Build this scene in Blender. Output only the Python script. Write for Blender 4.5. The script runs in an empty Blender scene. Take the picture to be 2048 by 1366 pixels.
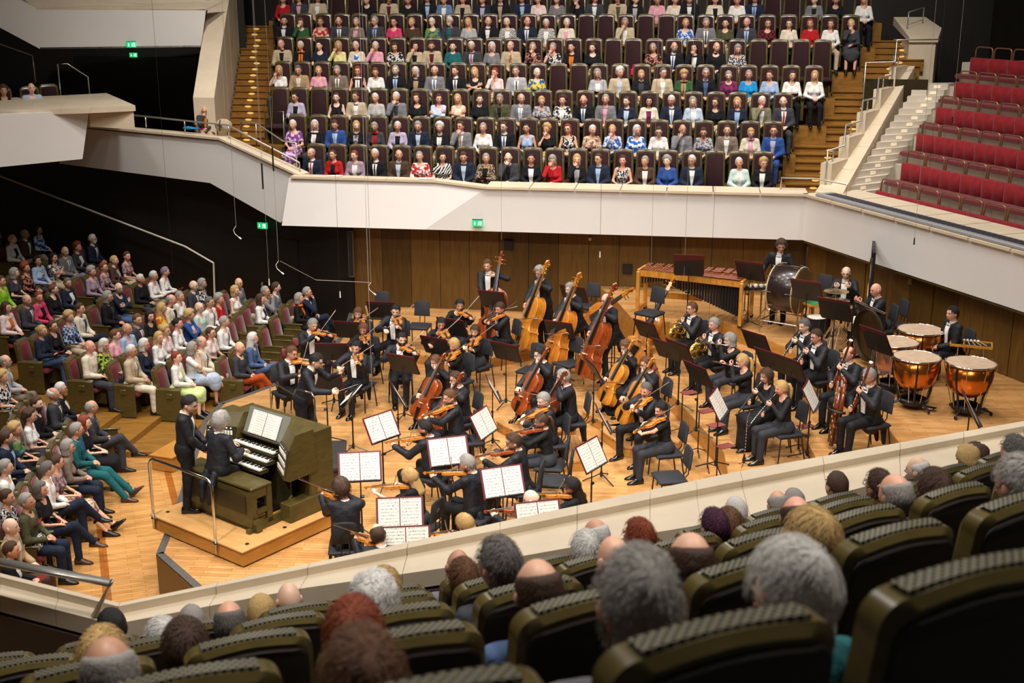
import bpy, bmesh, math, random
import numpy as np
from mathutils import Vector, Matrix, Euler
random.seed(7)
RNG = np.random.RandomState(11)
SC = bpy.context.scene
COL = SC.collection

# ------------------------------------------------------------------ camera
CAM_H, CAM_F, CAM_P = 7.2, 2460.0, math.radians(16.0)      # height, focal length in px of a 2048 px wide frame, pitch
cam = bpy.data.cameras.new('camera')
cam.sensor_width = 36.0
cam.lens = 36.0 * CAM_F / 2048.0
cam.clip_start, cam.clip_end = 0.05, 200
cam.dof.use_dof = True
cam.dof.focus_distance = 20.0
cam.dof.aperture_fstop = 4.0
cam_o = bpy.data.objects.new('camera', cam)
cam_o.location = (0, 0, CAM_H)
cam_o.rotation_euler = (math.pi / 2 - CAM_P, 0, 0)
COL.objects.link(cam_o)
SC.camera = cam_o

# ------------------------------------------------------------------ light
world = bpy.data.worlds.new('world')
SC.world = world
world.use_nodes = True
world.node_tree.nodes['Background'].inputs[0].default_value = (1.0, 0.93, 0.84, 1)
world.node_tree.nodes['Background'].inputs[1].default_value = 0.03
SC.view_settings.view_transform = 'Standard'
SC.view_settings.look = 'None'
SC.view_settings.exposure = 0.0
SC.view_settings.gamma = 1.0
SC.view_settings.use_curve_mapping = False

def ceiling_lamp(x, y, z, e, size, tx=None, ty=None, tz=0.0, spread=120, col=(1.0, 0.94, 0.87)):
    l = bpy.data.lights.new('ceiling_lamp', 'AREA')
    l.shape = 'DISK'; l.size = size; l.energy = e; l.color = col
    l.spread = math.radians(spread)
    o = bpy.data.objects.new('ceiling_lamp', l)
    o.location = (x, y, z)
    d = Vector(((tx if tx is not None else x) - x, (ty if ty is not None else y) - y, tz - z))
    o.rotation_euler = d.to_track_quat('-Z', 'Y').to_euler()
    COL.objects.link(o)
# lamps over the stage
for lx in (-3.5, 0.5, 4.5):
    for ly in (15.0, 19.0, 23.0):
        ceiling_lamp(lx, ly, 13.5, 165, 0.8, spread=125)
# lamps over the seats behind and beside the stage, aimed slightly forward
for lx in (-6.0, -1.5, 3.0, 7.5):
    ceiling_lamp(lx, 23.5, 13.8, 175, 1.0, lx, 30.0, 5.0, spread=90)
for ly in (16.0, 21.0):
    ceiling_lamp(-9.0, ly, 13.0, 175, 1.0, -8.0, ly, 0, spread=110)
ceiling_lamp(8.0, 21.0, 13.5, 90, 1.0, 10.0, 24.0, 3.5, spread=100)
for lx in (-2.0, 3.0):
    ceiling_lamp(lx, 5.0, 12.5, 220, 1.0, spread=120)
# front lamps in the ceiling above the near seats, aimed at the stage
for lx in (-6.5, -1.5, 4.0):
    ceiling_lamp(lx, 7.5, 13.5, 170, .9, lx * .4 + .5, 17.5, .5, spread=55)

# ------------------------------------------------------------------ geometry helpers
_c, _s = math.cos(CAM_P), math.sin(CAM_P)
def ray(u, v):
    x = (u - 1024) / CAM_F; y = -(v - 683) / CAM_F
    return x, _c + y * _s, y * _c - _s
def at(u, v, z):
    "point at height z that shows at pixel (u, v)"
    x, y, k = ray(u, v); t = (z - CAM_H) / k
    return Vector((x * t, y * t, z))
def onp(u, v, a, b):
    "point of the vertical plane through plan points a, b that shows at pixel (u, v)"
    x, y, k = ray(u, v); nx, ny = -(b[1] - a[1]), b[0] - a[0]
    t = (a[0] * nx + a[1] * ny) / (x * nx + y * ny)
    return Vector((x * t, y * t, CAM_H + k * t))

def srgb(c):
    if isinstance(c, str):
        c = [int(c[i:i + 2], 16) / 255 for i in (0, 2, 4)]
    return tuple(x / 12.92 if x <= 0.04045 else ((x + 0.055) / 1.055) ** 2.4 for x in c)

class MB:
    "collects shapes for ONE mesh"
    def __init__(s): s.v = []; s.f = []; s.m = []
    def add(s, vs, fs, m=0):
        n = len(s.v)
        s.v.extend([tuple(p) for p in vs]); s.f.extend([tuple(i + n for i in f) for f in fs]); s.m.extend([m] * len(fs))
        return s
    def box(s, c, d, rz=0.0, m=0, M=None, bev=0.0):
        x, y, z = [q / 2 for q in d]
        if bev > 0:
            b = min(bev, x * .9, y * .9, z * .9)
            P = []
            for sz in (-1, 1):
                for k, (zz, ins) in enumerate(((z, b), (z - b, 0)) if sz > 0 else ((-z + b, 0), (-z, b))):
                    pass
            rings = [(-z, b), (-z + b, 0), (z - b, 0), (z, b)]
            vs = []; fs = []
            for zz, ins in rings:
                X, Y = x - ins, y - ins
                bb = b * .6
                for q in ((X - bb, -Y), (X, -Y + bb), (X, Y - bb), (X - bb, Y), (-X + bb, Y), (-X, Y - bb), (-X, -Y + bb), (-X + bb, -Y)):
                    vs.append((q[0], q[1], zz))
            for r in range(3):
                for k in range(8):
                    fs.append((r * 8 + k, r * 8 + (k + 1) % 8, r * 8 + 8 + (k + 1) % 8, r * 8 + 8 + k))
            fs.append(tuple(range(7, -1, -1))); fs.append(tuple(range(24, 32)))
        else:
            vs = [(a * x, b * y, e * z) for e in (-1, 1) for a, b in ((-1, -1), (1, -1), (1, 1), (-1, 1))]
            fs = [(3, 2, 1, 0), (4, 5, 6, 7), (0, 1, 5, 4), (1, 2, 6, 5), (2, 3, 7, 6), (3, 0, 4, 7)]
        T = Matrix.Translation(Vector(c)) @ (M if M is not None else Matrix.Rotation(rz, 4, 'Z'))
        return s.add([T @ Vector(p) for p in vs], fs, m)
    def prism(s, poly, z0, z1, m=0):
        "plan polygon (counter-clockwise) between two heights (numbers or lists)"
        n = len(poly)
        a = z0 if hasattr(z0, '__len__') else [z0] * n
        b = z1 if hasattr(z1, '__len__') else [z1] * n
        vs = [(p[0], p[1], a[i]) for i, p in enumerate(poly)] + [(p[0], p[1], b[i]) for i, p in enumerate(poly)]
        fs = [tuple(range(n - 1, -1, -1)), tuple(range(n, 2 * n))] + [(i, (i + 1) % n, n + (i + 1) % n, n + i) for i in range(n)]
        return s.add(vs, fs, m)
    def slab(s, quad, th, m=0):
        "thick polygon: front loop of 3D points pushed back by vector th"
        n = len(quad); q = [Vector(p) for p in quad]; th = Vector(th)
        vs = q + [p + th for p in q]
        fs = [tuple(range(n)), tuple(range(2 * n - 1, n - 1, -1))] + [(i, n + i, n + (i + 1) % n, (i + 1) % n) for i in range(n)]
        return s.add(vs, fs, m)
    def tube(s, path, r, n=6, m=0, caps=True, flat=1.0):
        P = [Vector(p) for p in path]; R = r if hasattr(r, '__len__') else [r] * len(P)
        up = None; vs = []; fs = []
        for i, p in enumerate(P):
            t = (P[min(i + 1, len(P) - 1)] - P[max(i - 1, 0)])
            t = t.normalized() if t.length > 1e-9 else Vector((0, 0, 1))
            if up is None:
                up = Vector((0, 0, 1)) if abs(t.z) < .9 else Vector((1, 0, 0))
            b = t.cross(up)
            if b.length < 1e-6: b = t.orthogonal()
            b.normalize(); up = b.cross(t).normalized()
            for k in range(n):
                a = 2 * math.pi * k / n
                vs.append(p + (b * math.cos(a) + up * math.sin(a) * flat) * R[i])
        for i in range(len(P) - 1):
            for k in range(n):
                fs.append((i * n + k, i * n + (k + 1) % n, (i + 1) * n + (k + 1) % n, (i + 1) * n + k))
        if caps:
            fs.append(tuple(range(n - 1, -1, -1))); L = (len(P) - 1) * n; fs.append(tuple(range(L, L + n)))
        return s.add(vs, fs, m)
    def lathe(s, prof, c=(0, 0, 0), n=16, m=0, M=None):
        "profile of (radius, height)"
        T = Matrix.Translation(Vector(c)) @ (M if M is not None else Matrix.Identity(4))
        vs = []; fs = []
        for r, z in prof:
            for k in range(n):
                a = 2 * math.pi * k / n
                vs.append(T @ Vector((r * math.cos(a), r * math.sin(a), z)))
        for i in range(len(prof) - 1):
            for k in range(n):
                fs.append((i * n + k, i * n + (k + 1) % n, (i + 1) * n + (k + 1) % n, (i + 1) * n + k))
        fs.append(tuple(range(n - 1, -1, -1))); L = (len(prof) - 1) * n; fs.append(tuple(range(L, L + n)))
        return s.add(vs, fs, m)
    def ell(s, c, r, n=8, k=6, m=0, M=None):
        prof = [(max(1e-4, math.sin(math.pi * i / k)), -math.cos(math.pi * i / k)) for i in range(k + 1)]
        S = Matrix.Diagonal((r[0], r[1], r[2], 1)); S = (M @ S) if M is not None else S
        return s.lathe(prof, c, n, m, S)
    def loft(s, rings, m=0, close=True, caps=True):
        n = len(rings[0]); vs = [p for r in rings for p in r]; fs = []
        for i in range(len(rings) - 1):
            for k in range(n if close else n - 1):
                fs.append((i * n + k, i * n + (k + 1) % n, (i + 1) * n + (k + 1) % n, (i + 1) * n + k))
        if caps and close:
            fs.append(tuple(range(n - 1, -1, -1))); L = (len(rings) - 1) * n; fs.append(tuple(range(L, L + n)))
        return s.add(vs, fs, m)
    def grid(s, P, m=0):
        "P[i][j] points"
        n = len(P[0]); return s.add([p for r in P for p in r], [(i * n + j, i * n + j + 1, (i + 1) * n + j + 1, (i + 1) * n + j) for i in range(len(P) - 1) for j in range(n - 1)], m)
    def merge(s, o, M=None, m=None):
        s.add([(M @ Vector(p)) if M is not None else p for p in o.v], o.f, 0)
        s.m[-len(o.f):] = o.m if m is None else [m] * len(o.f)
        return s
    def mesh(s, name, smooth=False):
        me = bpy.data.meshes.new(name)
        me.from_pydata(s.v, [], s.f)
        if any(s.m): me.polygons.foreach_set('material_index', s.m)
        if smooth is True: me.polygons.foreach_set('use_smooth', [True] * len(s.f))
        elif smooth: 
            me.polygons.foreach_set('use_smooth', [True] * len(s.f)); me.set_sharp_from_angle(angle=math.radians(smooth))
        me.update()
        return me
    def build(s, name, mats, parent=None, smooth=False, **kw):
        return obj(name, s.mesh(name, smooth), mats, parent, **kw)

def obj(name, me, mats, parent=None, label=None, cat=None, group=None, kind=None, loc=None, rz=None, M=None):
    o = bpy.data.objects.new(name, me)
    COL.objects.link(o)
    if me is not None and mats is not None:
        ms = mats if isinstance(mats, (list, tuple)) else [mats]
        if len(me.materials) == 0:
            for x in ms: me.materials.append(x)
        else:
            for i, x in enumerate(ms):
                if me.materials[i] != x:
                    o.material_slots[i].link = 'OBJECT'; o.material_slots[i].material = x
    if parent is not None: o.parent = parent
    if M is not None: o.matrix_local = M
    if loc is not None: o.location = loc
    if rz is not None: o.rotation_euler = (0, 0, rz)
    return tag(o, label, cat, group, kind)
def tag(o, label=None, cat=None, group=None, kind=None):
    if label: o['label'] = label
    if cat: o['category'] = cat
    if group: o['group'] = group
    if kind: o['kind'] = kind
    return o
def empty(name, loc=(0, 0, 0), rz=0.0, label=None, cat=None, group=None, kind=None):
    o = bpy.data.objects.new(name, None)
    o.empty_display_size = .1
    o.location = loc; o.rotation_euler = (0, 0, rz)
    COL.objects.link(o)
    return tag(o, label, cat, group, kind)
def copy_tree(o, parent=None):
    c = o.copy(); COL.objects.link(c); c.parent = parent
    for ch in KIDS.get(o.name, []) or o.children:
        copy_tree(ch, c)
    return c
KIDS = {}
SUB = {'back_pad': 'back_frame', 'back_panel': 'back_frame', 'grille': 'back_frame', 'f_hole': 'body', 'bridge': 'body', 'tailpiece': 'body', 'chin_rest': 'body', 'endpin': 'body', 'pegs': 'neck', 'strings': 'fingerboard', 'lip': 'desk', 'knob': 'pole', 'collar': 'pole', 'page': 'cover', 'back_support': 'backrest', 'bow_hair': 'stick', 'frog': 'stick', 'head': 'stick'}
def put_parts(root, parts):
    "parts under a thing; some of them hang one level deeper, under the part they belong to"
    made = {}
    for n, me, m in parts:
        o = obj(n, me, m, made.get(SUB.get(n)) or root)
        made.setdefault(n, o)
    return made

# ------------------------------------------------------------------ materials
_M = {}
def mat(name, col, rough=.6, metal=0.0, var=0.0, vscale=6.0, stretch=(1, 1, 1), bump=0.0, bscale=40.0, spec=.5, sheen=0.0, emit=None, estr=0.0, alpha=None, coat=0.0, trans=0.0):
    if name in _M: return _M[name]
    m = bpy.data.materials.new(name); m.use_nodes = True
    nt = m.node_tree; N = nt.nodes; L = nt.links
    b = N['Principled BSDF']
    c = srgb(col) if not (isinstance(col, tuple) and len(col) == 4) else col[:3]
    b.inputs['Base Color'].default_value = (*c, 1)
    b.inputs['Roughness'].default_value = rough
    b.inputs['Metallic'].default_value = metal
    b.inputs['Specular IOR Level'].default_value = spec
    if sheen: b.inputs['Sheen Weight'].default_value = sheen; b.inputs['Sheen Roughness'].default_value = .4
    if coat: b.inputs['Coat Weight'].default_value = coat; b.inputs['Coat Roughness'].default_value = .12
    if trans: b.inputs['Transmission Weight'].default_value = trans; b.inputs['IOR'].default_value = 1.2
    if emit: b.inputs['Emission Color'].default_value = (*srgb(emit), 1); b.inputs['Emission Strength'].default_value = estr
    if var or bump:
        tc = N.new('ShaderNodeTexCoord'); mp = N.new('ShaderNodeMapping'); mp.inputs['Scale'].default_value = stretch
        L.new(tc.outputs['Object'], mp.inputs['Vector'])
    if var:
        nz = N.new('ShaderNodeTexNoise'); nz.inputs['Scale'].default_value = vscale; nz.inputs['Detail'].default_value = 5; nz.inputs['Roughness'].default_value = .65
        L.new(mp.outputs[0], nz.inputs['Vector'])
        mx = N.new('ShaderNodeMix'); mx.data_type = 'RGBA'
        mx.inputs['A'].default_value = (*[max(0, q * (1 - var)) for q in c], 1); mx.inputs['B'].default_value = (*[min(1, q * (1 + var)) for q in c], 1)
        rp = N.new('ShaderNodeMapRange'); rp.inputs[1].default_value = .3; rp.inputs[2].default_value = .7
        L.new(nz.outputs[0], rp.inputs[0]); L.new(rp.outputs[0], mx.inputs['Factor']); L.new(mx.outputs['Result'], b.inputs['Base Color'])
    if bump:
        n2 = N.new('ShaderNodeTexNoise'); n2.inputs['Scale'].default_value = bscale; n2.inputs['Detail'].default_value = 3
        L.new(mp.outputs[0], n2.inputs['Vector'])
        bp = N.new('ShaderNodeBump'); bp.inputs['Strength'].default_value = bump; bp.inputs['Distance'].default_value = .02
        L.new(n2.outputs[0], bp.inputs['Height']); L.new(bp.outputs[0], b.inputs['Normal'])
    _M[name] = m
    return m

def parquet(name, c1, c2, mortar, scale, bw=.5, rh=.07, rot=0.0, rough=.28, strip=None):
    m = bpy.data.materials.new(name); m.use_nodes = True
    nt = m.node_tree; N = nt.nodes; L = nt.links; b = N['Principled BSDF']
    tc = N.new('ShaderNodeTexCoord'); mp = N.new('ShaderNodeMapping'); mp.inputs['Rotation'].default_value = (0, 0, rot)
    L.new(tc.outputs['Object'], mp.inputs['Vector'])
    br = N.new('ShaderNodeTexBrick'); br.inputs['Scale'].default_value = scale
    br.inputs['Color1'].default_value = (*srgb(c1), 1); br.inputs['Color2'].default_value = (*srgb(c2), 1); br.inputs['Mortar'].default_value = (*srgb(mortar), 1)
    br.inputs['Mortar Size'].default_value = .0025; br.inputs['Brick Width'].default_value = bw; br.inputs['Row Height'].default_value = rh; br.offset = .37
    L.new(mp.outputs[0], br.inputs['Vector'])
    nz = N.new('ShaderNodeTexNoise'); nz.inputs['Scale'].default_value = 1.1; nz.inputs['Detail'].default_value = 6; nz.inputs['Roughness'].default_value = .7
    L.new(tc.outputs['Object'], nz.inputs['Vector'])
    g = N.new('ShaderNodeTexNoise'); g.inputs['Scale'].default_value = 14; g.inputs['Detail'].default_value = 4
    mp2 = N.new('ShaderNodeMapping'); mp2.inputs['Scale'].default_value = (.35, 4, 1); mp2.inputs['Rotation'].default_value = (0, 0, rot)
    L.new(tc.outputs['Object'], mp2.inputs[0]); L.new(mp2.outputs[0], g.inputs['Vector'])
    hs = N.new('ShaderNodeHueSaturation')
    ad = N.new('ShaderNodeMath'); ad.operation = 'ADD'
    L.new(nz.outputs[0], ad.inputs[0]); L.new(g.outputs[0], ad.inputs[1])
    mr = N.new('ShaderNodeMapRange'); mr.inputs[1].default_value = .65; mr.inputs[2].default_value = 1.35; mr.inputs[3].default_value = .72; mr.inputs[4].default_value = 1.22
    L.new(ad.outputs[0], mr.inputs[0]); L.new(mr.outputs[0], hs.inputs['Value']); L.new(br.outputs['Color'], hs.inputs['Color'])
    out = hs.outputs[0]
    if strip:
        # a darker border plank after every field of parquet
        w, dark = strip
        sx = N.new('ShaderNodeSeparateXYZ'); L.new(mp.outputs[0], sx.inputs[0])
        fr = N.new('ShaderNodeMath'); fr.operation = 'PINGPONG'; fr.inputs[1].default_value = w / 2
        L.new(sx.outputs[0], fr.inputs[0])
        lt = N.new('ShaderNodeMath'); lt.operation = 'LESS_THAN'; lt.inputs[1].default_value = .055
        L.new(fr.outputs[0], lt.inputs[0])
        mx = N.new('ShaderNodeMix'); mx.data_type = 'RGBA'; mx.blend_type = 'MULTIPLY'
        L.new(lt.outputs[0], mx.inputs['Factor']); L.new(out, mx.inputs['A']); mx.inputs['B'].default_value = (*srgb(dark), 1)
        out = mx.outputs['Result']
    L.new(out, b.inputs['Base Color'])
    b.inputs['Roughness'].default_value = rough
    _M[name] = m
    return m

def woodgrain(name, c1, c2, rough=.45, scale=3.0, stretch=(6, 6, .5), coat=0.0):
    if name in _M: return _M[name]
    m = bpy.data.materials.new(name); m.use_nodes = True
    nt = m.node_tree; N = nt.nodes; L = nt.links; b = N['Principled BSDF']
    tc = N.new('ShaderNodeTexCoord'); mp = N.new('ShaderNodeMapping'); mp.inputs['Scale'].default_value = stretch
    L.new(tc.outputs['Object'], mp.inputs[0])
    nz = N.new('ShaderNodeTexNoise'); nz.inputs['Scale'].default_value = scale; nz.inputs['Detail'].default_value = 6; nz.inputs['Distortion'].default_value = 1.5
    L.new(mp.outputs[0], nz.inputs['Vector'])
    cr = N.new('ShaderNodeValToRGB'); cr.color_ramp.elements[0].position = .32; cr.color_ramp.elements[1].position = .68
    cr.color_ramp.elements[0].color = (*srgb(c1), 1); cr.color_ramp.elements[1].color = (*srgb(c2), 1)
    L.new(nz.outputs[0], cr.inputs[0]); L.new(cr.outputs[0], b.inputs['Base Color'])
    b.inputs['Roughness'].default_value = rough
    if coat: b.inputs['Coat Weight'].default_value = coat; b.inputs['Coat Roughness'].default_value = .15
    _M[name] = m
    return m

M_STAGE = parquet('stage_parquet', 'cb9a62', 'b4824a', '7a4e26', 1.0, .55, .075, math.radians(4))
M_PARTERRE = parquet('hall_parquet', 'd09d60', 'ba8548', '875a2c', 1.0, .5, .07, math.radians(-20), strip=(1.15, 'cfa878'))
M_RISER = woodgrain('riser_wood', 'a8722c', 'be863c', .4, 2.0, (1, 1, 4))
M_STEPWOOD = woodgrain('stair_wood', '7e5620', '986c2e', .4, 2.0, (.8, 4, 4))
M_PANEL = woodgrain('wall_panel_wood', '5a4018', '6e5022', .38, 1.6, (5, 5, .6))
M_PANEL2 = woodgrain('wall_panel_dark', '46320f', '573e18', .38, 1.6, (5, 5, .6))
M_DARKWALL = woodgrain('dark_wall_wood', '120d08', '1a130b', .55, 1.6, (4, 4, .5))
M_WHITE = mat('white_plaster', 'e6e2de', .75, var=.02, vscale=1.2)
M_STONE = mat('cream_stone', 'dccbb0', .5, var=.09, vscale=1.6, bump=.05, bscale=25)
M_STONE2 = mat('pale_marble', 'd8cdbc', .45, var=.1, vscale=1.3)
M_STEEL = mat('brushed_steel', 'c8c4bc', .32, .75)
M_CHROME = mat('chrome', 'd6d6d6', .12, 1.0)
M_BLACK = mat('black_metal', '15151a', .45)
M_OLIVE = woodgrain('olive_wood', '4b401d', '5e512a', .3, 2.2, (2, 2, 6), coat=.15)
M_OLIVED = woodgrain('olive_wood_dark', '2c2412', '3a3018', .4, 2.2, (2, 2, 6))
M_VELVET = mat('red_velvet', '6e0a16', .85, var=.25, vscale=9, sheen=.6)
M_VELVETD = mat('shaded_maroon_velvet', '2a070c', .9, var=.15, vscale=8, sheen=.08)  # maroon pads, colour deepened to carry the shade between the seat rows
M_VELVETB = mat('bright_red_velvet', '8a0a18', .8, var=.35, vscale=5, sheen=.2)
M_BRASS = mat('brass', 'd9b35a', .22, 1.0)
M_BRONZE = mat('bronze_tube', '9a7058', .35, .6)
M_PAPER = mat('paper', 'e4e0d8', .8)
# ================================================================== THE HALL
FA, FB, FC = (-.7, 26.4), (6.1, 25.4), (8.35, 19.4)          # plan points of the gallery front behind and right of the stage
Z_FB, Z_FT = 2.13, 3.06                                       # its lower and upper edge
e1 = Vector((FA[0] - FB[0], FA[1] - FB[1], 0)).normalized()   # along the gallery, to the left
e2 = Vector((-e1.y, e1.x, 0)) * -1                            # away from the stage
if e2.y < 0: e2 = -e2
def G(a, b, z=0.0):
    "gallery coordinates: a metres left of FB, b metres behind the front"
    p = Vector((FB[0], FB[1], 0)) + e1 * a + e2 * b
    return Vector((p.x, p.y, z))
fo = Vector((FC[0] - FB[0], FC[1] - FB[1], 0)).normalized()   # along the right front, towards the viewer
fn = Vector((-fo.y, fo.x, 0))
if fn.x < 0: fn = -fn
def Rg(a, b, z=0.0):
    p = Vector((FB[0], FB[1], 0)) + fo * a + fn * b
    return Vector((p.x, p.y, z))

# --- stage floor, risers and the lower hall floor
stage_px = [(312, 1108), (352, 1010), (405, 842), (440, 806), (600, 751), (640, 735), (690, 655), (705, 598)]
sp = [at(u, v, 0.0) for u, v in stage_px]
stage_poly = [(p.x, p.y) for p in sp] + [(-3.6, 28.2), (9.5, 28.2), (11.5, 14.0), (8.5, 10.5), (2.0, 9.5), (-2.0, 11.4)]
stage_poly = [stage_poly[0]] + stage_poly[1:]
stage_poly_ccw = stage_poly[::-1]
b = MB().prism(stage_poly_ccw, -.03, 0.0)
floor = b.build('floor', M_STAGE, kind='structure', label='pale parquet floor of the concert stage')
f = MB().prism([(p[0], p[1]) for p in stage_poly_ccw], -.62, -.035)
f.build('trim_1', mat('stage_front_wood', '6a4c22', .45, var=.15, stretch=(6, 6, .6)), kind='structure', label='dark wooden front of the stage platform')
# metal edge strip
b = MB()
for p, q in zip(stage_poly[:7], stage_poly[1:8]):
    a, c = Vector((*p, .004)), Vector((*q, .004)); d = (c - a).normalized(); n = Vector((d.y, -d.x, 0))
    b.slab([a, c, c + n * .1, a + n * .1], (0, 0, -.03))
a, c = Vector((*stage_poly[0], .004)), Vector((*stage_poly[-1], .004)); d = (c - a).normalized(); n = Vector((-d.y, d.x, 0))
b.slab([a, c, c + n * .1, a + n * .1], (0, 0, -.03))
b.build('trim_2', mat('edge_metal', '6d6a66', .5, .6, var=.3, vscale=30), kind='structure', label='scuffed grey metal strip along the stage edge')
# ventilation grille in the stage front below the organ
g0, g1 = Vector((*stage_poly[0], 0)), Vector((*stage_poly[-1], 0)); gd = (g1 - g0).normalized(); gn = Vector((gd.y, -gd.x, 0))
if gn.y > 0: gn = -gn
gr = empty('vent_grille', g0 + gd * 1.25 + gn * .012 + Vector((0, 0, -.34)), math.atan2(gd.y, gd.x), 'dark slotted ventilation grille in the wooden stage front', 'vent')
MB().box((0, 0, 0), (.62, .02, .3)).build('backing', M_BLACK, gr)
for k in range(24):
    MB().box((-.29 + k * .0252, -.014, 0), (.012, .014, .29)).build('slat', mat('grille_wood', '4c3618', .5), gr)
Z_H = -.6
MB().prism([(-16, 3), (-2.0, 3), (-2, 33), (-16, 33)], Z_H - .05, Z_H).build('trim_3', M_PARTERRE, kind='structure', label='light parquet floor of the lower seating area with darker border planks')

ZA, ZA2, ZB, ZL = .33, .55, .85, .2
def riser(px, z, extra, name, label):
    p = [at(u, v, z) for u, v in px]
    poly = [(q.x, q.y) for q in p] + extra
    area = sum(poly[i][0] * poly[(i + 1) % len(poly)][1] - poly[(i + 1) % len(poly)][0] * poly[i][1] for i in range(len(poly)))
    if area < 0: poly = poly[::-1]
    o = MB().prism(poly, 0.002, z - .035).build(name, M_RISER, kind='structure', label=label)
    MB().prism(poly, z - .035, z).build('deck', M_STAGE, o)
    return o
riser([(742, 652), (752, 703), (860, 711), (985, 716), (1120, 690), (1215, 640)], ZL, [(3.6, 26.0), (3.6, 27.6), (-3.5, 28.0)], 'trim_4', 'low wooden riser along the back wall under the violas and basses')
riser([(1258, 640), (1292, 672), (1327, 770), (1366, 812), (1448, 905), (1456, 945), (1460, 985)], ZA, [(8.2, 15.2), (8.6, 20), (6.4, 25.6), (3.0, 26.2)], 'trim_5', 'first wooden riser under horns, flutes and oboes')
riser([(1440, 668), (1535, 742), (1582, 845), (1612, 878), (1630, 912), (1640, 960)], ZA2, [(8.4, 15.4), (8.7, 20), (6.4, 25.4), (4.0, 25.8)], 'trim_6', 'second wooden riser under the clarinets and bassoons')
riser([(1196, 572), (1222, 590), (1268, 640), (1316, 641), (1413, 655), (1446, 642), (1529, 677), (1579, 697), (1662, 752), (1769, 850), (1798, 884), (1830, 920)], ZB, [(8.9, 14.9), (9.4, 19), (6.9, 26.2), (2.0, 26.9)], 'trim_7', 'top wooden riser under the percussion')

# --- wall panels behind and right of the stage
def panel_wall(name, a, c, z0, z1, n, mats, label, jitter=0.0):
    a, c = Vector((*a, 0)), Vector((*c, 0)); d = (c - a); L = d.length; d.normalize()
    nrm = Vector((d.y, -d.x, 0))
    if nrm.y > 0.5 or (abs(nrm.y) <= .5 and nrm.x > 0): nrm = -nrm
    w = MB(); w.slab([a + Vector((0, 0, z0)), c + Vector((0, 0, z0)), c + Vector((0, 0, z1)), a + Vector((0, 0, z1))], -nrm * .1)
    wall = w.build(name, M_DARKWALL, kind='structure', label=label)
    for k in range(n):
        p, q = a + d * (L * k / n + .006), a + d * (L * (k + 1) / n - .006)
        pr = nrm * (.022 + .006 * ((k * 7) % 3 - 1))
        b = MB().slab([p + pr + Vector((0, 0, z0)), q + pr + Vector((0, 0, z0)), q + pr + Vector((0, 0, z1)), p + pr + Vector((0, 0, z1))], -pr * .95)
        b.build('panel', mats[(k * 5 + k // 3) % len(mats)], wall)
    return wall
bw0 = G(9.9, .62); bw1 = G(-.15, .62)
panel_wall('wall_back', (bw0.x, bw0.y), (bw1.x, bw1.y), 0, Z_FB + .25, 15, [M_PANEL, M_PANEL, M_PANEL2], 'olive brown wood panelled wall behind the stage')
rw0 = Rg(-.2, .3); rw1 = Rg(8.6, .3)
panel_wall('wall_right', (rw0.x, rw0.y), (rw1.x, rw1.y), 0, Z_FB + .25, 13, [M_PANEL, M_PANEL, M_PANEL2], 'olive brown wood panelled wall right of the stage')
# dark wall behind the lower seats
dl0, dl1 = (-15.5, 33.2), (bw0.x, bw0.y)
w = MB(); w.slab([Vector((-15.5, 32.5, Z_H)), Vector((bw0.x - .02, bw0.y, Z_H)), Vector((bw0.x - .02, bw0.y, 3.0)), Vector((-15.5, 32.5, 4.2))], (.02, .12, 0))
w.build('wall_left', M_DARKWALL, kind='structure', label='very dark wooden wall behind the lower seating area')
dpl = Vector((bw0.x + 15.5, bw0.y - 32.5, 0)).normalized()
for k, (u0, u1, v0) in enumerate(((455, 600, 468), (300, 440, 420))):
    p = onp(u0, 560, (-15.5, 32.5), (bw0.x, bw0.y)); q = onp(u1, 560, (-15.5, 32.5), (bw0.x, bw0.y)); t = onp(u0, v0, (-15.5, 32.5), (bw0.x, bw0.y))
    if k == 0:
        nn = Vector((dpl.y, -dpl.x, 0))
        if nn.y > 0: nn = -nn
        d = MB().slab([Vector((p.x, p.y, Z_H)) + nn * .03, Vector((q.x, q.y, Z_H)) + nn * .03, Vector((q.x, q.y, t.z)) + nn * .03, Vector((p.x, p.y, t.z)) + nn * .03], nn * -.05).build('door_1', mat('dark_door', '171009', .5), kind='structure', label='dark double door in the wall behind the lower seats')
        m = (p + q) / 2
        MB().box((m.x + nn.x * .05, m.y + nn.y * .05, Z_H + 1.05), (.04, .05, .14)).build('door_handle', M_STEEL, d)

# --- white gallery front
def ledge(name, pts, w, th, n, back, label, m=None, over=.05):
    "stone coping along a polyline of 3D points, split in slabs; back = direction of its width"
    root = None
    bk = Vector(back)
    for (p, q), k in zip(zip(pts[:-1], pts[1:]), n):
        for i in range(k):
            a = p.lerp(q, i / k + (.002 if i else 0)); c = p.lerp(q, (i + 1) / k - .001)
            s = MB().slab([a - bk * over, c - bk * over, c + bk * w, a + bk * w], (0, 0, -th))
            if root is None:
                root = s.build(name, m or M_STONE, kind='structure', label=label)
            else:
                s.build('coping_slab', m or M_STONE, root)
    return root
b = MB()
setb = .22
Lb0, Lt0 = G(11.35, 0, Z_FB), G(11.2, setb, Z_FT + .1)
fold_t, fold_b = G(6.75, 0, Z_FT), G(8.1, 0, Z_FB)
b.slab([G(8.1, 0, Z_FB), G(0, 0, Z_FB), G(0, 0, Z_FT), G(6.75, 0, Z_FT)], e2 * .25)
fr = b.build('trim_8', M_WHITE, kind='structure', label='white plaster front of the gallery behind the stage')
MB().slab([Lb0, G(8.1, 0, Z_FB), G(6.75, 0, Z_FT), G(7.9, setb, Z_FT + .1), Lt0], e2 * .25).build('slanted_panel', M_WHITE, fr)
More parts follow.
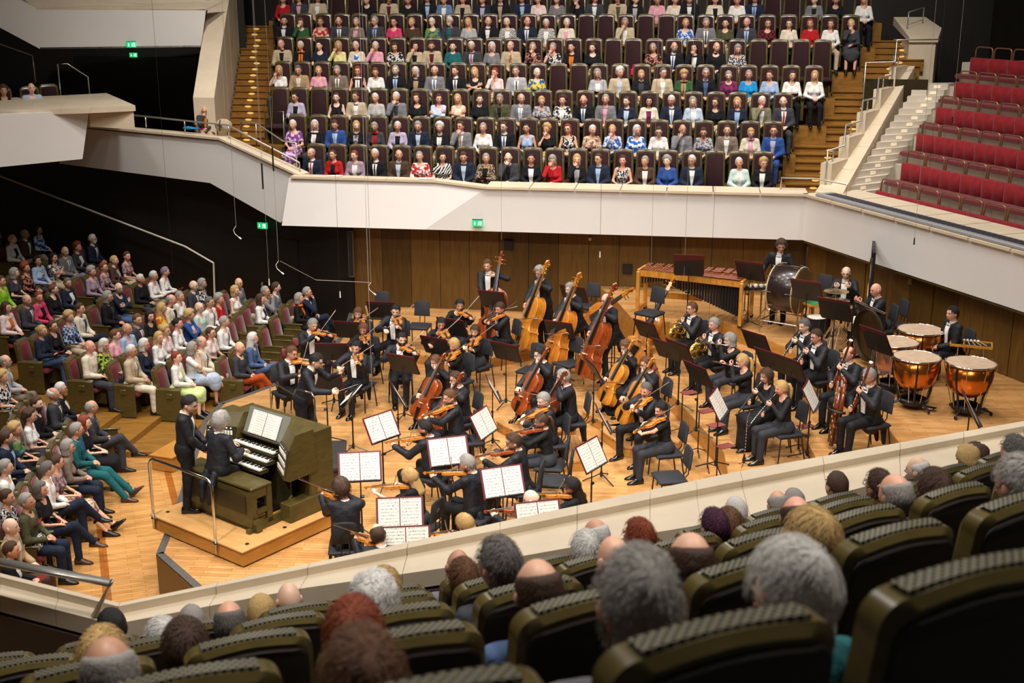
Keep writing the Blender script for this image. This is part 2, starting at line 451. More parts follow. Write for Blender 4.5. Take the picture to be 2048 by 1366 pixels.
MB().slab([G(11.4, .02, Z_FB + .01), G(0, .02, Z_FB + .01), G(0, .7, Z_FB + .01), G(11.4, .9, Z_FB + .01)], (0, 0, .05)).build('soffit', M_DARKWALL, fr)
MB().slab([Rg(0, 0, Z_FB), Rg(9, 0, Z_FB), Rg(9, 0, Z_FT), Rg(0, 0, Z_FT)], fn * .25).build('trim_9', M_WHITE, kind='structure', label='white plaster front of the side gallery with the red benches')
MB().slab([Rg(0, .02, Z_FB - .05), Rg(9, .02, Z_FB - .05), Rg(9, .02, Z_FB), Rg(0, .02, Z_FB)], fn * .3).build('trim_10', M_OLIVE, kind='structure', label='thin olive wooden batten under the side gallery front')
ledge('trim_11', [G(-.05, 0, Z_FT + .05), G(6.75, 0, Z_FT + .05)], .75, .05, [7], e2, 'cream stone coping along the gallery behind the stage')
ledge('trim_12', [G(6.75, .0, Z_FT + .05), G(7.9, setb, Z_FT + .13), G(11.15, setb, Z_FT + .15)], .3, .05, [1, 3], e2, 'narrow cream stone coping at the left part of the gallery')
ledge('trim_13', [Rg(-.05, 0, Z_FT + .05), Rg(9, 0, Z_FT + .05)], 1.35, .05, [9], fn, 'cream stone coping along the side gallery')
# long lighting duct set in the side gallery edge
ld = empty('light_duct', Rg(.35, .2, Z_FT + .05), math.atan2(fo.y, fo.x), 'long grey metal duct with dark slotted top along the side gallery edge', 'duct')
MB().box((4.3, 0, .035), (8.6, .42, .07), bev=.02).build('casing', mat('grey_metal', 'a6a6aa', .4, .3), ld)
for k in range(66):
    MB().box((.25 + k * .127, 0.02, .072), (.095, .24, .012)).build('slat', mat('dark_slat', '3a3a40', .5), ld)

# --- gallery terraces (rows of seats rising from the front)
ROW_D, ROW_R, Z_R1 = .95, .56, 2.44
def row_b(k): return 1.0 + k * ROW_D
def row_z(k): return Z_R1 + k * ROW_R
def g_a(k, u):
    lo, hi = -6.0, 16.0
    for _ in range(40):
        m = (lo + hi) / 2; q = G(m, row_b(k) + .12, row_z(k) + .8); d = q.y * _c - (q.z - CAM_H) * _s
        if 1024 + CAM_F * q.x / d > u: lo = m
        else: hi = m
    return lo
aL = [g_a(k, u) + .3 for k, u in enumerate((626, 589, 554, 560, 565, 570, 567, 567))] + [12.3]   # left end of each terrace
aR = [g_a(k, u) - .3 for k, u in enumerate((1525, 1546, 1566, 1628, 1645, 1702, 1727, 1740))] + [-3.4]       # right end
for k in range(8):
    zt = row_z(k)
    p = [G(aL[k], row_b(k) - .35), G(aR[k], row_b(k) - .35), G(aR[k], row_b(k) + ROW_D - .35 + (3 if k == 7 else 0)), G(aL[k], row_b(k) + ROW_D - .35 + (3 if k == 7 else 0))]
    MB().prism([(q.x, q.y) for q in p], max(zt - .62, Z_FB + .08), zt).build('trim_%d' % (20 + k), M_STEPWOOD if k else M_STEPWOOD, kind='structure', label='wooden terrace of gallery row %d' % (k + 1))
def stair(name, label, side, k0, k1, mate, lamp=True):
    "four steps for each row beside the seats"
    st = None
    for s in range(int(k0 * 4), int(k1 * 4)):
        kk = s / 4.0; bb = row_b(0) - .35 + s * ROW_D / 4; zt = Z_R1 - .42 + (s + 1) * ROW_R / 4
        if side < 0:
            a0, a1 = aL[int(kk)] + .005, 13.15 + .22 * kk
        else:
            a0, a1 = aR[int(kk)] - .005, -.22 - .5 * kk
        q = [G(a0, bb), G(a1, bb), G(a1, bb + ROW_D / 4 + .02), G(a0, bb + ROW_D / 4 + .02)]
        if side < 0: q = q[::-1]
        body = MB().prism([(x.x, x.y) for x in q], zt - .3, zt - .03)
        if st is None: st = body.build(name, mate, kind='structure', label=label); 
        else: body.build('step', mate, st)
        nose = [G(a0, bb - .03), G(a1, bb - .03), G(a1, bb + ROW_D / 4), G(a0, bb + ROW_D / 4)]
        if side < 0: nose = nose[::-1]
        MB().prism([(x.x, x.y) for x in nose], zt - .03, zt).build('tread', mate, st)
        if lamp:
            c = G((a0 + a1) / 2 + (.05 if side < 0 else 0), bb - .006, zt - .085)
            Mx = Matrix.Rotation(math.atan2(e1.y, e1.x), 4, 'Z') @ Matrix.Rotation(math.pi / 2, 4, 'X')
            MB().lathe([(.055, -.004), (.055, .006), (.04, .008)], c, 10, 0, Mx @ Matrix.Diagonal((1.6, .55, 1, 1))).build('step_lamp', mat('step_lamp', 'e8c27a', .4, emit='ffc860', estr=.35), st)
    return st
stair('trim_30', 'steep wooden stairs with small step lamps left of the gallery seats', -1, 1.5, 7.6, M_STEPWOOD)
stair('trim_31', 'wooden stairs with small step lamps right of the gallery seats', 1, 0, 7.2, M_STEPWOOD)
# dark wall far behind the gallery
p, q = G(20, 8.9), G(-12, 8.9)
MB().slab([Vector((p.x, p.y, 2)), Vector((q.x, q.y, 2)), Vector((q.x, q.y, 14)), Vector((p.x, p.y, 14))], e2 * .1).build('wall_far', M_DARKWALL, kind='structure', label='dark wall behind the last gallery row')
for a, z0, z1 in ((aL[7] + .05, 5.6, 8.6),):
    pass
# --- stone stair wall right of the gallery, with landings
def sw_p(t): return G(-.22 - 2.4 * t, .3 + 5.3 * t, 3.11 + 2.3 * t)
swd = (sw_p(1) - sw_p(0)); swd.z = 0; swd.normalize(); swn = Vector((swd.y, -swd.x, 0))
base = None
for i in range(6):
    p, q = sw_p(i / 6), sw_p((i + 1) / 6 - .002)
    w0, w1 = .58 - .05 * i, .58 - .05 * (i + 1)
    poly = [(p.x, p.y), (p.x + swn.x * w0, p.y + swn.y * w0), (q.x + swn.x * w1, q.y + swn.y * w1), (q.x, q.y)]
    bl = MB().prism(poly, 2.0, [p.z, p.z, q.z, q.z])
    if base is None: base = bl.build('trim_32', M_STONE, kind='structure', label='broad cream stone parapet rising beside the right gallery stairs')
    else: bl.build('coping_slab', M_STONE, base)
SWN = []
for i in range(5):
    p, q = sw_p(.05 + i * .19), sw_p(.05 + (i + 1) * .19 - .012)
    zt = q.z + .04
    w = .22 - .02 * i
    MB().prism([(p.x - swn.x * .02, p.y - swn.y * .02), (p.x + swn.x * w, p.y + swn.y * w), (q.x + swn.x * w, q.y + swn.y * w), (q.x - swn.x * .02, q.y - swn.y * .02)], 2.2, zt).build('upstand', M_STONE, base)
    SWN.append((p + swn * w * .5, q + swn * w * .5, zt))
ph = at(1838, 165, 4.95)
pr = [(ph.x - .33, ph.y), (ph.x + .33, ph.y), (ph.x + .62, ph.y + .7), (ph.x + .45, ph.y + 1.4), (ph.x - .3, ph.y + 1.4)]
MB().prism(pr, 3.0, 5.95).build('trim_33', M_STONE, kind='structure', label='tall cream stone pier at the top of the right stairs')
pc = [(ph.x - .36, ph.y - .06), (ph.x + .36, ph.y - .06), (ph.x + .68, ph.y + .7), (ph.x + .50, ph.y + 1.5), (ph.x - .32, ph.y + 1.5)]
MB().prism(pc, [5.93, 5.93, 6.1, 6.3, 6.3], [6.05, 6.05, 6.25, 6.5, 6.5]).build('trim_34', M_STONE, kind='structure', label='sloping stone cap of the pier at the top of the right stairs')

# --- marble stairs and bench terraces right of the stage
BN_O, BN_D, BN_R = 1.4, .9, .5
bench_left = [.28, -.10, -.82, -1.36, -1.9, -2.5]
for k in range(7):
    z = 2.48 + k * BN_R
    l = (bench_left[k] if k < 6 else -3.2) - .08
    q = [Rg(l, BN_O + k * BN_D - .35), Rg(9.0, BN_O + k * BN_D - .35), Rg(9.0, BN_O + (k + 1) * BN_D + .1 - .35 + (3 if k == 6 else 0)), Rg(l, BN_O + (k + 1) * BN_D + .1 - .35 + (3 if k == 6 else 0))]
    MB().prism([(x.x, x.y) for x in q], 1.5, z).build('trim_%d' % (40 + k), M_STONE2, kind='structure', label='pale marble terrace of side bench row %d' % (k + 1))
ms = None
w00 = sw_p(0) + swn * .5; w00.z = 0
for s in range(18):
    zt = 2.82 + (s + 1) * .123
    p = w00 + swd * (.0 + s * .31 - .1); 
    kb = max(0, min(5.99, (zt - 2.62) / BN_R))
    def bl_(kk):
        kk = max(0, min(5.99, kk)); i_ = int(kk); f_ = kk - i_; l_ = bench_left[i_] * (1 - f_) + (bench_left[i_ + 1] if i_ < 5 else -3.2) * f_
        return Rg(l_ - .1, BN_O + kk * BN_D - .3)
    q = [p, bl_(kb), bl_(kb + .5), p + swd * .34]
    bl = MB().prism([(x.x, x.y) for x in q], 1.8, zt)
    if ms is None: ms = bl.build('trim_50', M_STONE2, kind='structure', label='pale marble steps climbing between stone parapet and red benches')
    else: bl.build('step', M_STONE2, ms)
    c = p + swn * .45 - swd * .175 + Vector((0, 0, zt - .06)); d = (q[1] - q[0]).normalized(); nn = Vector((d.y, -d.x, 0))
    if nn.y > 0: nn = -nn
    cc = q[0] + d * .5 + nn * .004; cc.z = zt - .065
    MB().box(cc, (.15, .015, .07), math.atan2(d.y, d.x)).build('step_lamp', mat('step_lamp_pale', 'f2e6cc', .4, emit='fff0cc', estr=.25), ms)
MB().slab([Vector((11.2, 36, 2)), Vector((19, 22, 2)), Vector((19, 22, 14)), Vector((11.2, 36, 14))], (.1, .1, 0)).build('wall_right_far', M_DARKWALL, kind='structure', label='dark wall behind the side benches')

# --- left side: rising gallery front, projecting box, stairs wall, upper gallery
LA, LB = (-5.0, 27.5), (-10.5, 30.0)
def PL(u, v): return onp(u, v, LA, LB)
ln = Vector((LB[1] - LA[1], -(LB[0] - LA[0]), 0)).normalized()
if ln.y < 0: ln = -ln
lf = MB().slab([PL(118, 327), PL(420, 366), PL(440, 282), PL(160, 257)], ln * .25).build('trim_14', M_WHITE, kind='structure', label='white plaster front of the left gallery walkway')
MB().slab([PL(420, 366), PL(565, 448), PL(601, 357), PL(440, 282)], ln * .25).build('sloping_panel', M_WHITE, lf)
MB().slab([PL(565, 448), G(11.25, .02, Z_FB), G(11.1, setb, Z_FT + .1), PL(601, 357)], ln * .2).build('corner_panel', M_WHITE, lf)
ledge('trim_15', [PL(170, 250), PL(440, 275), PL(601, 349)], .35, .05, [3, 4], ln, 'cream stone coping along the left walkway and stairs')
# walkway floor behind
p, q = PL(165, 300), PL(450, 300)
MB().slab([Vector((p.x, p.y, 3.5)) + ln * .2, Vector((q.x, q.y, 3.5)) + ln * .2, Vector((q.x, q.y, 3.5)) + ln * 1.7, Vector((p.x, p.y, 3.5)) + ln * 3], (0, 0, -.2)).build('trim_16', M_STEPWOOD, kind='structure', label='wooden floor of the left walkway')
# projecting box at the left
BA, BBp = (-11.4, 25.2), (-8.55, 27.9)
def PB(u, v): return onp(u, v, BA, BBp)
bn = Vector((BBp[1] - BA[1], -(BBp[0] - BA[0]), 0)).normalized()
if bn.y < 0: bn = -bn
bx = MB().slab([PB(-60, 340), PB(165, 318), PB(178, 222), PB(-60, 232)], bn * .25).build('trim_17', M_WHITE, kind='structure', label='white plaster front of the projecting box at the left edge')
r0, r1 = PB(178, 222), PB(165, 318)
zc_ = r0.z + .10
far = at(266, 211, zc_)
MB().slab([r0 - Vector((0, 0, .34)), Vector((far.x, far.y, r0.z - .42)), Vector((far.x, far.y, r0.z)), r0], Vector((-.12, .12, 0))).build('side_panel', M_STONE, bx)
front = [at(u, v, zc_) for u, v in ((-60, 224), (0, 221), (60, 219), (120, 217), (182, 215))]; rear = [at(u, v, zc_) for u, v in ((-60, 198), (0, 196), (70, 193), (140, 190), (213, 186))]
capo = None
for i_ in range(4):
    s_ = MB().slab([front[i_], front[i_ + 1].lerp(front[i_], .004), rear[i_ + 1].lerp(rear[i_], .004), rear[i_]], (0, 0, -.12))
    if capo is None: capo = s_.build('trim_18', M_STONE, kind='structure', label='broad cream stone coping of the projecting box')
    else: s_.build('coping_slab', M_STONE, capo)
MB().slab([front[4], far + Vector((.05, 0, 0)), rear[4]], (0, 0, -.12)).build('coping_slab', M_STONE, capo)
MB().prism([(-15.5, 27.5), (-12.0, 28.6), (-11.2, 30.0), (-11.0, 33), (-15.5, 33)], 3.55, 3.8).build('trim_19', M_STEPWOOD, kind='structure', label='floor of the projecting box')
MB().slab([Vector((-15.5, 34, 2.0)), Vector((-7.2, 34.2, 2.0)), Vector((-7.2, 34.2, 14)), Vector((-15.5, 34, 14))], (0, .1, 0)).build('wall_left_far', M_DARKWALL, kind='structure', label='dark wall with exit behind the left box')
d2 = MB().slab([onp(150, 250, (-15.5, 33.9), (-7.2, 34.1)), onp(385, 250, (-15.5, 33.9), (-7.2, 34.1)), onp(392, 115, (-15.5, 33.9), (-7.2, 34.1)), onp(148, 112, (-15.5, 33.9), (-7.2, 34.1))], (0, .08, 0)).build('door_2', mat('black_door', '0c0806', .4), kind='structure', label='black doorway under the upper left gallery')
# stone stair wall (left of the wooden stairs)
SA, SB = (-7.35, 27.9), (-8.6, 33.3)
def PS(u, v, off=0.0):
    return onp(u, v, (SA[0] + off, SA[1]), (SB[0] + off, SB[1]))
f0 = at(408, 186, 5.1)
wl = []
for bq, zt in ((1.9, 4.75), (3.4, 5.75), (5.0, 6.75), (6.6, 7.75), (8.2, 8.75)):
    wl.append((bq, zt))
sl = None
for (b0, z0), (b1_, z1) in zip(wl[:-1], wl[1:]):
    a0, a1 = 13.2 + .22 * (b0 - .65) / ROW_D, 13.2 + .22 * (b1_ - .65) / ROW_D
    q = [G(a0, b0), G(a0 + .52, b0), G(a1 + .52, b1_ - .01), G(a1, b1_ - .01)]
    m = MB().prism([(x.x, x.y) for x in q][::-1], 3.0, [z1, z1, z0, z0])
    if sl is None: sl = m.build('trim_35', M_STONE, kind='structure', label='cream stone stair wall left of the wooden stairs')
    else: m.build('coping_slab', M_STONE, sl)
# upper gallery front at top left
UA, UB = (-12.3, 30.5), (-7.9, 31.3)
def PU(u, v): return onp(u, v, UA, UB)
un = Vector((-.18, .98, 0))
ug = MB().slab([PU(80, 98), PU(402, 94), PU(412, 18), PU(72, 16)], un * .2).build('trim_36', M_WHITE, kind='structure', label='white plaster front of the upper left gallery')
MB().slab([PU(-160, -30), PU(80, 98), PU(72, 16), PU(-60, -50)], un * .2).build('side_panel', M_WHITE, ug)
MB().slab([PU(72, 15), PU(412, 17), PU(445, 2) + un * .5, PU(20, -14) + un * .5], (0, 0, -.05)).build('trim_37', M_STONE, kind='structure', label='stone coping of the upper left gallery')
MB().slab([PU(80, 99), PU(402, 95), PU(402, 95) + un * 2.5, PU(80, 99) + un * 2.5], (0, 0, .05)).build('soffit', M_DARKWALL, ug)

# --- parapet in front of the viewer
ZP = 3.55
op = [at(u, v, ZP) for u, v in [(-120, 1108), (0, 1146), (240, 1206), (620, 1127), (1000, 1044), (1300, 980), (1480, 942), (1800, 885), (2048, 842), (2240, 806)]]
ip = [at(u, v, ZP - .1) for u, v in [(-120, 1168), (0, 1203), (228, 1262), (600, 1190), (1000, 1132), (1300, 1078), (1500, 1045), (1800, 965), (2048, 905), (2240, 860)]]
pl = None
for i in range(len(op) - 1):
    a, c, d, e = op[i], op[i + 1], ip[i + 1], ip[i]
    ns = 1 if i in (0,) else 2
    for s in range(ns):
        t0, t1 = s / ns + .0015, (s + 1) / ns - .0015
        A, C_, Dn, E_ = a.lerp(c, t0), a.lerp(c, t1), e.lerp(d, t1), e.lerp(d, t0)
        lipA, lipC = A.lerp(E_, .26), C_.lerp(Dn, .26)
        lipA.z = lipC.z = ZP
        sb = MB().slab([lipA, lipC, C_, A], (0, 0, -.2))
        if pl is None: pl = sb.build('trim_38', M_STONE, kind='structure', label='cream stone parapet with raised lip in front of the near seats')
        else: sb.build('coping_slab', M_STONE, pl)
        lA, lC = Vector((lipA.x, lipA.y, ZP - .055)), Vector((lipC.x, lipC.y, ZP - .055)); 
        MB().slab([Vector((E_.x, E_.y, ZP - .055)), Vector((Dn.x, Dn.y, ZP - .055)), lC, lA], (0, 0, -.12)).build('shelf_slab', M_STONE, pl)
body = MB()
for i in range(len(op) - 1):
    a, c, d, e = op[i], op[i + 1], ip[i + 1], ip[i]
    body.prism([(e.x * .999, e.y * .999), (d.x * .999, d.y * .999), (c.x * .998, c.y * .998), (a.x * .998, a.y * .998)], 1.0, ZP - .2)
body.build('trim_39', mat('parapet_wood', '4d3d30', .5, var=.12, vscale=2), kind='structure', label='brown inner face of the near parapet')
# ================================================================== SEATS
def dots_mat(name, base, hole, k, rough=.35):
    m = bpy.data.materials.new(name); m.use_nodes = True
    nt = m.node_tree; N = nt.nodes; L = nt.links; b = N['Principled BSDF']
    tc = N.new('ShaderNodeTexCoord'); sx = N.new('ShaderNodeSeparateXYZ'); L.new(tc.outputs['Object'], sx.inputs[0])
    o = []
    for i in (0, 1):
        mu = N.new('ShaderNodeMath'); mu.operation = 'MULTIPLY'; mu.inputs[1].default_value = k; L.new(sx.outputs[i], mu.inputs[0])
        si = N.new('ShaderNodeMath'); si.operation = 'SINE'; L.new(mu.outputs[0], si.inputs[0]); o.append(si)
    pr = N.new('ShaderNodeMath'); pr.operation = 'MULTIPLY'; L.new(o[0].outputs[0], pr.inputs[0]); L.new(o[1].outputs[0], pr.inputs[1])
    gt = N.new('ShaderNodeMath'); gt.operation = 'GREATER_THAN'; gt.inputs[1].default_value = .16; L.new(pr.outputs[0], gt.inputs[0])
    mx = N.new('ShaderNodeMix'); mx.data_type = 'RGBA'; L.new(gt.outputs[0], mx.inputs['Factor'])
    mx.inputs['A'].default_value = (*srgb(base), 1); mx.inputs['B'].default_value = (*srgb(hole), 1)
    L.new(mx.outputs['Result'], b.inputs['Base Color']); b.inputs['Roughness'].default_value = rough
    b.inputs['Metallic'].default_value = .3
    bp = N.new('ShaderNodeBump'); bp.invert = True; bp.inputs['Strength'].default_value = .6; bp.inputs['Distance'].default_value = .004
    L.new(gt.outputs[0], bp.inputs['Height']); L.new(bp.outputs[0], b.inputs['Normal'])
    return m
M_GRILLE = dots_mat('perforated_strip', '77715e', '100d09', 2 * math.pi / .0205)
M_BACKPANEL = mat('seat_back_panel', '241a14', .55, var=.12, stretch=(6, 6, 1))
M_LINEN = mat('arm_front', '8f8562', .6)

def outline(wb, wt, z0, z1, r, arch=.015, n=5):
    "closed x/z outline of a seat back with rounded top corners, counter-clockwise from bottom left"
    pts = [(-wb / 2, z0), (wb / 2, z0)]
    for k in range(n + 1):
        a = math.pi / 2 * k / n
        pts.append((wt / 2 - r + r * math.cos(a), z1 - r + r * math.sin(a)))
    m = 5
    for k in range(1, m):
        t = k / m
        pts.append((wt / 2 - r - t * (wt - 2 * r), z1 + arch * math.sin(math.pi * t)))
    for k in range(n + 1):
        a = math.pi / 2 + math.pi / 2 * k / n
        pts.append((-wt / 2 + r + r * math.cos(a), z1 - r + r * math.sin(a)))
    return pts
def shell(ol, y0, y1, bev, lean=0.0, zref=0.4, cx=0.0):
    "solid from an outline between two depths, bevelled rims; lean tilts the top backwards (-y)"
    b = MB()
    zc = sum(p[1] for p in ol) / len(ol)
    def ring(y, ins):
        out = []
        for x, z in ol:
            sx = x - math.copysign(min(ins, abs(x)), x); sz = z - (ins if z > zc else -ins)
            out.append((sx + cx, y - (sz - zref) * lean, sz))
        return out
    b.loft([ring(y1, bev), ring(y1 - bev, 0), ring(y0 + bev, 0), ring(y0, bev)])
    return b
SEAT_LEAN = .17
def make_seat(pad, frame, H=.93, lean=SEAT_LEAN):
    SL = lean; dH = H - .93
    # returns list of (name, mesh, material): auditorium seat facing +y, origin on the floor under the seat front edge centre"
    P = []
    ol = outline(.485, .43, .26, H, .055)
    P.append(('back_frame', shell(ol, -.30, -.205, .018, SL).mesh('back_frame', 40), frame))
    ol2 = outline(.40, .345, .33, H - .045, .045)
    P.append(('back_pad', shell(ol2, -.215, -.175, .02, SL).mesh('back_pad', 50), pad))
    ol3 = outline(.455, .395, .28, H - .035, .045)
    P.append(('back_panel', shell(ol3, -.312, -.29, .006, SL).mesh('back_panel', 40), M_BACKPANEL))
    g = MB(); top = []
    for k in range(9):
        t = k / 8; x = -.16 + .32 * t; z = H + .002 + .0165 * math.sin(math.pi * (t * .74 + .13)); y = -(z - .4) * SL
        top.append([(x, -.279 + y, z - .006), (x, -.275 + y, z + .0025), (x, -.232 + y, z + .0025), (x, -.228 + y, z - .006)])
    g.grid(top)
    P.append(('grille', g.mesh('grille', 40), M_GRILLE))
    b = MB(); rings = []
    for y, hh in ((-.2, .03), (-.17, .055), (.12, .06), (.2, .05), (.225, .02)):
        r = []
        for k in range(12):
            a = 2 * math.pi * k / 12
            cx = math.copysign(abs(math.cos(a)) ** .45, math.cos(a)) * .222; cz = math.copysign(abs(math.sin(a)) ** .6, math.sin(a)) * hh
            r.append((cx, y, .415 + cz))
        rings.append(r)
    P.append(('seat', b.loft(rings).mesh('seat', True), pad))
    for s in (-1, 1):
        b = MB(); b.box((s * .245, .0, .625), (.05, .42, .035), bev=.012)
        P.append(('armrest', b.mesh('armrest', 40), frame))
        b = MB(); b.box((s * .245, -.02, .36), (.036, .36, .5))
        P.append(('arm_panel', b.mesh('arm_panel'), frame))
    b = MB().box((0, -.02, .18), (.3, .22, .36)); 
    P.append(('base', b.mesh('base'), M_OLIVED))
    return P
SEAT_TALL = make_seat(M_VELVETD, M_OLIVE, 1.33, .10)
SEAT_DARK = make_seat(M_VELVETD, M_OLIVE, 1.19, .12)
SEAT_RED = make_seat(M_VELVET, M_OLIVE, .97)
ORD = ['leftmost', 'second', 'third', 'fourth', 'fifth', 'sixth', 'seventh', 'eighth', 'ninth', 'tenth', 'eleventh', 'twelfth', 'thirteenth', 'fourteenth', 'fifteenth', 'sixteenth',
       'seventeenth', 'eighteenth', 'nineteenth', 'twentieth', '21st', '22nd', '23rd', '24th', '25th', '26th', '27th', '28th', '29th', '30th', '31st']
ROWN = ['first', 'second', 'third', 'fourth', 'fifth', 'sixth', 'seventh', 'eighth', 'ninth']
def put_seat(parts, loc, rz, label, group, extra=()):
    r = empty('auditorium_seat', loc, rz, label, 'seat', group)
    put_parts(r, list(parts) + list(extra))
    return r
def facing(v): return math.atan2(v[1], v[0]) - math.pi / 2

# --- gallery behind the stage: seat centres in the photograph, row by row from the front
GU = [
 [626, 669, 711, 753, 798, 841, 885, 928, 973, 1017, 1062, 1106, 1153, 1198, 1245, 1290, 1335, 1383, 1429, 1478, 1525],
 [589, 631, 672, 713, 752, 796, 838, 881, 923, 967, 1009, 1054, 1094, 1137, 1183, 1226, 1272, 1317, 1363, 1407, 1453, 1500, 1546],
 [554, 593, 633, 674, 713, 753, 794, 835, 877, 917, 959, 1001, 1042, 1083, 1125, 1168, 1211, 1254, 1297, 1342, 1386, 1431, 1475, 1521, 1566],
 [560, 599, 638, 677, 716, 752, 792, 832, 870, 912, 951, 991, 1033, 1073, 1114, 1155, 1196, 1238, 1282, 1324, 1367, 1410, 1457, 1496, 1539, 1582, 1628],
 [565, 603, 641, 678, 714, 752, 791, 830, 864, 906, 945, 984, 1022, 1065, 1107, 1144, 1185, 1225, 1265, 1307, 1347, 1389, 1431, 1474, 1517, 1559, 1603, 1645],
 [570, 603, 642, 679, 714, 752, 789, 825, 866, 901, 938, 976, 1015, 1054, 1093, 1133, 1171, 1210, 1250, 1290, 1332, 1370, 1411, 1450, 1493, 1534, 1577, 1620, 1660, 1702],
 [567, 599, 636, 672, 705, 736, 778, 817, 855, 889, 926, 966, 1001, 1044, 1077, 1114, 1153, 1189, 1235, 1270, 1314, 1349, 1378, 1429, 1474, 1509, 1546, 1585, 1628, 1670, 1727]]
def gallery_pos(k, u):
    "floor point of the seat of row k whose back top shows at column u"
    p0 = G(0, row_b(k) + .12); p1 = G(10, row_b(k) + .12)
    zt = row_z(k) + .8
    lo, hi = -6.0, 16.0
    for _ in range(40):
        m = (lo + hi) / 2; q = G(m, row_b(k) + .12, zt)
        d = q.y * _c - (q.z - CAM_H) * _s
        if 1024 + CAM_F * q.x / d > u: lo = m
        else: hi = m
    return G(lo, row_b(k) + .12, row_z(k))
RZ_G = facing(-e2)
# ================================================================== PEOPLE
# every figure is one continuous skin polygonised from blended tapered limbs; clothes are shells round it
def surf_nets(fn, lo, hi, h):
    lo = np.array(lo); n = np.ceil((np.array(hi) - lo) / h).astype(int) + 1
    ax = [lo[i] + h * np.arange(n[i]) for i in range(3)]
    X, Y, Z = np.meshgrid(*ax, indexing='ij')
    F = fn(np.stack([X.ravel(), Y.ravel(), Z.ravel()], 1).astype(np.float32)).reshape(n)
    S = F < 0
    c = sum(S[i:n[0] - 1 + i, j:n[1] - 1 + j, k:n[2] - 1 + k].astype(np.int8) for i in (0, 1) for j in (0, 1) for k in (0, 1))
    act = (c > 0) & (c < 8)
    idx = -np.ones(act.shape, int); ijk = np.argwhere(act); idx[act] = np.arange(len(ijk))
    acc = np.zeros((len(ijk), 3)); cnt = np.zeros(len(ijk))
    I, J, K = ijk.T
    for ax_ in range(3):
        for p in (0, 1):
            for q in (0, 1):
                o = [0, 0, 0]; oth = [a for a in range(3) if a != ax_]; o[oth[0]] = p; o[oth[1]] = q
                o2 = list(o); o2[ax_] = 1
                f0 = F[I + o[0], J + o[1], K + o[2]]; f1 = F[I + o2[0], J + o2[1], K + o2[2]]
                cr = (f0 < 0) != (f1 < 0)
                t = np.where(cr, f0 / np.where(f0 == f1, 1, f0 - f1), 0)
                P = np.stack([np.full(len(I), float(o[a])) for a in range(3)], 1); P[:, ax_] = t
                acc[cr] += P[cr]; cnt += cr
    V = lo + h * (ijk + acc / cnt[:, None])
    Q = []
    for ax_ in range(3):
        a = [slice(None)] * 3; b_ = [slice(None)] * 3; a[ax_] = slice(0, -1); b_[ax_] = slice(1, None)
        s0, s1 = S[tuple(a)], S[tuple(b_)]
        e = np.argwhere(s0 != s1)
        o1, o2 = [x for x in range(3) if x != ax_]
        ok = (e[:, o1] > 0) & (e[:, o2] > 0) & (e[:, o1] < n[o1] - 1) & (e[:, o2] < n[o2] - 1)
        e = e[ok]
        def cid(d1, d2):
            t = e.copy(); t[:, o1] += d1; t[:, o2] += d2
            return idx[t[:, 0], t[:, 1], t[:, 2]]
        q = np.stack([cid(-1, -1), cid(0, -1), cid(0, 0), cid(-1, 0)], 1)
        flip = S[tuple(a)][e[:, 0], e[:, 1], e[:, 2]] == (ax_ == 1)
        q[flip] = q[flip][:, ::-1]
        Q.append(q)
    Q = np.concatenate(Q)
    return V, Q

def sdf_eval(P, prims, k=.03):
    d = None
    for pr in prims:
        a, b, ra, rb = pr[:4]; T = pr[4] if len(pr) > 4 else None
        p = P
        sc = 1.0
        if T is not None:
            p = (P - T[1]) @ T[0]; p = p * T[2]; a = np.array(a) * T[2]; b = np.array(b) * T[2]; sc = T[3]
        a = np.asarray(a, np.float32); b = np.asarray(b, np.float32); ba = b - a
        L = float(ba @ ba) + 1e-9
        h = np.clip(((p - a) @ ba) / L, 0, 1)
        q = p - a - h[:, None] * ba
        e = (np.sqrt((q * q).sum(1)) - (ra + (rb - ra) * h)) * sc
        if d is None: d = e
        else:
            hh = np.clip(.5 + .5 * (e - d) / k, 0, 1); d = e + (d - e) * hh - k * hh * (1 - hh)
    return d

def ik(S, W, l1, l2, pole):
    d = W - S; L = min(d.length, (l1 + l2) * .995); dn = d.normalized()
    a = (l1 * l1 - l2 * l2 + L * L) / (2 * L); hgt = math.sqrt(max(0, l1 * l1 - a * a))
    pv = Vector(pole); pv = pv - dn * pv.dot(dn)
    if pv.length < 1e-5: pv = dn.orthogonal()
    return S + dn * a + pv.normalized() * hgt, S + dn * L

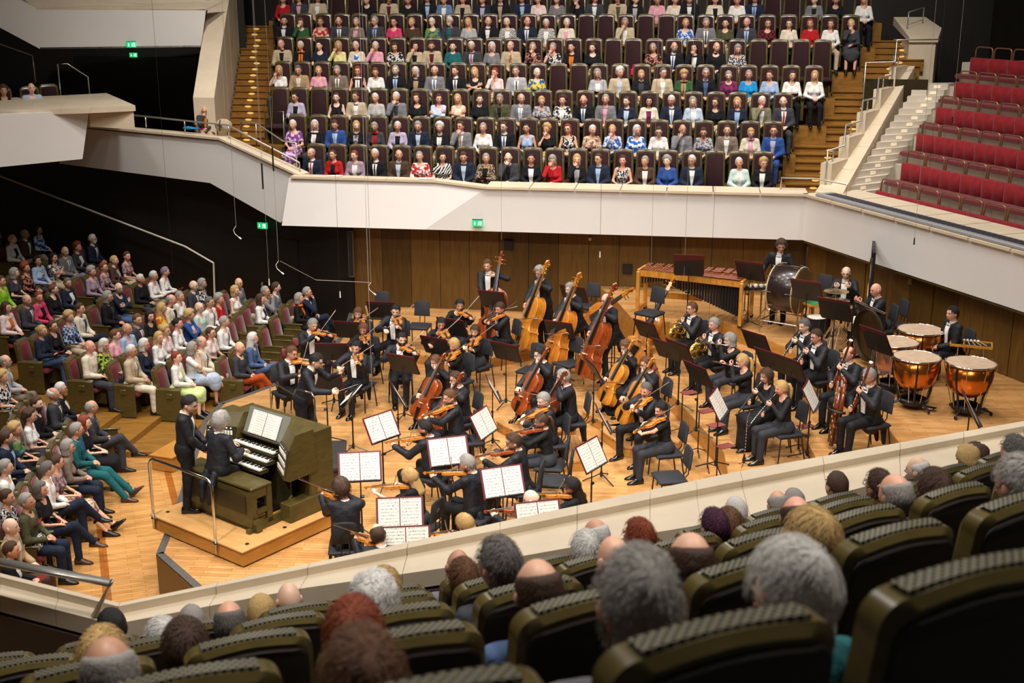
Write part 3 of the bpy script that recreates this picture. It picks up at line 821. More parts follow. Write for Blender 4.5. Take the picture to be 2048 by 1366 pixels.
class Fig:
    "joints of one figure, facing +y, floor at z = 0"
    def __init__(s, sex='m', sit=True, lean=.05, twist=0., roll=0., lw=None, rw=None, lp=(-.6, -.3, -1), rp=(.6, -.3, -1), head=(0, 0, 0), legs='sit', size=1.0, fat=0., seat=.46, hipy=0.):
        s.sex, s.sit, s.size, s.fat = sex, sit, size, fat
        f = .95 if sex == 'w' else 1.0
        f *= size; s.f = f
        hz = (seat + .085) if sit else .93 * f
        s.pel = Vector((0, hipy, hz))
        s.R = Matrix.Rotation(twist, 3, 'Z') @ Matrix.Rotation(-lean, 3, 'X') @ Matrix.Rotation(roll, 3, 'Y')
        T = lambda x, y, z: s.pel + s.R @ Vector((x * f, y * f, z * f))
        s.T = T
        sw = .150 if sex == 'w' else .172
        s.sh = [T(-sw, 0, .445), T(sw, 0, .445)]
        s.neck = T(0, -.01, .495)
        yaw, pit, rol = head
        s.HR = Matrix.Rotation(twist + yaw, 3, 'Z') @ Matrix.Rotation(-(lean * .6 + pit), 3, 'X') @ Matrix.Rotation(rol, 3, 'Y')
        s.hc = s.neck + s.HR @ Vector((0, .03 * f, .155 * f))
        if sit:
            lw = lw or (-.07, .25, .66); rw = rw or (.07, .25, .66)
        else:
            lw = lw or (-.24, .06, .84); rw = rw or (.24, .06, .84)
        l1, l2 = .285 * f, .255 * f
        s.el, s.wr = [None, None], [None, None]
        for i, (w, p) in enumerate(((lw, lp), (rw, rp))):
            s.el[i], s.wr[i] = ik(s.sh[i], Vector(w), l1, l2, p)
        hp = .085 * f
        s.hip = [s.pel + Vector((-hp, .02, -.02)), s.pel + Vector((hp, .02, -.02))]
        if legs == 'sit':
            s.kn = [Vector((-.11, hipy + .43 * f, .50 * f)), Vector((.11, hipy + .43 * f, .50 * f))]
            s.an = [Vector((-.10, hipy + .45 * f, .085)), Vector((.10, hipy + .43 * f, .085))]
        elif legs == 'wide':
            s.kn = [Vector((-.24, hipy + .38 * f, .49 * f)), Vector((.24, hipy + .38 * f, .49 * f))]
            s.an = [Vector((-.21, hipy + .36 * f, .085)), Vector((.21, hipy + .40 * f, .085))]
        elif legs == 'cross':
            s.kn = [Vector((-.06, hipy + .44 * f, .50 * f)), Vector((-.02, hipy + .45 * f, .63 * f))]
            s.an = [Vector((-.04, hipy + .46 * f, .085)), Vector((-.16, hipy + .66 * f, .30 * f))]
        elif legs == 'fwd':
            s.kn = [Vector((-.1, hipy + .44 * f, .46 * f)), Vector((.1, hipy + .44 * f, .46 * f))]
            s.an = [Vector((-.1, hipy + .78 * f, .10)), Vector((.1, hipy + .72 * f, .085))]
        elif legs == 'stool':
            s.kn = [Vector((-.2, .3, .55)), Vector((.2, .26, .58))]
            s.an = [Vector((-.22, .26, .085)), Vector((.24, .12, .2))]
        elif legs == 'step':
            s.kn = [Vector((-.1, .1, .5 * f)), Vector((.11, .0, .5 * f))]
            s.an = [Vector((-.11, .02, .085)), Vector((.13, -.14, .085))]
        else:
            s.kn = [Vector((-.1, .02, .5 * f)), Vector((.1, .02, .5 * f))]
            s.an = [Vector((-.11, -.01, .085)), Vector((.11, -.02, .085))]
        s.legs = legs
    def tors(s, ex=0., bottom=-.05, top=True, arms=2, hem=None):
        "torso and arm primitives grown by ex; arms 0 none, 1 to mid upper arm, 2 to the wrist"
        f = s.f; w = s.sex == 'w'; fa = s.fat
        TM = (np.array(s.R, np.float32), np.array(s.pel, np.float32), np.array((1, 1.45, 1), np.float32), .83)
        e = ex * 1.1
        q = []
        wr = (.148 if w else .152) + fa * .6
        q.append(((0, 0, bottom), (0, 0, .10 * f), wr * f + e, (.118 if w else .14 + fa * .8) * f + e, TM))
        q.append(((0, .0 + fa * .2, .10 * f), (0, .0, .33 * f), (.118 if w else .14 + fa) * f + e, (.128 if w else .155 + fa * .4) * f + e, TM))
        if top: q.append(((0, 0, .33 * f), (0, -.012, .43 * f), (.125 if w else .15) * f + e, .085 * f + e, TM))
        TU = (TM[0], TM[1], np.array((1, 1, 1), np.float32), 1.0)
        sw = (.108 if w else .13)
        if top: q.append(((-sw * f, -.005, .432 * f), (sw * f, -.005, .432 * f), .056 * f + ex, .056 * f + ex, TU))
        if w:
            for sx in (-1, 1): q.append(((sx * .068 * f, .075 * f, .275 * f), (sx * .062 * f, .07 * f, .30 * f), .058 * f + ex * .6, .05 * f + ex * .6, TU))
        g = 1.0 + fa
        ar = (.040, .033, .024) if w else (.046, .037, .027)
        for i in (0, 1):
            if arms >= 2:
                q.append((s.sh[i], s.el[i], ar[0] * f * g + ex, ar[1] * f * g + ex)); q.append((s.el[i], s.wr[i].lerp(s.el[i], .06), ar[1] * f * g + ex, ar[2] * f + ex))
            elif arms == 1:
                q.append((s.sh[i], s.sh[i].lerp(s.el[i], .62), ar[0] * f * g + ex, (ar[0] + ar[1]) / 2 * f * g + ex * 1.3))
        return q
    def leg(s, ex=0., end=1.0, pelvis=True):
        f = s.f; q = []; g = 1 + s.fat * .8
        if pelvis: q.append((s.pel + Vector((-.06, 0, 0)), s.pel + Vector((.06, 0, 0)), .125 * f * g + ex, .125 * f * g + ex))
        for i in (0, 1):
            q.append((s.hip[i], s.kn[i], .078 * f * g + ex, .056 * f + ex))
            q.append((s.kn[i], s.kn[i].lerp(s.an[i], end), .055 * f + ex, .036 * f + ex * 1.4))
        return q
    def bounds(s, m=.2):
        P = [s.pel, s.neck, s.hc] + s.sh + s.el + s.wr + s.kn + s.an
        lo = [min(p[i] for p in P) - m for i in range(3)]; hi = [max(p[i] for p in P) + m for i in range(3)]
        return lo, hi

def bounds_of(prims, s):
    lo = np.full(3, 9.); hi = -lo
    for p in prims:
        if len(p) > 4:
            T = p[4]; R = T[0]; pts = [R @ np.array(x) + T[1] for x in p[:2]]
        else: pts = [np.array(x) for x in p[:2]]
        r = max(p[2], p[3]) + .03
        for x in pts: lo = np.minimum(lo, x - r); hi = np.maximum(hi, x + r)
    return lo, hi
def sdf_mesh(prims, h, name, k=.03, cut=None):
    lo, hi = bounds_of(prims, None)
    fn = lambda P: sdf_eval(P, prims, k)
    if cut is not None:
        fn0 = fn; fn = lambda P: np.maximum(fn0(P), cut(P))
    V, Q = surf_nets(fn, lo, hi, h)
    return V, Q

# ---- head, hands
def head_pos(d):
    "unit direction (y forward) to a point on the head"
    x, y, z = d
    px, py, pz = x * .076, y * .096, z * .118
    if z < 0:
        t = min(1, -z)
        px *= 1 - .30 * t ** 1.5
        if y < 0: py *= 1 - .35 * t
        else: py *= 1 - .02 * t
    if y < -.2 and z > -.3: py *= 1.04
    if y > 0:
        fx = abs(px)
        g = lambda v, m, s_: math.exp(-((v - m) / s_) ** 2)
        py += .0235 * g(px, 0, .0115) * (g(pz, -.026, .013) + .55 * g(pz, -.008, .016))
        py -= .0095 * g(fx, .031, .015) * g(pz, .012, .013)
        py += .005 * g(pz, .033, .011) * g(fx, .025, .035)
        py += .006 * g(px, 0, .02) * g(pz, -.062, .008)
        py -= .004 * g(px, 0, .022) * g(pz, -.048, .006)
        py += .010 * g(px, 0, .024) * g(pz, -.098, .016)
        py += .004 * g(fx, .042, .014) * g(pz, -.022, .018)
    return (px, py, pz)
def head_mb(lod=1):
    nt, nph = ((22, 28) if lod else (16, 20))
    b = MB(); vs = []
    for i in range(1, nt):
        th = math.pi * i / nt
        for k in range(nph):
            u = k / nph * 2 - 1
            ph = math.pi * (math.copysign(abs(u) ** 1.35, u))
            vs.append(head_pos((math.sin(th) * math.sin(ph), math.sin(th) * math.cos(ph), math.cos(th))))
    fs = [((i) * nph + k, (i + 1) * nph + k, (i + 1) * nph + (k + 1) % nph, i * nph + (k + 1) % nph) for i in range(nt - 2) for k in range(nph)]
    vs += [(0, 0, .118), (0, .01, -.112)]; T, B = len(vs) - 2, len(vs) - 1
    fs += [(T, k, (k + 1) % nph) for k in range(nph)] + [(B, (nt - 2) * nph + (k + 1) % nph, (nt - 2) * nph + k) for k in range(nph)]
    b.add(vs, fs, 0)
    for s in (-1, 1):
        b.ell((s * .077, -.008, -.004), (.010, .022, .033), 7, 5, 0, Matrix.Rotation(s * -.35, 4, 'Z') @ Matrix.Rotation(.2, 4, 'X'))
        b.ell((s * .031, .0790, .011), (.0155, .009, .0064), 7, 4, 1)
        M = Matrix.Rotation(s * .06, 4, 'Y') @ Matrix.Rotation(s * -.25, 4, 'Z')
        b.box((s * .031, .0915, .030), (.030, .006, .0055), 0, 2, M)
    b.ell((0, .0985, -.058), (.021, .007, .0065), 8, 4, 3)
    return b
HEAD = [head_mb(0), head_mb(1)]
NECKP = (-.015, -.10)

def hand_mb(curl=.6, spread=.12):
    "left hand: origin wrist, fingers +y, palm facing -z, thumb towards +x"
    b = MB()
    ring = lambda y, w, t, z: [(math.cos(a) * w, y, z + math.sin(a) * t) for a in [2 * math.pi * k / 8 for k in range(8)]]
    b.loft([ring(-.03, .024, .018, 0), ring(.0, .026, .017, 0), ring(.045, .038, .014, 0), ring(.085, .04, .011, -.002)])
    for k, (x, L) in enumerate(((.029, .072), (.010, .08), (-.010, .074), (-.028, .058))):
        p = Vector((x, .08, -.002)); a = 0.15 + curl * .5; path = [p]; d0 = (x * spread * 6)
        for sgm, fr in ((.45, 0), (.3, 1), (.25, 2)):
            p = p + Vector((d0 * sgm * L * 2, math.cos(a) * L * sgm, -math.sin(a) * L * sgm)); path.append(p); a += curl * .75
        b.tube(path, [.0088, .0085, .0078, .006], 5)
    p = Vector((.03, .018, -.004)); path = [p, p + Vector((.022, .022, -.012)), p + Vector((.03, .048, -.022 - .01 * curl)), p + Vector((.022, .068, -.03 - .012 * curl))]
    b.tube(path, [.012, .0105, .009, .006], 5)
    return b
HANDS = {c: hand_mb(c) for c in (.15, .6, 1.1)}
def hand_at(b, wr, fwd, nrm, side, curl, scale):
    "append a hand; fwd finger direction, nrm palm normal, side 0 left 1 right"
    y = Vector(fwd).normalized(); z = -Vector(nrm); z = (z - y * z.dot(y))
    if z.length < 1e-4: z = y.orthogonal()
    z.normalize(); x = y.cross(z)
    sx = 1 if side == 0 else -1
    M = Matrix(((x.x * sx, y.x, z.x, wr[0]), (x.y * sx, y.y, z.y, wr[1]), (x.z * sx, y.z, z.z, wr[2]), (0, 0, 0, 1))) @ Matrix.Scale(scale, 4)
    src = HANDS[curl]
    n0 = len(b.f); b.merge(src, M)
    if side == 1: b.f[n0:] = [f[::-1] for f in b.f[n0:]]

SKINS = {'a': 'e3b093', 'b': 'dba488', 'c': 'ecc2a8', 'd': 'c9967a', 'e': 'e4a58e'}
def skin(c): return mat('skin_' + c, SKINS[c], .5, var=.06, vscale=14)
HAIRC = {'g': 'a09a94', 'w': 'dcd8d2', 'k': '1c1614', 'n': '4a3222', 'y': 'c8a468', 'r': '8a3c1c', 'd': '6a6460', 'p': '8a7890', 'a': '6a4428', 'v': '4a1c38'}
HAIRW = {'g': 'grey', 'w': 'white', 'k': 'black', 'n': 'brown', 'y': 'blonde', 'r': 'red', 'd': 'dark grey', 'p': 'lilac', 'a': 'light brown', 'v': 'violet'}
STYLEW = {'s': 'short', 'b': 'no', 'h': 'thinning', 'l': 'long', 'o': 'bobbed', 'c': 'curly', 'p': 'ponytailed', 'u': 'pinned-up'}
def hairmat(c): return mat('hair_' + HAIRW[c].replace(' ', '_'), HAIRC[c], .55, var=.3, vscale=40, stretch=(3, 3, .6), bump=.5, bscale=90)
M_EYE = mat('eye', '2a211c', .3); M_LIP = mat('lip', 'b0605a', .5)
def nhash(x, y, z): 
    v = math.sin(x * 127.1 + y * 311.7 + z * 74.7) * 43758.5453
    return v - math.floor(v)
def hair_mb(style, fine=False):
    b = MB(); nt, nph = (26, 36) if fine else (16, 22)
    th0 = {'s': .013, 'h': .010, 'l': .017, 'o': .022, 'c': .036, 'p': .011, 'u': .013}[style]
    vs = []
    for i in range(0, nt + 1):
        th = math.pi * i / nt
        for k in range(nph):
            ph = 2 * math.pi * k / nph - math.pi
            d = (math.sin(th) * math.sin(ph), math.sin(th) * math.cos(ph), math.cos(th))
            a = abs(math.degrees(ph))
            if a < 48: line = .60 if style in 'olc' else .63
            elif a < 85: line = .60 + (.06 - .60) * (a - 48) / 37
            elif a < 108: line = .06 - (.10 * (a - 85) / 23 if style != 'o' else .5 * (a - 85) / 23)
            else: line = -.04 - .56 * min(1, (a - 108) / 30)
            if style == 'o' and 60 < a: line = min(line, .3 - .9 * min(1, (a - 60) / 40))
            if style == 'l' and 62 < a: line = min(line, .35 - .85 * min(1, (a - 62) / 40))
            m = max(-1, min(1, (d[2] - line) / .10))
            t = th0 * (1.25 if d[2] > .5 else 1.0) if m > 0 else 0
            t = th0 * max(0, m) + (-.014 if m <= 0 else 0) * min(1, -m * 3 + .2) if m < 1 else t
            if style == 'h':
                cr_ = d[1] * .30 + d[2] * .954; q_ = max(0, min(1, (cr_ - .50) / .16)); t = t * (1 - q_) - .012 * q_
            if style in 'c' and t > 0: t += (nhash(i * 1.3, k * .7, 1) - .5) * .022
            elif t > 0: t += (nhash(i * .2, k * .9, 2) - .5) * .004
            p = Vector(head_pos(d)); v = Vector(d)
            vs.append(tuple(p + v * t))
    fs = [(i * nph + k, (i + 1) * nph + k, (i + 1) * nph + (k + 1) % nph, i * nph + (k + 1) % nph) for i in range(nt) for k in range(nph)]
    b.add(vs, fs)
    def curtain(a0, a1, z0, z1, r0, r1, th, n=14, rows=6, tuck=0.0):
        rings = []
        for j in range(rows + 1):
            t = j / rows; z = z0 + (z1 - z0) * t; r = r0 + (r1 - r0) * t; yo = -.012 - tuck * t
            out = []; inn = []
            for q in range(n + 1):
                an = math.radians(a0 + (a1 - a0) * q / n); wob = (nhash(q * 1.7, 3, 5) - .5) * .012
                zz = z + (.018 * (nhash(q, 9, 1) - .5) if j == rows else 0)
                thk = th * (1 - .65 * t * t)
                out.append((math.sin(an) * (r * .92 + wob), -math.cos(an) * (r * 1.05 + wob) + yo, zz))
                inn.append((math.sin(an) * (r * .92 - thk + wob), -math.cos(an) * (r * 1.05 - thk + wob) + yo, zz))
            rings.append(out + inn[::-1])
        b.loft(rings)
    if style == 'l': curtain(-112, 112, .03, -.27, .09, .098, .03, tuck=.02)
    if style == 'o': curtain(-122, 122, .02, -.125, .095, .092, .03)
    if style == 'p':
        b.tube([(0, -.10, .03), (0, -.135, .02), (0, -.155, -.06), (.005, -.14, -.16), (.01, -.125, -.25)], [.018, .028, .034, .028, .008], 8)
    if style == 'u': b.ell((0, -.108, .025), (.042, .034, .042), 9, 7)
    return b
HAIRME = {}
def hair_mesh(style):
    if style not in HAIRME: HAIRME[style] = hair_mb(style).mesh('hair', True)
    return HAIRME[style]
def glasses_mb():
    b = MB()
    for s in (-1, 1):
        ring = [(s * .032 + math.cos(a) * .021, .0985 - abs(math.cos(a)) * .002, .012 + math.sin(a) * .015) for a in [2 * math.pi * k / 10 for k in range(11)]]
        b.tube(ring, .0021, 4, caps=False)
        b.tube([(s * .053, .097, .016), (s * .075, .06, .012), (s * .082, -.01, .006)], .002, 4)
    b.tube([(-.011, .1, .016), (.011, .1, .016)], .002, 4)
    return b
GLASSES = glasses_mb().mesh('glasses')
M_GLS = mat('spectacle_frame', '2a2624', .3, .4)

def np_mesh(name, V, Q, extra=None):
    "mesh from arrays plus MB islands (their material indices kept)"
    b = MB(); b.v = [tuple(map(float, p)) for p in V]; b.f = [tuple(int(i) for i in q) for q in Q]; b.m = [0] * len(b.f)
    if extra: b.merge(extra)
    return b.mesh(name, True)
def body_mesh(F, h, lod=1, curl=(.6, .6), hdir=(None, None)):
    prims = F.tors(0.) + F.leg(0.)
    f = F.f
    nk = F.hc + F.HR @ Vector((0, -.015 * f, -.075 * f))
    prims.append((F.neck + (F.R @ Vector((0, 0, -.03))), nk, .056 * f, .049 * f))
    for i in (0, 1):
        d = (F.an[i] - F.kn[i]); fw = Vector((0, 1, 0)) if abs(d.normalized().z) > .75 else Vector((0, .6, .75)) - d.normalized() * .2
        fw.normalize()
        prims.append((F.an[i] + Vector((0, 0, -.035)), F.an[i] + fw * .14 * f + Vector((0, 0, -.05 if fw.z < .3 else -.02)), .024 * f, .018 * f))
    V, Q = sdf_mesh(prims, h, 'body', .028)
    ex = MB()
    M = Matrix.Translation(F.hc) @ F.HR.to_4x4() @ Matrix.Scale(f * 1.02, 4)
    ex.merge(HEAD[lod], M)
    for i in (0, 1):
        fw = (F.wr[i] - F.el[i]).normalized()
        if hdir[i] is not None: fw, nr = Vector(hdir[i][0]), Vector(hdir[i][1])
        else:
            nr = Vector((0, -.3, -1)) if F.sit else Vector((1 if i == 0 else -1, 0, 0))
            if F.wr[i].z > F.pel.z + .28: nr = Vector((0, -1, .2))
        hand_at(ex, F.wr[i], fw, nr, i, curl[i], f * (.9 if F.sex == 'w' else 1.0))
    return np_mesh('body', V, Q, ex)
def top_mesh(F, h, kind, ex=.017):
    "kind: jacket (long sleeves), blouse, short, sleeveless, tail (jacket with tails)"
    arms = {'jacket': 2, 'tail': 2, 'blouse': 2, 'short': 1, 'sleeveless': 0}[kind]
    e = {'jacket': .02, 'tail': .02, 'blouse': .013, 'short': .013, 'sleeveless': .011}[kind]
    pr = F.tors(e, -.08 if kind in ('jacket', 'tail') else -.04, True, arms)
    V, Q = [None] * 2
    cut = None
    f = F.f
    if kind in ('blouse', 'short', 'sleeveless'):
        nb = F.T(0, .055, .50); r = .085 * f
        ws = np.array(nb, np.float32)
        cut = lambda P: r - np.sqrt(((P - ws) ** 2).sum(1))
    else:
        nb = F.T(0, .02, .525); r = .07 * f; ws = np.array(nb, np.float32)
        cut = lambda P: r - np.sqrt(((P - ws) ** 2).sum(1))
    if kind == 'tail':
        # two long tails hanging behind
        for s in (-1, 1):
            if F.sit:
                p0 = F.pel + Vector((s * .08, -.12, -.02)); p1 = F.pel + Vector((s * .09, -.2, -.16)); p2 = F.pel + Vector((s * .075, -.24, -.42))
            else:
                p0 = F.pel + Vector((s * .08, -.09, 0)); p1 = F.pel + Vector((s * .09, -.11, -.2)); p2 = F.pel + Vector((s * .07, -.12, -.46))
            pr += [(p0, p1, .05, .05), (p1, p2, .05, .03)]
    return sdf_mesh(pr, h, 'top', .028, cut)
def bottom_mesh(F, h, kind):
    if kind == 'skirt':
        pr = F.leg(.02, .25); m0 = (F.kn[0] + F.kn[1]) / 2; mh = (F.hip[0] + F.hip[1]) / 2
        pr += [(mh, m0, .1, .085), (m0, m0 + Vector((0, .015, -.12)), .085, .1)]
        return sdf_mesh(pr, h, 'skirt', .08)
    if kind == 'gown':
        pr = F.leg(.022, .96); m0 = (F.kn[0] + F.kn[1]) / 2; ma = (F.an[0] + F.an[1]) / 2
        pr += [(m0, ma, .09, .13), ((F.hip[0] + F.hip[1]) / 2, m0, .1, .09)]
        return sdf_mesh(pr, h, 'skirt', .09)
    return sdf_mesh(F.leg(.013, 1.0 if F.sex == 'm' else .97), h, 'trousers', .03)
def shoe_mb(F, heel=False):
    b = MB(); f = F.f
    for i in (0, 1):
        d = (F.an[i] - F.kn[i]).normalized()
        fw = Vector((0, 1, 0)) if abs(d.z) > .75 else Vector((0, .72, .7)).normalized()
        up = Vector((0, 0, 1)) if fw.z < .2 else Vector((0, -.7, .72)).normalized()
        side = fw.cross(up).normalized()
        base = F.an[i] - up * .085
        rings = []
        for y, w, hh in ((-.075, .02, .06), (-.065, .038, .1), (-.02, .043, .118), (.03, .043, .105), (.10, .046, .06), (.155, .042, .042), (.19, .025, .03), (.2, .008, .015)):
            r = []
            for k in range(10):
                a = 2 * math.pi * k / 10; c_, s_ = math.cos(a), math.sin(a)
                r.append(base + fw * y * f + side * c_ * w + up * (max(0.0, hh * .5 + s_ * hh * .5)))
            rings.append(r)
        b.loft(rings)
    return b
def front_patch(F, prims, kk, poly_fn, z0, z1, n, m, off):
    "patch lying on the chest: columns by half-width function poly_fn(t) -> (x0, x1)"
    f = F.f
    pts = []
    for i in range(n + 1):
        t = i / n; z = z0 + (z1 - z0) * t; x0, x1 = poly_fn(t)
        for j in range(m + 1): pts.append((x0 + (x1 - x0) * j / m, z))
    A = np.array([(x * f, 0, z * f) for x, z in pts], np.float32)
    R = np.array(F.R, np.float32); o = np.array(F.pel, np.float32)
    y = np.full(len(A), .32, np.float32)
    for _ in range(26):
        Q = A.copy(); Q[:, 1] = y
        d = sdf_eval(Q @ R.T + o, prims, kk) - off
        y = np.where(y > -.05, y - d * .9, y)
    Q = A.copy(); Q[:, 1] = np.clip(y, .0, .3)
    W = Q @ R.T + o
    b = MB()
    b.grid([[tuple(map(float, W[i * (m + 1) + j])) for j in range(m + 1)] for i in range(n + 1)])
    b.f = [q[::-1] for q in b.f]
    return b
def collar_mb(F):
    b = MB(); f = F.f; ax = (F.HR @ Vector((0, 0, 1)) + F.R @ Vector((0, 0, 1))).normalized()
    c = F.neck + (F.R @ Vector((0, .004, .0)))
    x = Vector((1, 0, 0)); y = ax.cross(x).normalized(); x = y.cross(ax)
    rings = []
    for h0, r in ((-.03, .064), (.012, .06), (.022, .057), (.02, .05)):
        rings.append([c + ax * h0 * f + (x * math.cos(a) + y * math.sin(a)) * r * f * 1.02 for a in [2 * math.pi * k / 12 for k in range(12)]])
    b.loft(rings, caps=False)
    return b
# ------------------------------------------------------------------ clothes and audience
COLS = {'navy': ('1e2638', 'navy'), 'black': ('17161a', 'black'), 'white': ('e9e6e2', 'white'), 'cream': ('ddd2bd', 'cream'), 'beige': ('bba98c', 'beige'), 'tan': ('a98c68', 'tan'), 'grey': ('77767a', 'grey'),
        'dgrey': ('3c3c42', 'dark grey'), 'lgrey': ('a9a8ac', 'light grey'), 'brown': ('4a3628', 'brown'), 'taupe': ('7d6d62', 'taupe'), 'khaki': ('77735a', 'khaki'), 'olive': ('4c4c34', 'olive'), 'blue': ('2c4c8c', 'blue'),
        'lblue': ('9db4d6', 'light blue'), 'pblue': ('b7c6da', 'pale blue'), 'cyan': ('1e8fd0', 'bright blue'), 'red': ('b01a20', 'red'), 'maroon': ('5a1a26', 'maroon'), 'pink': ('e0a0b0', 'pink'), 'hotpink': ('d04068', 'deep pink'),
        'ppink': ('e6cfcb', 'pale pink'), 'mauve': ('9d8596', 'mauve'), 'lilac': ('b2a8c0', 'lilac'), 'purple': ('6a3c78', 'purple'), 'green': ('2e5a34', 'green'), 'lime': ('8cc830', 'lime green'), 'plime': ('cfe39a', 'pale lime'), 'teal': ('1f5f62', 'teal'),
        'mint': ('c6dcd4', 'pale mint'), 'yellow': ('e6dc98', 'pale yellow'), 'orange': ('d8701c', 'orange'), 'denim': ('4c6288', 'denim blue'), 'rust': ('b04a1c', 'rust orange'), 'silver': ('b4b0ae', 'silver'), 'vest': ('6480a8', 'blue knitted')}
PATS = {'fpurple': ('7a3c84', 'd9b8d8', 'purple floral', 14), 'bw': ('18181c', 'd8d4d0', 'black-and-white printed', 22), 'fred': ('e8dcd4', 'b82c34', 'red-and-cream floral', 16), 'fgreen': ('1c2a1c', 'a8c040', 'black-and-green floral', 18),
        'fyellow': ('d8c040', '2c5ca0', 'colourful floral', 15), 'fblue': ('c8d4e4', '3c5ca0', 'blue floral', 18), 'fdark': ('18161c', 'b0705c', 'dark floral', 22), 'leo': ('a08c70', '3c3028', 'leopard print', 30), 'fbeige': ('cdb8a0', '8c6048', 'beige floral', 18),
        'plaid': ('7c1c24', '1c1418', 'red plaid', 12), 'bplaid': ('2c3c64', 'a8b4cc', 'blue plaid', 12), 'fmag': ('8c2458', '402848', 'magenta printed', 14), 'dots': ('17161c', 'd8d4d4', 'black dotted', 34), 'fgrey': ('b4b0b4', '5c5864', 'grey patterned', 24),
        'fred2': ('b42830', 'e0c8a8', 'red floral', 14), 'fgold': ('e0b838', 'c85828', 'yellow floral', 12), 'blueprint': ('2468c0', 'e4e8f0', 'blue-and-white printed', 12), 'stripe': ('18181c', 'e4e0dc', 'black-and-white striped', 0), 'check': ('dcd8d4', '28282c', 'checked', 26),
        'fmauve': ('a88c90', '6c4c54', 'mauve floral', 20), 'fteal': ('10403c', '30a09a', 'teal floral', 14), 'green2': ('6c8c3c', '2c4c6c', 'green-and-blue patterned', 10)}
def cloth(c):
    if c in COLS: return mat('cloth_' + c, COLS[c][0], .85, var=.14, vscale=5, bump=.9, bscale=13, spec=.25)
    n = 'cloth_' + c
    if n in _M: return _M[n]
    a, b_, w, sc = PATS[c]
    m = bpy.data.materials.new(n); m.use_nodes = True
    nt = m.node_tree; N = nt.nodes; L = nt.links; bs = N['Principled BSDF']; bs.inputs['Roughness'].default_value = .85; bs.inputs['Specular IOR Level'].default_value = .25
    tc = N.new('ShaderNodeTexCoord')
    if c == 'stripe':
        tx = N.new('ShaderNodeTexWave'); tx.inputs['Scale'].default_value = 9; tx.inputs['Distortion'].default_value = 3; tx.bands_direction = 'DIAGONAL'
    elif c in ('plaid', 'bplaid', 'check'):
        tx = N.new('ShaderNodeTexChecker'); tx.inputs['Scale'].default_value = sc * 1.6
    else:
        tx = N.new('ShaderNodeTexNoise'); tx.inputs['Scale'].default_value = sc; tx.inputs['Detail'].default_value = 1
    L.new(tc.outputs['Object'], tx.inputs['Vector'])
    cr = N.new('ShaderNodeValToRGB'); cr.color_ramp.elements[0].position = .47; cr.color_ramp.elements[1].position = .55
    cr.color_ramp.elements[0].color = (*srgb(a), 1); cr.color_ramp.elements[1].color = (*srgb(b_), 1)
    L.new(tx.outputs[1] if c in ('plaid', 'bplaid', 'check') else tx.outputs[0], cr.inputs[0]); L.new(cr.outputs[0], bs.inputs['Base Color'])
    _M[n] = m
    return m
def colw(c): return COLS[c][1] if c in COLS else PATS[c][2]

POSES = {  # wrists, elbow poles
 'l': dict(),
 'c': dict(lw=(.09, .215, .83), rw=(-.09, .19, .86), lp=(-1, .1, -.6), rp=(1, .1, -.6)),
 'h': dict(rw=(.05, .20, 1.03), rp=(.5, .3, -1), lw=(-.02, .24, .68)),
 'k': dict(lw=(-.06, .30, .72), rw=(.06, .30, .72)),
 'a': dict(lw=(-.20, .22, .66), rw=(.20, .22, .66))}
HEADV = [(0, 0, 0), (.38, .04, .03), (-.38, .06, -.04), (.08, .28, .06), (-.15, -.04, .1)]
_FC, _BC, _TC, _XC = {}, {}, {}, {}
AH = .027
def afig(sex, pose, legs, hv):
    k = (sex, pose, legs, hv)
    if k not in _FC: _FC[k] = Fig(sex, True, .04 if pose != 'k' else .12, head=HEADV[hv], legs=legs, **POSES[pose])
    return _FC[k]
def a_body(sex, pose, legs, hv):
    k = (sex, pose, legs, hv)
    if k not in _BC: _BC[k] = body_mesh(afig(*k), AH, 0, (.6, 1.1 if pose == 'h' else .6))
    return _BC[k]
def a_top(sex, pose, kind):
    k = (sex, pose, kind)
    if k not in _TC: _TC[k] = np_mesh({'jacket': 'jacket', 'blouse': 'blouse', 'short': 'short_sleeved_top', 'sleeveless': 'sleeveless_top'}[kind], *top_mesh(afig(sex, pose, 'sit', 0), AH * .92, kind))
    return _TC[k]
def a_bot(sex, legs, kind):
    k = (sex, legs, 'bot', kind)
    if k not in _TC: _TC[k] = np_mesh('skirt' if kind == 'skirt' else 'trousers', *bottom_mesh(afig(sex, 'l', legs, 0), AH, kind))
    return _TC[k]
def a_shoes(sex, legs):
    k = (sex, legs, 'shoes')
    if k not in _TC: _TC[k] = shoe_mb(afig(sex, 'l', legs, 0)).mesh('shoes', True)
    return _TC[k]
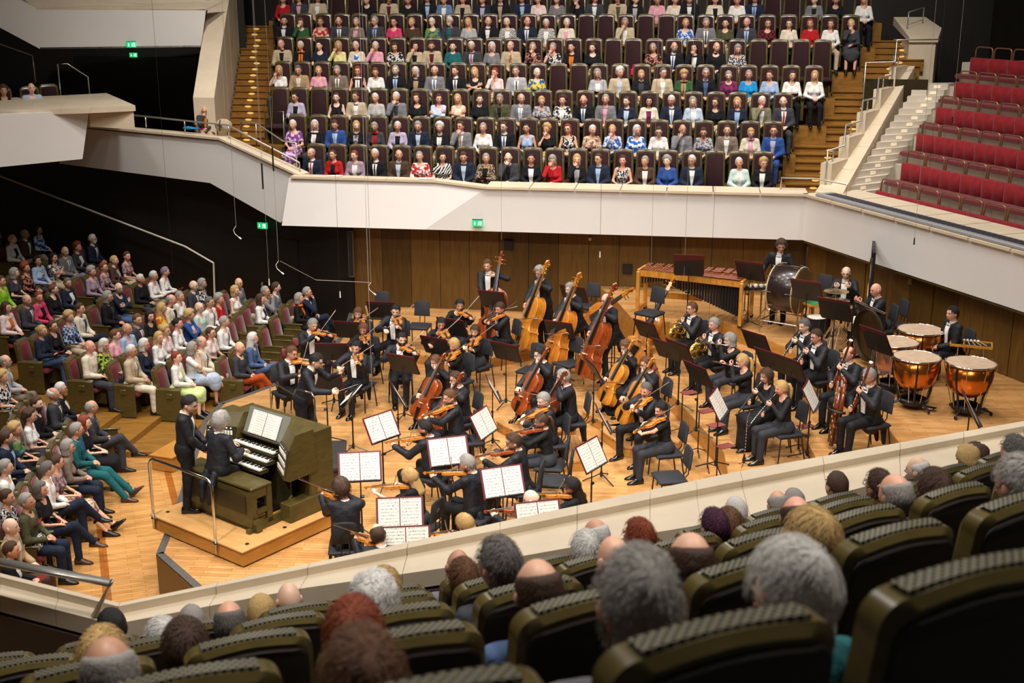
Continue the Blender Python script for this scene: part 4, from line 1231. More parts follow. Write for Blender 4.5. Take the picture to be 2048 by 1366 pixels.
def a_patch(sex, pose, what):
    k = (sex, pose, what)
    if k not in _TC:
        F = afig(sex, pose, 'sit', 0)
        if what in ('shirt', 'tie', 'vneck', 'lapel'):
            pr = F.tors(.02, -.08, True, 0)
            if what == 'shirt': m = front_patch(F, pr, .028, lambda t: (-.012 - .05 * t ** .8, .012 + .05 * t ** .8), .10, .445, 9, 5, .004)
            elif what == 'lapel':
                m = MB()
                for sg_ in (-1, 1):
                    m.merge(front_patch(F, pr, .028, lambda t: tuple(sorted((sg_ * (.014 + .046 * t ** .8), sg_ * (.03 + .075 * math.sin(math.pi * t * .6))))), .12, .44, 7, 2, .009))
            elif what == 'vneck': m = front_patch(F, pr, .028, lambda t: (-.03 - .035 * t ** .8, .03 + .035 * t ** .8), .06, .43, 9, 5, .004)
            else: m = front_patch(F, pr, .028, lambda t: ((-.021 + .008 * t), (.021 - .008 * t)), .12, .438, 8, 1, .009)
        elif what == 'collar': m = collar_mb(F)
        elif what == 'bow':
            c = F.T(0, .0, .462); y = F.R @ Vector((0, 1, 0)); c = c + y * .085
            m = MB()
            for s in (-1, 1):
                m.loft([[c + F.R @ Vector((s * x, .006 * q, z * w)) for q, z in ((-1, -1), (1, -1), (1, 1), (-1, 1))] for x, w in ((.002, .008), (.045, .02))])
        elif what == 'scarf':
            m = MB(); c = F.neck + F.R @ Vector((0, .005, -.015))
            pts = [c + F.R @ Vector((math.sin(a) * .085, math.cos(a) * .085, .012 * math.cos(a))) for a in [2 * math.pi * q / 12 for q in range(13)]]
            m.tube(pts, .026, 6, caps=False)
            pr = F.tors(.02, -.08, True, 0); p2 = front_patch(F, pr, .028, lambda t: (-.055, -.005), .12, .44, 7, 2, .012); m.merge(p2)
            p2 = front_patch(F, pr, .028, lambda t: (.012, .06), .17, .44, 7, 2, .012); m.merge(p2)
        _TC[k] = m.mesh(what, True)
    return _TC[k]
_seed = [0]
def audience(loc, rz, spec, where, group, legs=None, hv=None, scale=None, fine=False):
    """spec: sex hair outfit [pose] [extras]; outfit J<col>/<inner>/<tie> jacket, B blouse or shirt, H short sleeves, D sleeveless (optional /tie or /scarf colour)
    extras: gl glasses, sc<col> scarf, bt bow tie, p<col> trousers, k<col> skirt, bd beard"""
    t = spec.split(); sex, hair, fit = t[:3]; ex = t[3:]
    _seed[0] += 1; i = _seed[0]
    pose = next((e for e in ex if e in POSES), 'l')
    if hv is None: hv = (i * 7 + i // 3) % 5
    legs = legs or ('cross' if (i * 5) % 4 == 0 else 'sit')
    legs = next(({'X': 'cross', 'F': 'fwd', 'W': 'wide'}[e] for e in ex if e in 'XFW'), legs)
    sk = 'abceadb'[(i * 3) % 7]
    cols = fit[1:].split('/'); kind = {'J': 'jacket', 'B': 'blouse', 'H': 'short', 'D': 'sleeveless'}[fit[0]]
    noun = {'J': 'jacket', 'B': 'blouse' if sex == 'w' else 'shirt', 'H': 'short-sleeved top', 'D': 'sleeveless top'}[fit[0]]
    hw = 'bald' if hair[1] == 'b' else '%s %s hair' % (STYLEW[hair[1]], HAIRW[hair[0]])
    desc = ('bald ' if hw == 'bald' else '') + ('woman' if sex == 'w' else 'man') + ' in ' + colw(cols[0]) + ' ' + noun
    if len(cols) > 2: desc += ' and %s tie' % colw(cols[2])
    sc = next((e[2:] for e in ex if e.startswith('sc') and len(e) > 3), None)
    if sc: desc += ' and %s scarf' % colw(sc)
    lab = None
    for hh_ in ((', ' + hw if hw != 'bald' else ''), (', %s hair' % HAIRW[hair[0]] if hw != 'bald' else ''), ''):
        lab = '%s%s, %s' % (desc, hh_, where)
        if len(lab.replace(',', '').split()) <= 16: break
    if len(lab.replace(',', '').split()) > 16: lab = lab.replace('short-sleeved ', '').replace('sleeveless ', '').replace('dark grey', 'grey')
    r = empty('person', loc, rz, lab, 'person', group)
    if scale: r.scale = (scale,) * 3
    F = afig(sex, pose, legs, hv)
    obj('body', a_body(sex, pose, legs, hv), [skin(sk), M_EYE, hairmat(hair[0] if hair[1] != 'b' else 'd'), M_LIP], r)
    tl = {'jacket': 'jacket', 'blouse': 'blouse', 'short': 'short', 'sleeveless': 'sleeveless'}[kind]
    ob_top = obj({'jacket': 'jacket', 'blouse': 'blouse' if sex == 'w' else 'shirt', 'short': 'short_sleeved_top', 'sleeveless': 'sleeveless_top'}[kind], a_top(sex, pose, kind), cloth(cols[0]), r)
    kc = next((e[1:] for e in ex if e[0] == 'k' and e[1:] in COLS or e[0] == 'k' and e[1:] in PATS), None)
    pc = next((e[1:] for e in ex if e[0] == 'p' and (e[1:] in COLS)), None)
    if kc: obj('skirt', a_bot(sex, legs, 'skirt'), cloth(kc), r)
    else:
        if not pc: pc = cols[0] if (fit[0] == 'J' and sex == 'm' and cols[0] in ('navy', 'black', 'dgrey', 'grey', 'blue')) else ('black', 'dgrey', 'navy', 'black', 'beige')[(i * 3) % 5]
        obj('trousers', a_bot(sex, legs, 'pants'), cloth(pc), r)
    obj('shoes', a_shoes(sex, legs), mat('shoe_black', '14110f', .35) if i % 4 else mat('shoe_brown', '4a2e1c', .4), r)
    if kind == 'jacket':
        obj('shirt_front' if sex == 'm' else 'top_front', a_patch(sex, pose, 'shirt' if sex == 'm' else 'vneck'), cloth(cols[1] if len(cols) > 1 else 'white'), r)
        if sex == 'm': obj('lapels', a_patch(sex, pose, 'lapel'), cloth(cols[0]), ob_top)
        if len(cols) > 2: obj('tie', a_patch(sex, pose, 'tie'), mat('tie_' + cols[2], COLS[cols[2]][0], .5), r)
    if sex == 'm' and (kind == 'jacket' or kind == 'blouse'): obj('collar', a_patch(sex, pose, 'collar'), cloth(cols[1] if len(cols) > 1 and kind == 'jacket' else cols[0]), r)
    if kind == 'blouse' and len(cols) > 1: obj('tie', a_patch(sex, pose, 'tie'), mat('tie_' + cols[1], COLS[cols[1]][0], .5), r)
    if 'bt' in ex: obj('bow_tie', a_patch(sex, pose, 'bow'), cloth('maroon'), r)
    if sc: obj('scarf', a_patch(sex, pose, 'scarf'), cloth(sc), r)
    HM = Matrix.Translation(F.hc) @ F.HR.to_4x4() @ Matrix.Scale(F.f * 1.02, 4)
    if hair[1] != 'b': obj('hair', fine_hair(hair[1], i) if fine else hair_mesh(hair[1]), hairmat(hair[0]), r, M=HM)
    if 'gl' in ex: obj('glasses', GLASSES, M_GLS, r, M=HM)
    if 'bd' in ex: obj('beard', beard_mesh(), hairmat(hair[0] if hair[1] != 'b' else 'g'), r, M=HM)
    if pose == 'k': obj('booklet', BOOKLET, mat('booklet_cover', ('7c1c20', 'e8e4dc', 'c04038')[i % 3], .7), r)
    return r
def beard_mesh():
    if 'beard' not in HAIRME:
        b = MB(); rows = []
        for i in range(7):
            th = math.radians(104 + i * 10); row = []
            for k in range(11):
                ph = math.radians(-80 + 16 * k); d = (math.sin(th) * math.sin(ph), math.sin(th) * math.cos(ph), math.cos(th))
                p = Vector(head_pos(d)); e = .010 if 0 < k < 10 and i > 0 else -.004
                row.append(p + Vector(d) * (e + .008 * (i / 6)))
            rows.append(row)
        b.grid(rows); HAIRME['beard'] = b.mesh('beard', True)
    return HAIRME['beard']
_b = MB(); 
for sg_ in (-1, 1): _b.box((sg_ * .055, .40, .745), (.11, .15, .004), 0, 0, Matrix.Rotation(sg_ * -.25, 4, 'Y') @ Matrix.Rotation(.5, 4, 'X'))
BOOKLET = _b.mesh('booklet')

# --- gallery rows, left to right ('-' = empty seat)
GP = [
 '''m gh Jnavy/white/red|w ns Jred/black|w rs Jmauve/white|m ws Jblack/white/black|m dh Jbrown/pblue|w gs Bfred|w kl Hstripe|m ns Jnavy/pblue|w gs Jleo/black k|m db Jdgrey/black h gl|w ks Jblack/white|w go Bred h|w yo Jblack/lgrey h|m ns Jnavy/lblue gl|w nl Ddots|w gs Jbrown/white|w gc Jblue/blue|m ws Jnavy/white gl|-|w ws Jmint/white|w yc Jblack/white gl''',
 '''w ws Hfpurple kfpurple|w wo Jblack/white scwhite|m ns Jblue/pblue/lblue|w yl Jblack/fgrey|w gs Jdgrey/dgrey scred|w ws Jlilac/black|m gs Jnavy/pblue|w wc Jblack/white k|m ns Jgrey/white/tan h gl|w gs Bwhite|m ns Jblack/white/blue gl|w ku Dlblue|w yc Hblack h|w rl Dbw gl|w ws Bfbeige k|w ys Bfblue h|w wo Bblueprint|w nu Bwhite gl|m gb Jgrey/lgrey h bd|w ns Bfgrey|m ns Jtaupe/white|w ys Jcream/white scpink|m ns Jblue/lblue/pink gl''',
 '''-|w ks Jlilac/black gl|-|w ns Dblack|m ns Jbeige/white bt|w ws Jsilver/silver|m ws Jgrey/dgrey h|w no Hblack|w nl Bpblue c|w yl Dcream c|w ns Jblack/black|m gs Jolive/black bd|m gh Jgrey/white/lblue|w ys Hfgrey|w nc Jbw/white|m gb Jblack/white/blue|m gs Jgrey/pink|w ns Jnavy/pblue|w ko Jcream/fmag|m ws Jnavy/white/lblue gl|w go Jpblue/white|w nl Bblack gl|w yo Jnavy/lblue|m ws Jkhaki/white h|m gh Jdgrey/white/red''',
 '''w yo Hwhite h|m ds Jtan/cream|w ys Hpink|m gs Jtaupe/white/brown|w ro Dblack scwhite gl|w as Bwhite|m gs Jblack/pblue/blue bd|w wo Jblack/tan|m wh Jgrey/white/blue|m ns Jblack/white/navy|w yo Hblack c|w rs Bppink h|m ds Jlgrey/white/dgrey|w ws Bfyellow|-|-|w go Jlgrey/white k|m wc Jbeige/pblue|w yu Jblack/dgrey|m ds Jbeige/white gl|w yc Hgreen sctan|m gs Jblack/denim gl|w gs Hfmag|w gs Hcyan|w nu Blblue|w nl Bwhite k|w yl Bwhite''',
 '''m gh Jbeige/black|w ws Jblack/black scorange|w ks Hnavy|w yo Byellow h|w ws Jcream/blueprint|w ws Jpink/pink h|w no Hbw|w ko Jbeige/black h|m ns Jbeige/maroon bd|w ks Jteal/teal|m ws Jdgrey/pblue/red|w wo Bgrey|m gh Jbeige/fbeige|w gs Bfdark h|w gs Hbw h|w ku Jblack/orange|w nc Bblack|-|-|w gs Bfdark|m gb Jblack/white/blue bd|w ko Jblack/white h|m ab Bblack|w go Bdots|-|-|-|-''',
 '''m ks Jblack/white k|w ao Bgreen h|w as Hfred2|m gb Jdgrey/white/dgrey|w gs Jtaupe/pink|m gs Jdgrey/lblue/navy gl|w ks Hhotpink gl|w ys Jbrown/brown|w ws Hgreen2 gl|m ws Jdgrey/teal bd|w yl Hlgrey|m ab Jblack/white bt|w ws Jcheck/white|m gb Jnavy/white/blue|w ws Jcheck/white|w ws Jcream/pink|-|-|m gs Jbeige/white h|-|-|w ys Hfblue|m gs Jgrey/white/black|w ks Bolive|m gh Jdgrey/pblue/blue|w nl Bplaid gl|w nl Bcream gl|w rl Jred/red|w nl Bwhite|w yu Bdgrey h kdgrey''',
 '''w nl Bred|m ns Jdgrey/pink|m gs Jbeige/white|-|-|w ns Bblack k|m gs Jbeige/maroon|w gs Hblack k|m gs Jblack/lblue/lblue|w ws Jvest/white|w gs Jbeige/black|w ns Jnavy/lilac|m gs Jblack/beige/tan|m gs Jnavy/lblue|w ws Hppink|w nl Bgrey|w ks Bblack h|m ns Jdgrey/white|m gs Jbeige/olive|w nc Jblack/lgrey|w ys Hpink|w ys Hcream|m wh Jblack/white|w ns Jcream/black|w yc Bwhite|m gs Jnavy/lblue/blue|-|-|w ns Jgrey/black|w ks Bblack|w yl Bwhite''']
for k, (us, pp) in enumerate(zip(GU, GP)):
    pp = pp.split('|')
    assert len(us) == len(pp), (k, len(us), len(pp))
    for i, (u, p) in enumerate(zip(us, pp)):
        q = gallery_pos(k, u)
        nb = next((j for j in range(i, len(pp)) if pp[j] != '-'), None)
        wh = '%s gallery row, %s' % (ROWN[k], ORD[i] + (' from left' if i else '') if i < len(us) - 1 else 'rightmost')
        put_seat(SEAT_TALL, q, RZ_G, ('empty ' if p == '-' else '') + 'olive framed seat with maroon pad, ' + wh, 'seats of the gallery behind the stage')
        if p != '-':
            audience((q.x + e2.x * .03, q.y + e2.y * .03, q.z - .03), RZ_G + (nhash(i, k, 3) - .5) * .3, p, wh, 'audience in the gallery behind the stage', legs='sit')
        # cream cloth left on one empty seat
# ------------------------------------------------------------------ lower seats left of the stage
END_PANEL = [('end_panel', MB().box((0, -.04, .32), (.04, .5, .62), bev=.012).mesh('end_panel', 40)), ('number_block', MB().box((0, 0, .5), (.03, .12, .1), bev=.008).mesh('number_block', 40))]
def parterre(u, v, zf): 
    p = at(u, v, zf + 1.225); return Vector((p.x - .03, p.y, zf))
ROWS_U = [
 [(478, 692, 'm gb Bdgrey X prust'), (503, 674, 'm wl Bdenim bd pdenim'), (597, 591, 'w go Jblack/black scorange pblack'), (613, 582, 'm gs Jnavy/white h gl X')],
 [(353, 708, 'w rs Jwhite/plime kplime'), (382, 690, 'w go Hwhite h kpblue'), (402, 681, 'm gh Jcream/white/navy'), (422, 659, 'w ns Hppink gl'), (446, 641, 'm gs Bwhite/navy'), (520, 593, 'w no Jwhite/black pblack'), (531, 580, 'm gs Bgrey h gl'), (550, 572, 'm ns Bgrey')],
 [(261, 699, 'm ws Jbeige/white/maroon gl pcream'), (287, 683, 'w wo Bnavy gl pnavy'), (316, 668, 'w yl Bwhite'), (331, 655, 'w yc Bppink gl'), (354, 641, 'w ku Bwhite'), (377, 625, 'w yc Jblue/ppink c'), (399, 612, 'm db Hmint gl'), (418, 602, 'm ds Bwhite/dgrey'), (437, 593, 'w gc Bred'), (469, 576, 'w yo Dwhite'), (476, 563, 'm gb Bgrey gl')],
 [(178, 690, 'm gb Jcream/ppink pdgrey'), (206, 683, 'w wo Bfgreen gl'), (228, 664, 'w as Hpink'), (253, 655, 'm gb Blblue'), (273, 636, 'm as Jdgrey/white/red'), (298, 626, 'w ko Bblack'), (321, 611, 'w yl Hfgold'), (340, 597, 'm gh Jcream/navy'), (358, 587, 'w gs Bwhite'), (386, 569, 'm gb Jdgrey/white/black gl'), (403, 562, 'w go Bbw')],
 [(78, 655, 'w yu Jnavy/navy k pdenim X'), (105, 646, 'w ns Bblack gl'), (137, 628, 'w yc Bbplaid'), (158, 615, 'm ns Jcream/denim/navy'), (214, 591, 'm go Jblack/dgrey gl'), (236, 573, 'm db Bnavy c gl bd pdenim'), (280, 553, 'w ws Jblack/black'), (302, 546, 'w ws Bwhite gl k'), (324, 538, 'w ps Bwhite k')],
 [(11, 609, 'w no Jppink/orange'), (52, 597, 'm gh Jdgrey/white/maroon'), (76, 588, 'w rs Jhotpink/black'), (104, 573, 'w as Bblack'), (134, 560, 'w ds Jnavy/white'), (182, 538, 'w gc Bmauve'), (207, 529, 'w rs Bfmauve gl'), (227, 516, 'w ys Jbrown/lgrey'), (252, 507, 'w ns Hfmauve')],
 [(0, 560, 'm ns Blime'), (26, 541, 'w go Hdgrey'), (51, 530, 'w rc Bfdark'), (75, 516, 'w kl Jlblue/dots'), (105, 510, 'w kl Hbw c'), (129, 500, 'm gb Jgrey/white/dgrey'), (154, 489, 'w rc Jdgrey/white'), (184, 476, 'm ws Jnavy/white/purple gl bd')],
 [(23, 474, 'w ys Jwhite/black'), (49, 466, 'm gh Jbrown/white gl'), (75, 455, 'w kl Bblueprint'), (98, 443, 'm ws Jnavy/white/beige gl')],
 [(3, 431, 'w ks Bppink gl'), (29, 424, 'w ks Bfteal')]]
EMPT_U = {0: [(532, 655), (556, 632), (578, 612)], 1: [(470, 633), (488, 620), (504, 606)], 3: [], 4: [(183, 600), (258, 566)]}
ROWS_L = [
 [(11, 1092, 'w ns Jblack/white k'), (18, 1050, 'm gb Jtan/cream pbrown'), (53, 998, 'm gs Bolive pnavy'), (81, 970, 'w do Hblack pnavy'), (91, 936, 'm ds Bwhite pnavy X'), (110, 917, 'w ns Hfmauve kfbeige gl F'), (133, 887, 'w go Jtaupe/black gl'), (150, 857, 'm gs Jteal/blue gl pteal F'), (168, 838, 'w ro Hblack kblack'), (180, 812, 'm gh Jdgrey/grey pdgrey X')],
 [(6, 985, 'w ns Hdots kdots k'), (8, 932, 'm gs Bwhite ptan'), (9, 873, 'm ns Jnavy/lblue'), (29, 852, 'w yc Hgreen2'), (57, 826, 'w nc Hwhite'), (70, 804, 'm ns Bblack bd'), (106, 785, 'm wh Jdgrey/white/dgrey'), (119, 771, 'w ws Jblack/white gl')],
 [(8, 720, 'm gh Jlgrey/white gl bd ptaupe'), (2, 748, 'w yc Hbw kbw')]]
EMPT_L = {0: [(208, 800)], 1: [(80, 780), (98, 762)]}
def terrace(r, x0, sl, y0, y1, zf, tag_):
    f = lambda y: x0 + sl * (y - 22)
    MB().prism([(-15.9, y0), (f(y0), y0), (f(y1), y1), (-15.9, y1)], Z_H - .02, zf).build(tag_, M_STEPWOOD, kind='structure', label='wooden step under lower seat row %d' % (r + 1))
seat_n = 60
for blk, rows, emp, rzv, nm in (('upper', ROWS_U, EMPT_U, (1, -.17), 'lower hall'), ('near', ROWS_L, EMPT_L, (1, .16), 'organ block')):
    for r, row in enumerate(rows):
        zf = Z_H + .11 * r
        rz = facing(rzv)
        if r > 0:
            if blk == 'upper':
                xs = [parterre(u, v, zf).x - .15 * (parterre(u, v, zf).y - 22) for u, v, _ in row]
                terrace(r, sum(xs) / len(xs) + .55, .15, 19.9, 32.0, zf, 'trim_%d' % (seat_n + r))
            else:
                xs = [parterre(u, v, zf).x + .12 * (parterre(u, v, zf).y - 16) for u, v, _ in row]
                x0 = sum(xs) / len(xs) + .55
                MB().prism([(-15.9, 12.5), (x0 + .42, 12.5), (x0 - .3, 18.5), (-15.9, 18.5)], Z_H - .02, zf).build('trim_%d' % (seat_n + 12 + r), M_STEPWOOD, kind='structure', label='wooden step under near lower row %d' % (r + 1))
        first = min(range(len(row)), key=lambda q: parterre(*row[q][:2], zf).y)
        order = sorted(range(len(row)), key=lambda q: parterre(*row[q][:2], zf).y)
        for i, (u, v, spec) in enumerate(row):
            p = parterre(u, v, zf)
            wh = '%s row, %s, %s' % (ROWN[r], nm, 'nearest' if order.index(i) == 0 else ORD[order.index(i)] + ' nearest')
            ex = []
            if i == first and blk == 'upper' and r < 5:
                ex = END_PANEL
            prs = audience((p.x, p.y, zf), rz + (nhash(u, v, 1) - .5) * .25, spec, wh, 'audience in the lower hall', hv=(0, 4, 1, 0, 2)[(u + v) % 5])
            st = put_seat(SEAT_RED, (p.x - .02, p.y, zf), rz, 'red seat of ' + prs['label'].split(',')[0].split(' and ')[0].replace('short-sleeved ', '').replace('sleeveless ', '').replace('dark grey', 'grey').replace('light grey', 'grey').replace('light blue', 'blue') + ', ' + wh, 'red seats in the lower hall')
            for n_, me in ex:
                obj(n_, me, M_OLIVE, st, loc=(.29 if n_ == 'end_panel' else .318, 0, 0))
        for j, (u, v) in enumerate(emp.get(r, [])):
            p = parterre(u, v, zf)
            put_seat(SEAT_RED, (p.x, p.y, zf), rz, 'empty red seat, %s, %s row, %s' % (('nearest empty one', 'middle empty one', 'farthest empty one')[min(j, 2) if len(emp[r]) > 2 else j * 2], ROWN[r], nm), 'red seats in the lower hall')
# thin handrail on the dark wall above the lower seats
hr = [onp(u, v, (-15.5, 32.3), (bw0.x, bw0.y - .15)) for u, v in ((-40, 335), (0, 352), (370, 493), (427, 526), (429, 590))]
MB().tube(hr, .024, 6).build('handrail', mat('pale_rail', 'd8d2c4', .4), label='slim pale handrail descending the dark wall at the left', cat='handrail')

# ------------------------------------------------------------------ near seats in front of the viewer
FO, FAL, FS, FR, FSH, FW, FP = (-.351, 1.534, 6.203), .351, 1.129, .56, .271, .447, .52
fr_ = Vector((math.cos(FAL), math.sin(FAL), 0)); fn_ = Vector((-fr_.y, fr_.x, 0))
def near_top(j, q):
    "top of the seat backs of near row j at lateral coordinate q"
    kc = .027 - .003 * j
    s_ = j * FS + kc * q * q
    return Vector((FO[0], FO[1], 0)) + fr_ * q + fn_ * s_ + Vector((0, 0, FO[2] - j * FR))
def near_dir(j, q):
    a = near_top(j, q + .1) - near_top(j, q - .1); return math.atan2(a.y, a.x)
def proj(p):
    z = p.z - CAM_H; d = p.y * _c - z * _s; return 1024 + CAM_F * p.x / d, 683 - CAM_F * (p.y * _s + z * _c) / d
SEAT_NEAR = [(n, me, m) for n, me, m in SEAT_DARK]
NEAR_N = ['nearest', 'second nearest', 'third nearest', 'fourth nearest', 'fifth nearest, front']
for j in range(5):
    seen = []
    for i in range(-6, 11):
        q = i * FP + FSH * j + FW / 2
        t = near_top(j, q); u, v = proj(t)
        if -160 < u < 2250 and v < 1500 and t.y > .6: seen.append((i, q, t, u))
    for n, (i, q, t, u) in enumerate(seen):
        a = near_dir(j, q); nn = Vector((-math.sin(a), math.cos(a), 0)); o = t + nn * .35
        put_seat(SEAT_NEAR, (o.x, o.y, t.z - 1.205), a, 'dark seat back with perforated top strip, %s row, %s' % (NEAR_N[j].replace(', front', ''), ORD[n] + (' from left' if n else '')), 'near seats in front of the viewer')
for j in range(5):
    pts0 = [near_top(j, q) + fn_ * -.35 for q in np.linspace(-4, 5.5, 20)]; pts1 = [near_top(j, q) + fn_ * .82 for q in np.linspace(-4, 5.5, 20)]
    z = FO[2] - j * FR - 1.205
    pts0 = [p for p in pts0]; 
    MB().loft([[(a.x, a.y, z - .6), (b_.x, b_.y, z - .6), (b_.x, b_.y, z), (a.x, a.y, z)] for a, b_ in zip(pts0, pts1)]).build('trim_%d' % (80 + j), M_OLIVED, kind='structure', label='dark floor of the near seat row %d' % (j + 1))
FINE = {}
def fine_hair(style, seed):
    key = (style, seed % 4)
    if key in FINE: return FINE[key]
    b = hair_mb(style, True); rs = np.random.RandomState(seed % 4 + 3)
    n = 1500
    for _ in range(n):
        ph = rs.uniform(-math.pi, math.pi); z = rs.uniform(-.5, 1) if style != 'h' else rs.uniform(-.5, .3)
        a = abs(math.degrees(ph))
        if a < 50 and z < .68: continue
        if a < 105 and z < .3: continue
        if style == 'h' and math.sqrt(1 - z * z) * math.cos(ph) * .3 + z * .954 > .45: continue
        d = Vector((math.sqrt(1 - z * z) * math.sin(ph), math.sqrt(1 - z * z) * math.cos(ph), z))
        whorl = Vector((.1, -.55, .82)).normalized()
        flow = d - whorl; flow -= d * flow.dot(d)
        if flow.length < 1e-3: continue
        flow = flow.normalized() + Vector((rs.uniform(-.35, .35), rs.uniform(-.35, .35), rs.uniform(-.3, .1))); flow -= d * flow.dot(d); flow.normalize()
        th0 = {'s': .013, 'h': .010, 'l': .018, 'o': .024, 'c': .036, 'p': .011, 'u': .013}[style]
        L = rs.uniform(.25, .6) * (.6 if style in 'sh' else 1); w = rs.uniform(.0009, .0022); side = d.cross(flow)
        if style == 'c': flow = (flow + side * rs.uniform(-1, 1)).normalized()
        rows = []
        for t in (0, .35, .7, 1):
            dd = (d + flow * L * t).normalized(); p = Vector(head_pos(dd)) + dd * (th0 * 1.1 + .004 + rs.uniform(0, .004) + (.010 * t * rs.uniform(-.2, 1) if style in 'sc' else .004 * t))
            ww = w * (1 - .7 * t)
            rows.append([p - side * ww, p + side * ww])
        b.grid(rows)
    FINE[key] = b.mesh('hair', True)
    return FINE[key]
NEAR_P = [  # row, column and height of the head in the photograph, clothes
 (0, 720, 1352, 'w as Bbrown'), (0, 1262, 1190, 'm gs Bgrey'), (0, 1612, 1165, 'w wo Bteal'),
 (1, 205, 1345, 'm gh Bdgrey'), (1, 700, 1262, 'w ro Bbrown'), (1, 1080, 1172, 'm nh Bdenim'), (1, 1375, 1115, 'm nh Blblue'), (1, 1640, 1068, 'w yo Bdgrey'), (1, 2052, 1045, 'm gs Bgrey gl'),
 (2, 190, 1308, 'w yo Bdgrey'), (2, 362, 1312, 'w no Bblack'), (2, 735, 1200, 'w wc Blgrey'), (2, 1005, 1122, 'm ds Bdgrey'), (2, 1232, 1110, 'm gb Bgrey gl'), (2, 1600, 1030, 'm nh Bgrey'), (2, 1800, 995, 'm gh Bdgrey'), (2, 1870, 992, 'w no Bblack'),
 (3, 322, 1275, 'w ws Bgrey'), (3, 455, 1252, 'm dh Bdgrey'), (3, 765, 1175, 'w yo Bbeige'), (3, 928, 1152, 'w al Bbrown'), (3, 1164, 1095, 'w ws Bgrey'), (3, 1285, 1070, 'w rs Bmaroon'), (3, 1432, 1046, 'w vs Bpurple'), (3, 1462, 1062, 'w ao Bbrown'), (3, 1765, 982, 'm ns Bgrey gl'), (3, 2030, 945, 'm ds Bdgrey'),
 (4, 222, 1250, 'm ks Bdgrey'), (4, 379, 1240, 'w gs Bgrey'), (4, 516, 1230, 'w yo Bbeige'), (4, 576, 1195, 'm cb Bgrey'), (4, 910, 1128, 'm gb Bgrey'), (4, 1198, 1065, 'm wh Bgrey'), (4, 1475, 1020, 'w ws Bwhite'), (4, 1560, 1008, 'm gh Bgrey'), (4, 1592, 1000, 'w gs Bbeige'), (4, 1672, 968, 'm ns Bgrey'), (4, 1845, 944, 'm wh Bgrey'), (4, 1958, 955, 'w nc Bbrown'), (4, 1942, 924, 'w yc Bcream')]
for n, (j, u, v, spec) in enumerate(NEAR_P):
    nth = sorted(q[1] for q in NEAR_P if q[0] == j).index(u)
    lo, hi = -6.0, 8.0
    for _ in range(40):
        m_ = (lo + hi) / 2; t = near_top(j, m_); a = near_dir(j, m_); h_ = t + Vector((-math.sin(a), math.cos(a), 0)) * .36 + Vector((0, 0, .02))
        if proj(h_)[0] < u: lo = m_
        else: hi = m_
    a = near_dir(j, lo); t = near_top(j, lo); o = t + Vector((-math.sin(a), math.cos(a), 0)) * .33; zf = t.z - 1.205
    # height of the head that matches the photograph, kept within human reach
    hh = None; best = 1e9
    for zz in np.linspace(1.02, 1.36, 35):
        e = abs(proj(Vector((h_.x, h_.y, zf + zz)))[1] - v)
        if e < best: best, hh = e, zz
    sex = spec[0]
    sc = hh / (1.225 if sex == 'm' else 1.19)
    spec = spec.replace(' cb ', ' gb ')
    audience((o.x, o.y, zf), a, spec, 'from behind, %s row, %s' % (NEAR_N[j].replace(', front', ''), ORD[nth] + (' from left' if nth else '')), 'audience in the near seats', legs='sit', hv=(0, 4, 1, 0, 2)[n % 5], scale=max(.86, min(1.08, sc)), fine=j <= 3)
# ================================================================== ORCHESTRA
M_TAIL = mat('black_tailcoat', '191a20', .65, var=.15, vscale=6, bump=.9, bscale=13, spec=.35)
M_BLACKCLOTH = mat('black_cloth', '131316', .75, var=.15, vscale=6, bump=.9, bscale=13, spec=.3)
M_SHIRTW = mat('white_shirt', 'f0eeea', .7)
M_PATENT = mat('patent_shoe', '0c0b0b', .12)
M_CHAIRBLK = mat('black_upholstery', '1b1c21', .75, var=.1, vscale=20, bump=.2, bscale=120)
M_EBONY = mat('ebony', '14100e', .35)
VARN = {'o': ('a85a1c', 'c8802c'), 'r': ('6e2a10', '9a481a'), 'd': ('4c1c0c', '74300f'), 'y': ('ac661b', 'cc872e')}
def varnish(c): return woodgrain('varnish_' + {'o': 'amber', 'r': 'red_brown', 'd': 'dark_red', 'y': 'golden'}[c], VARN[c][0], VARN[c][1], .25, 5, (6, .8, 6), coat=.5)
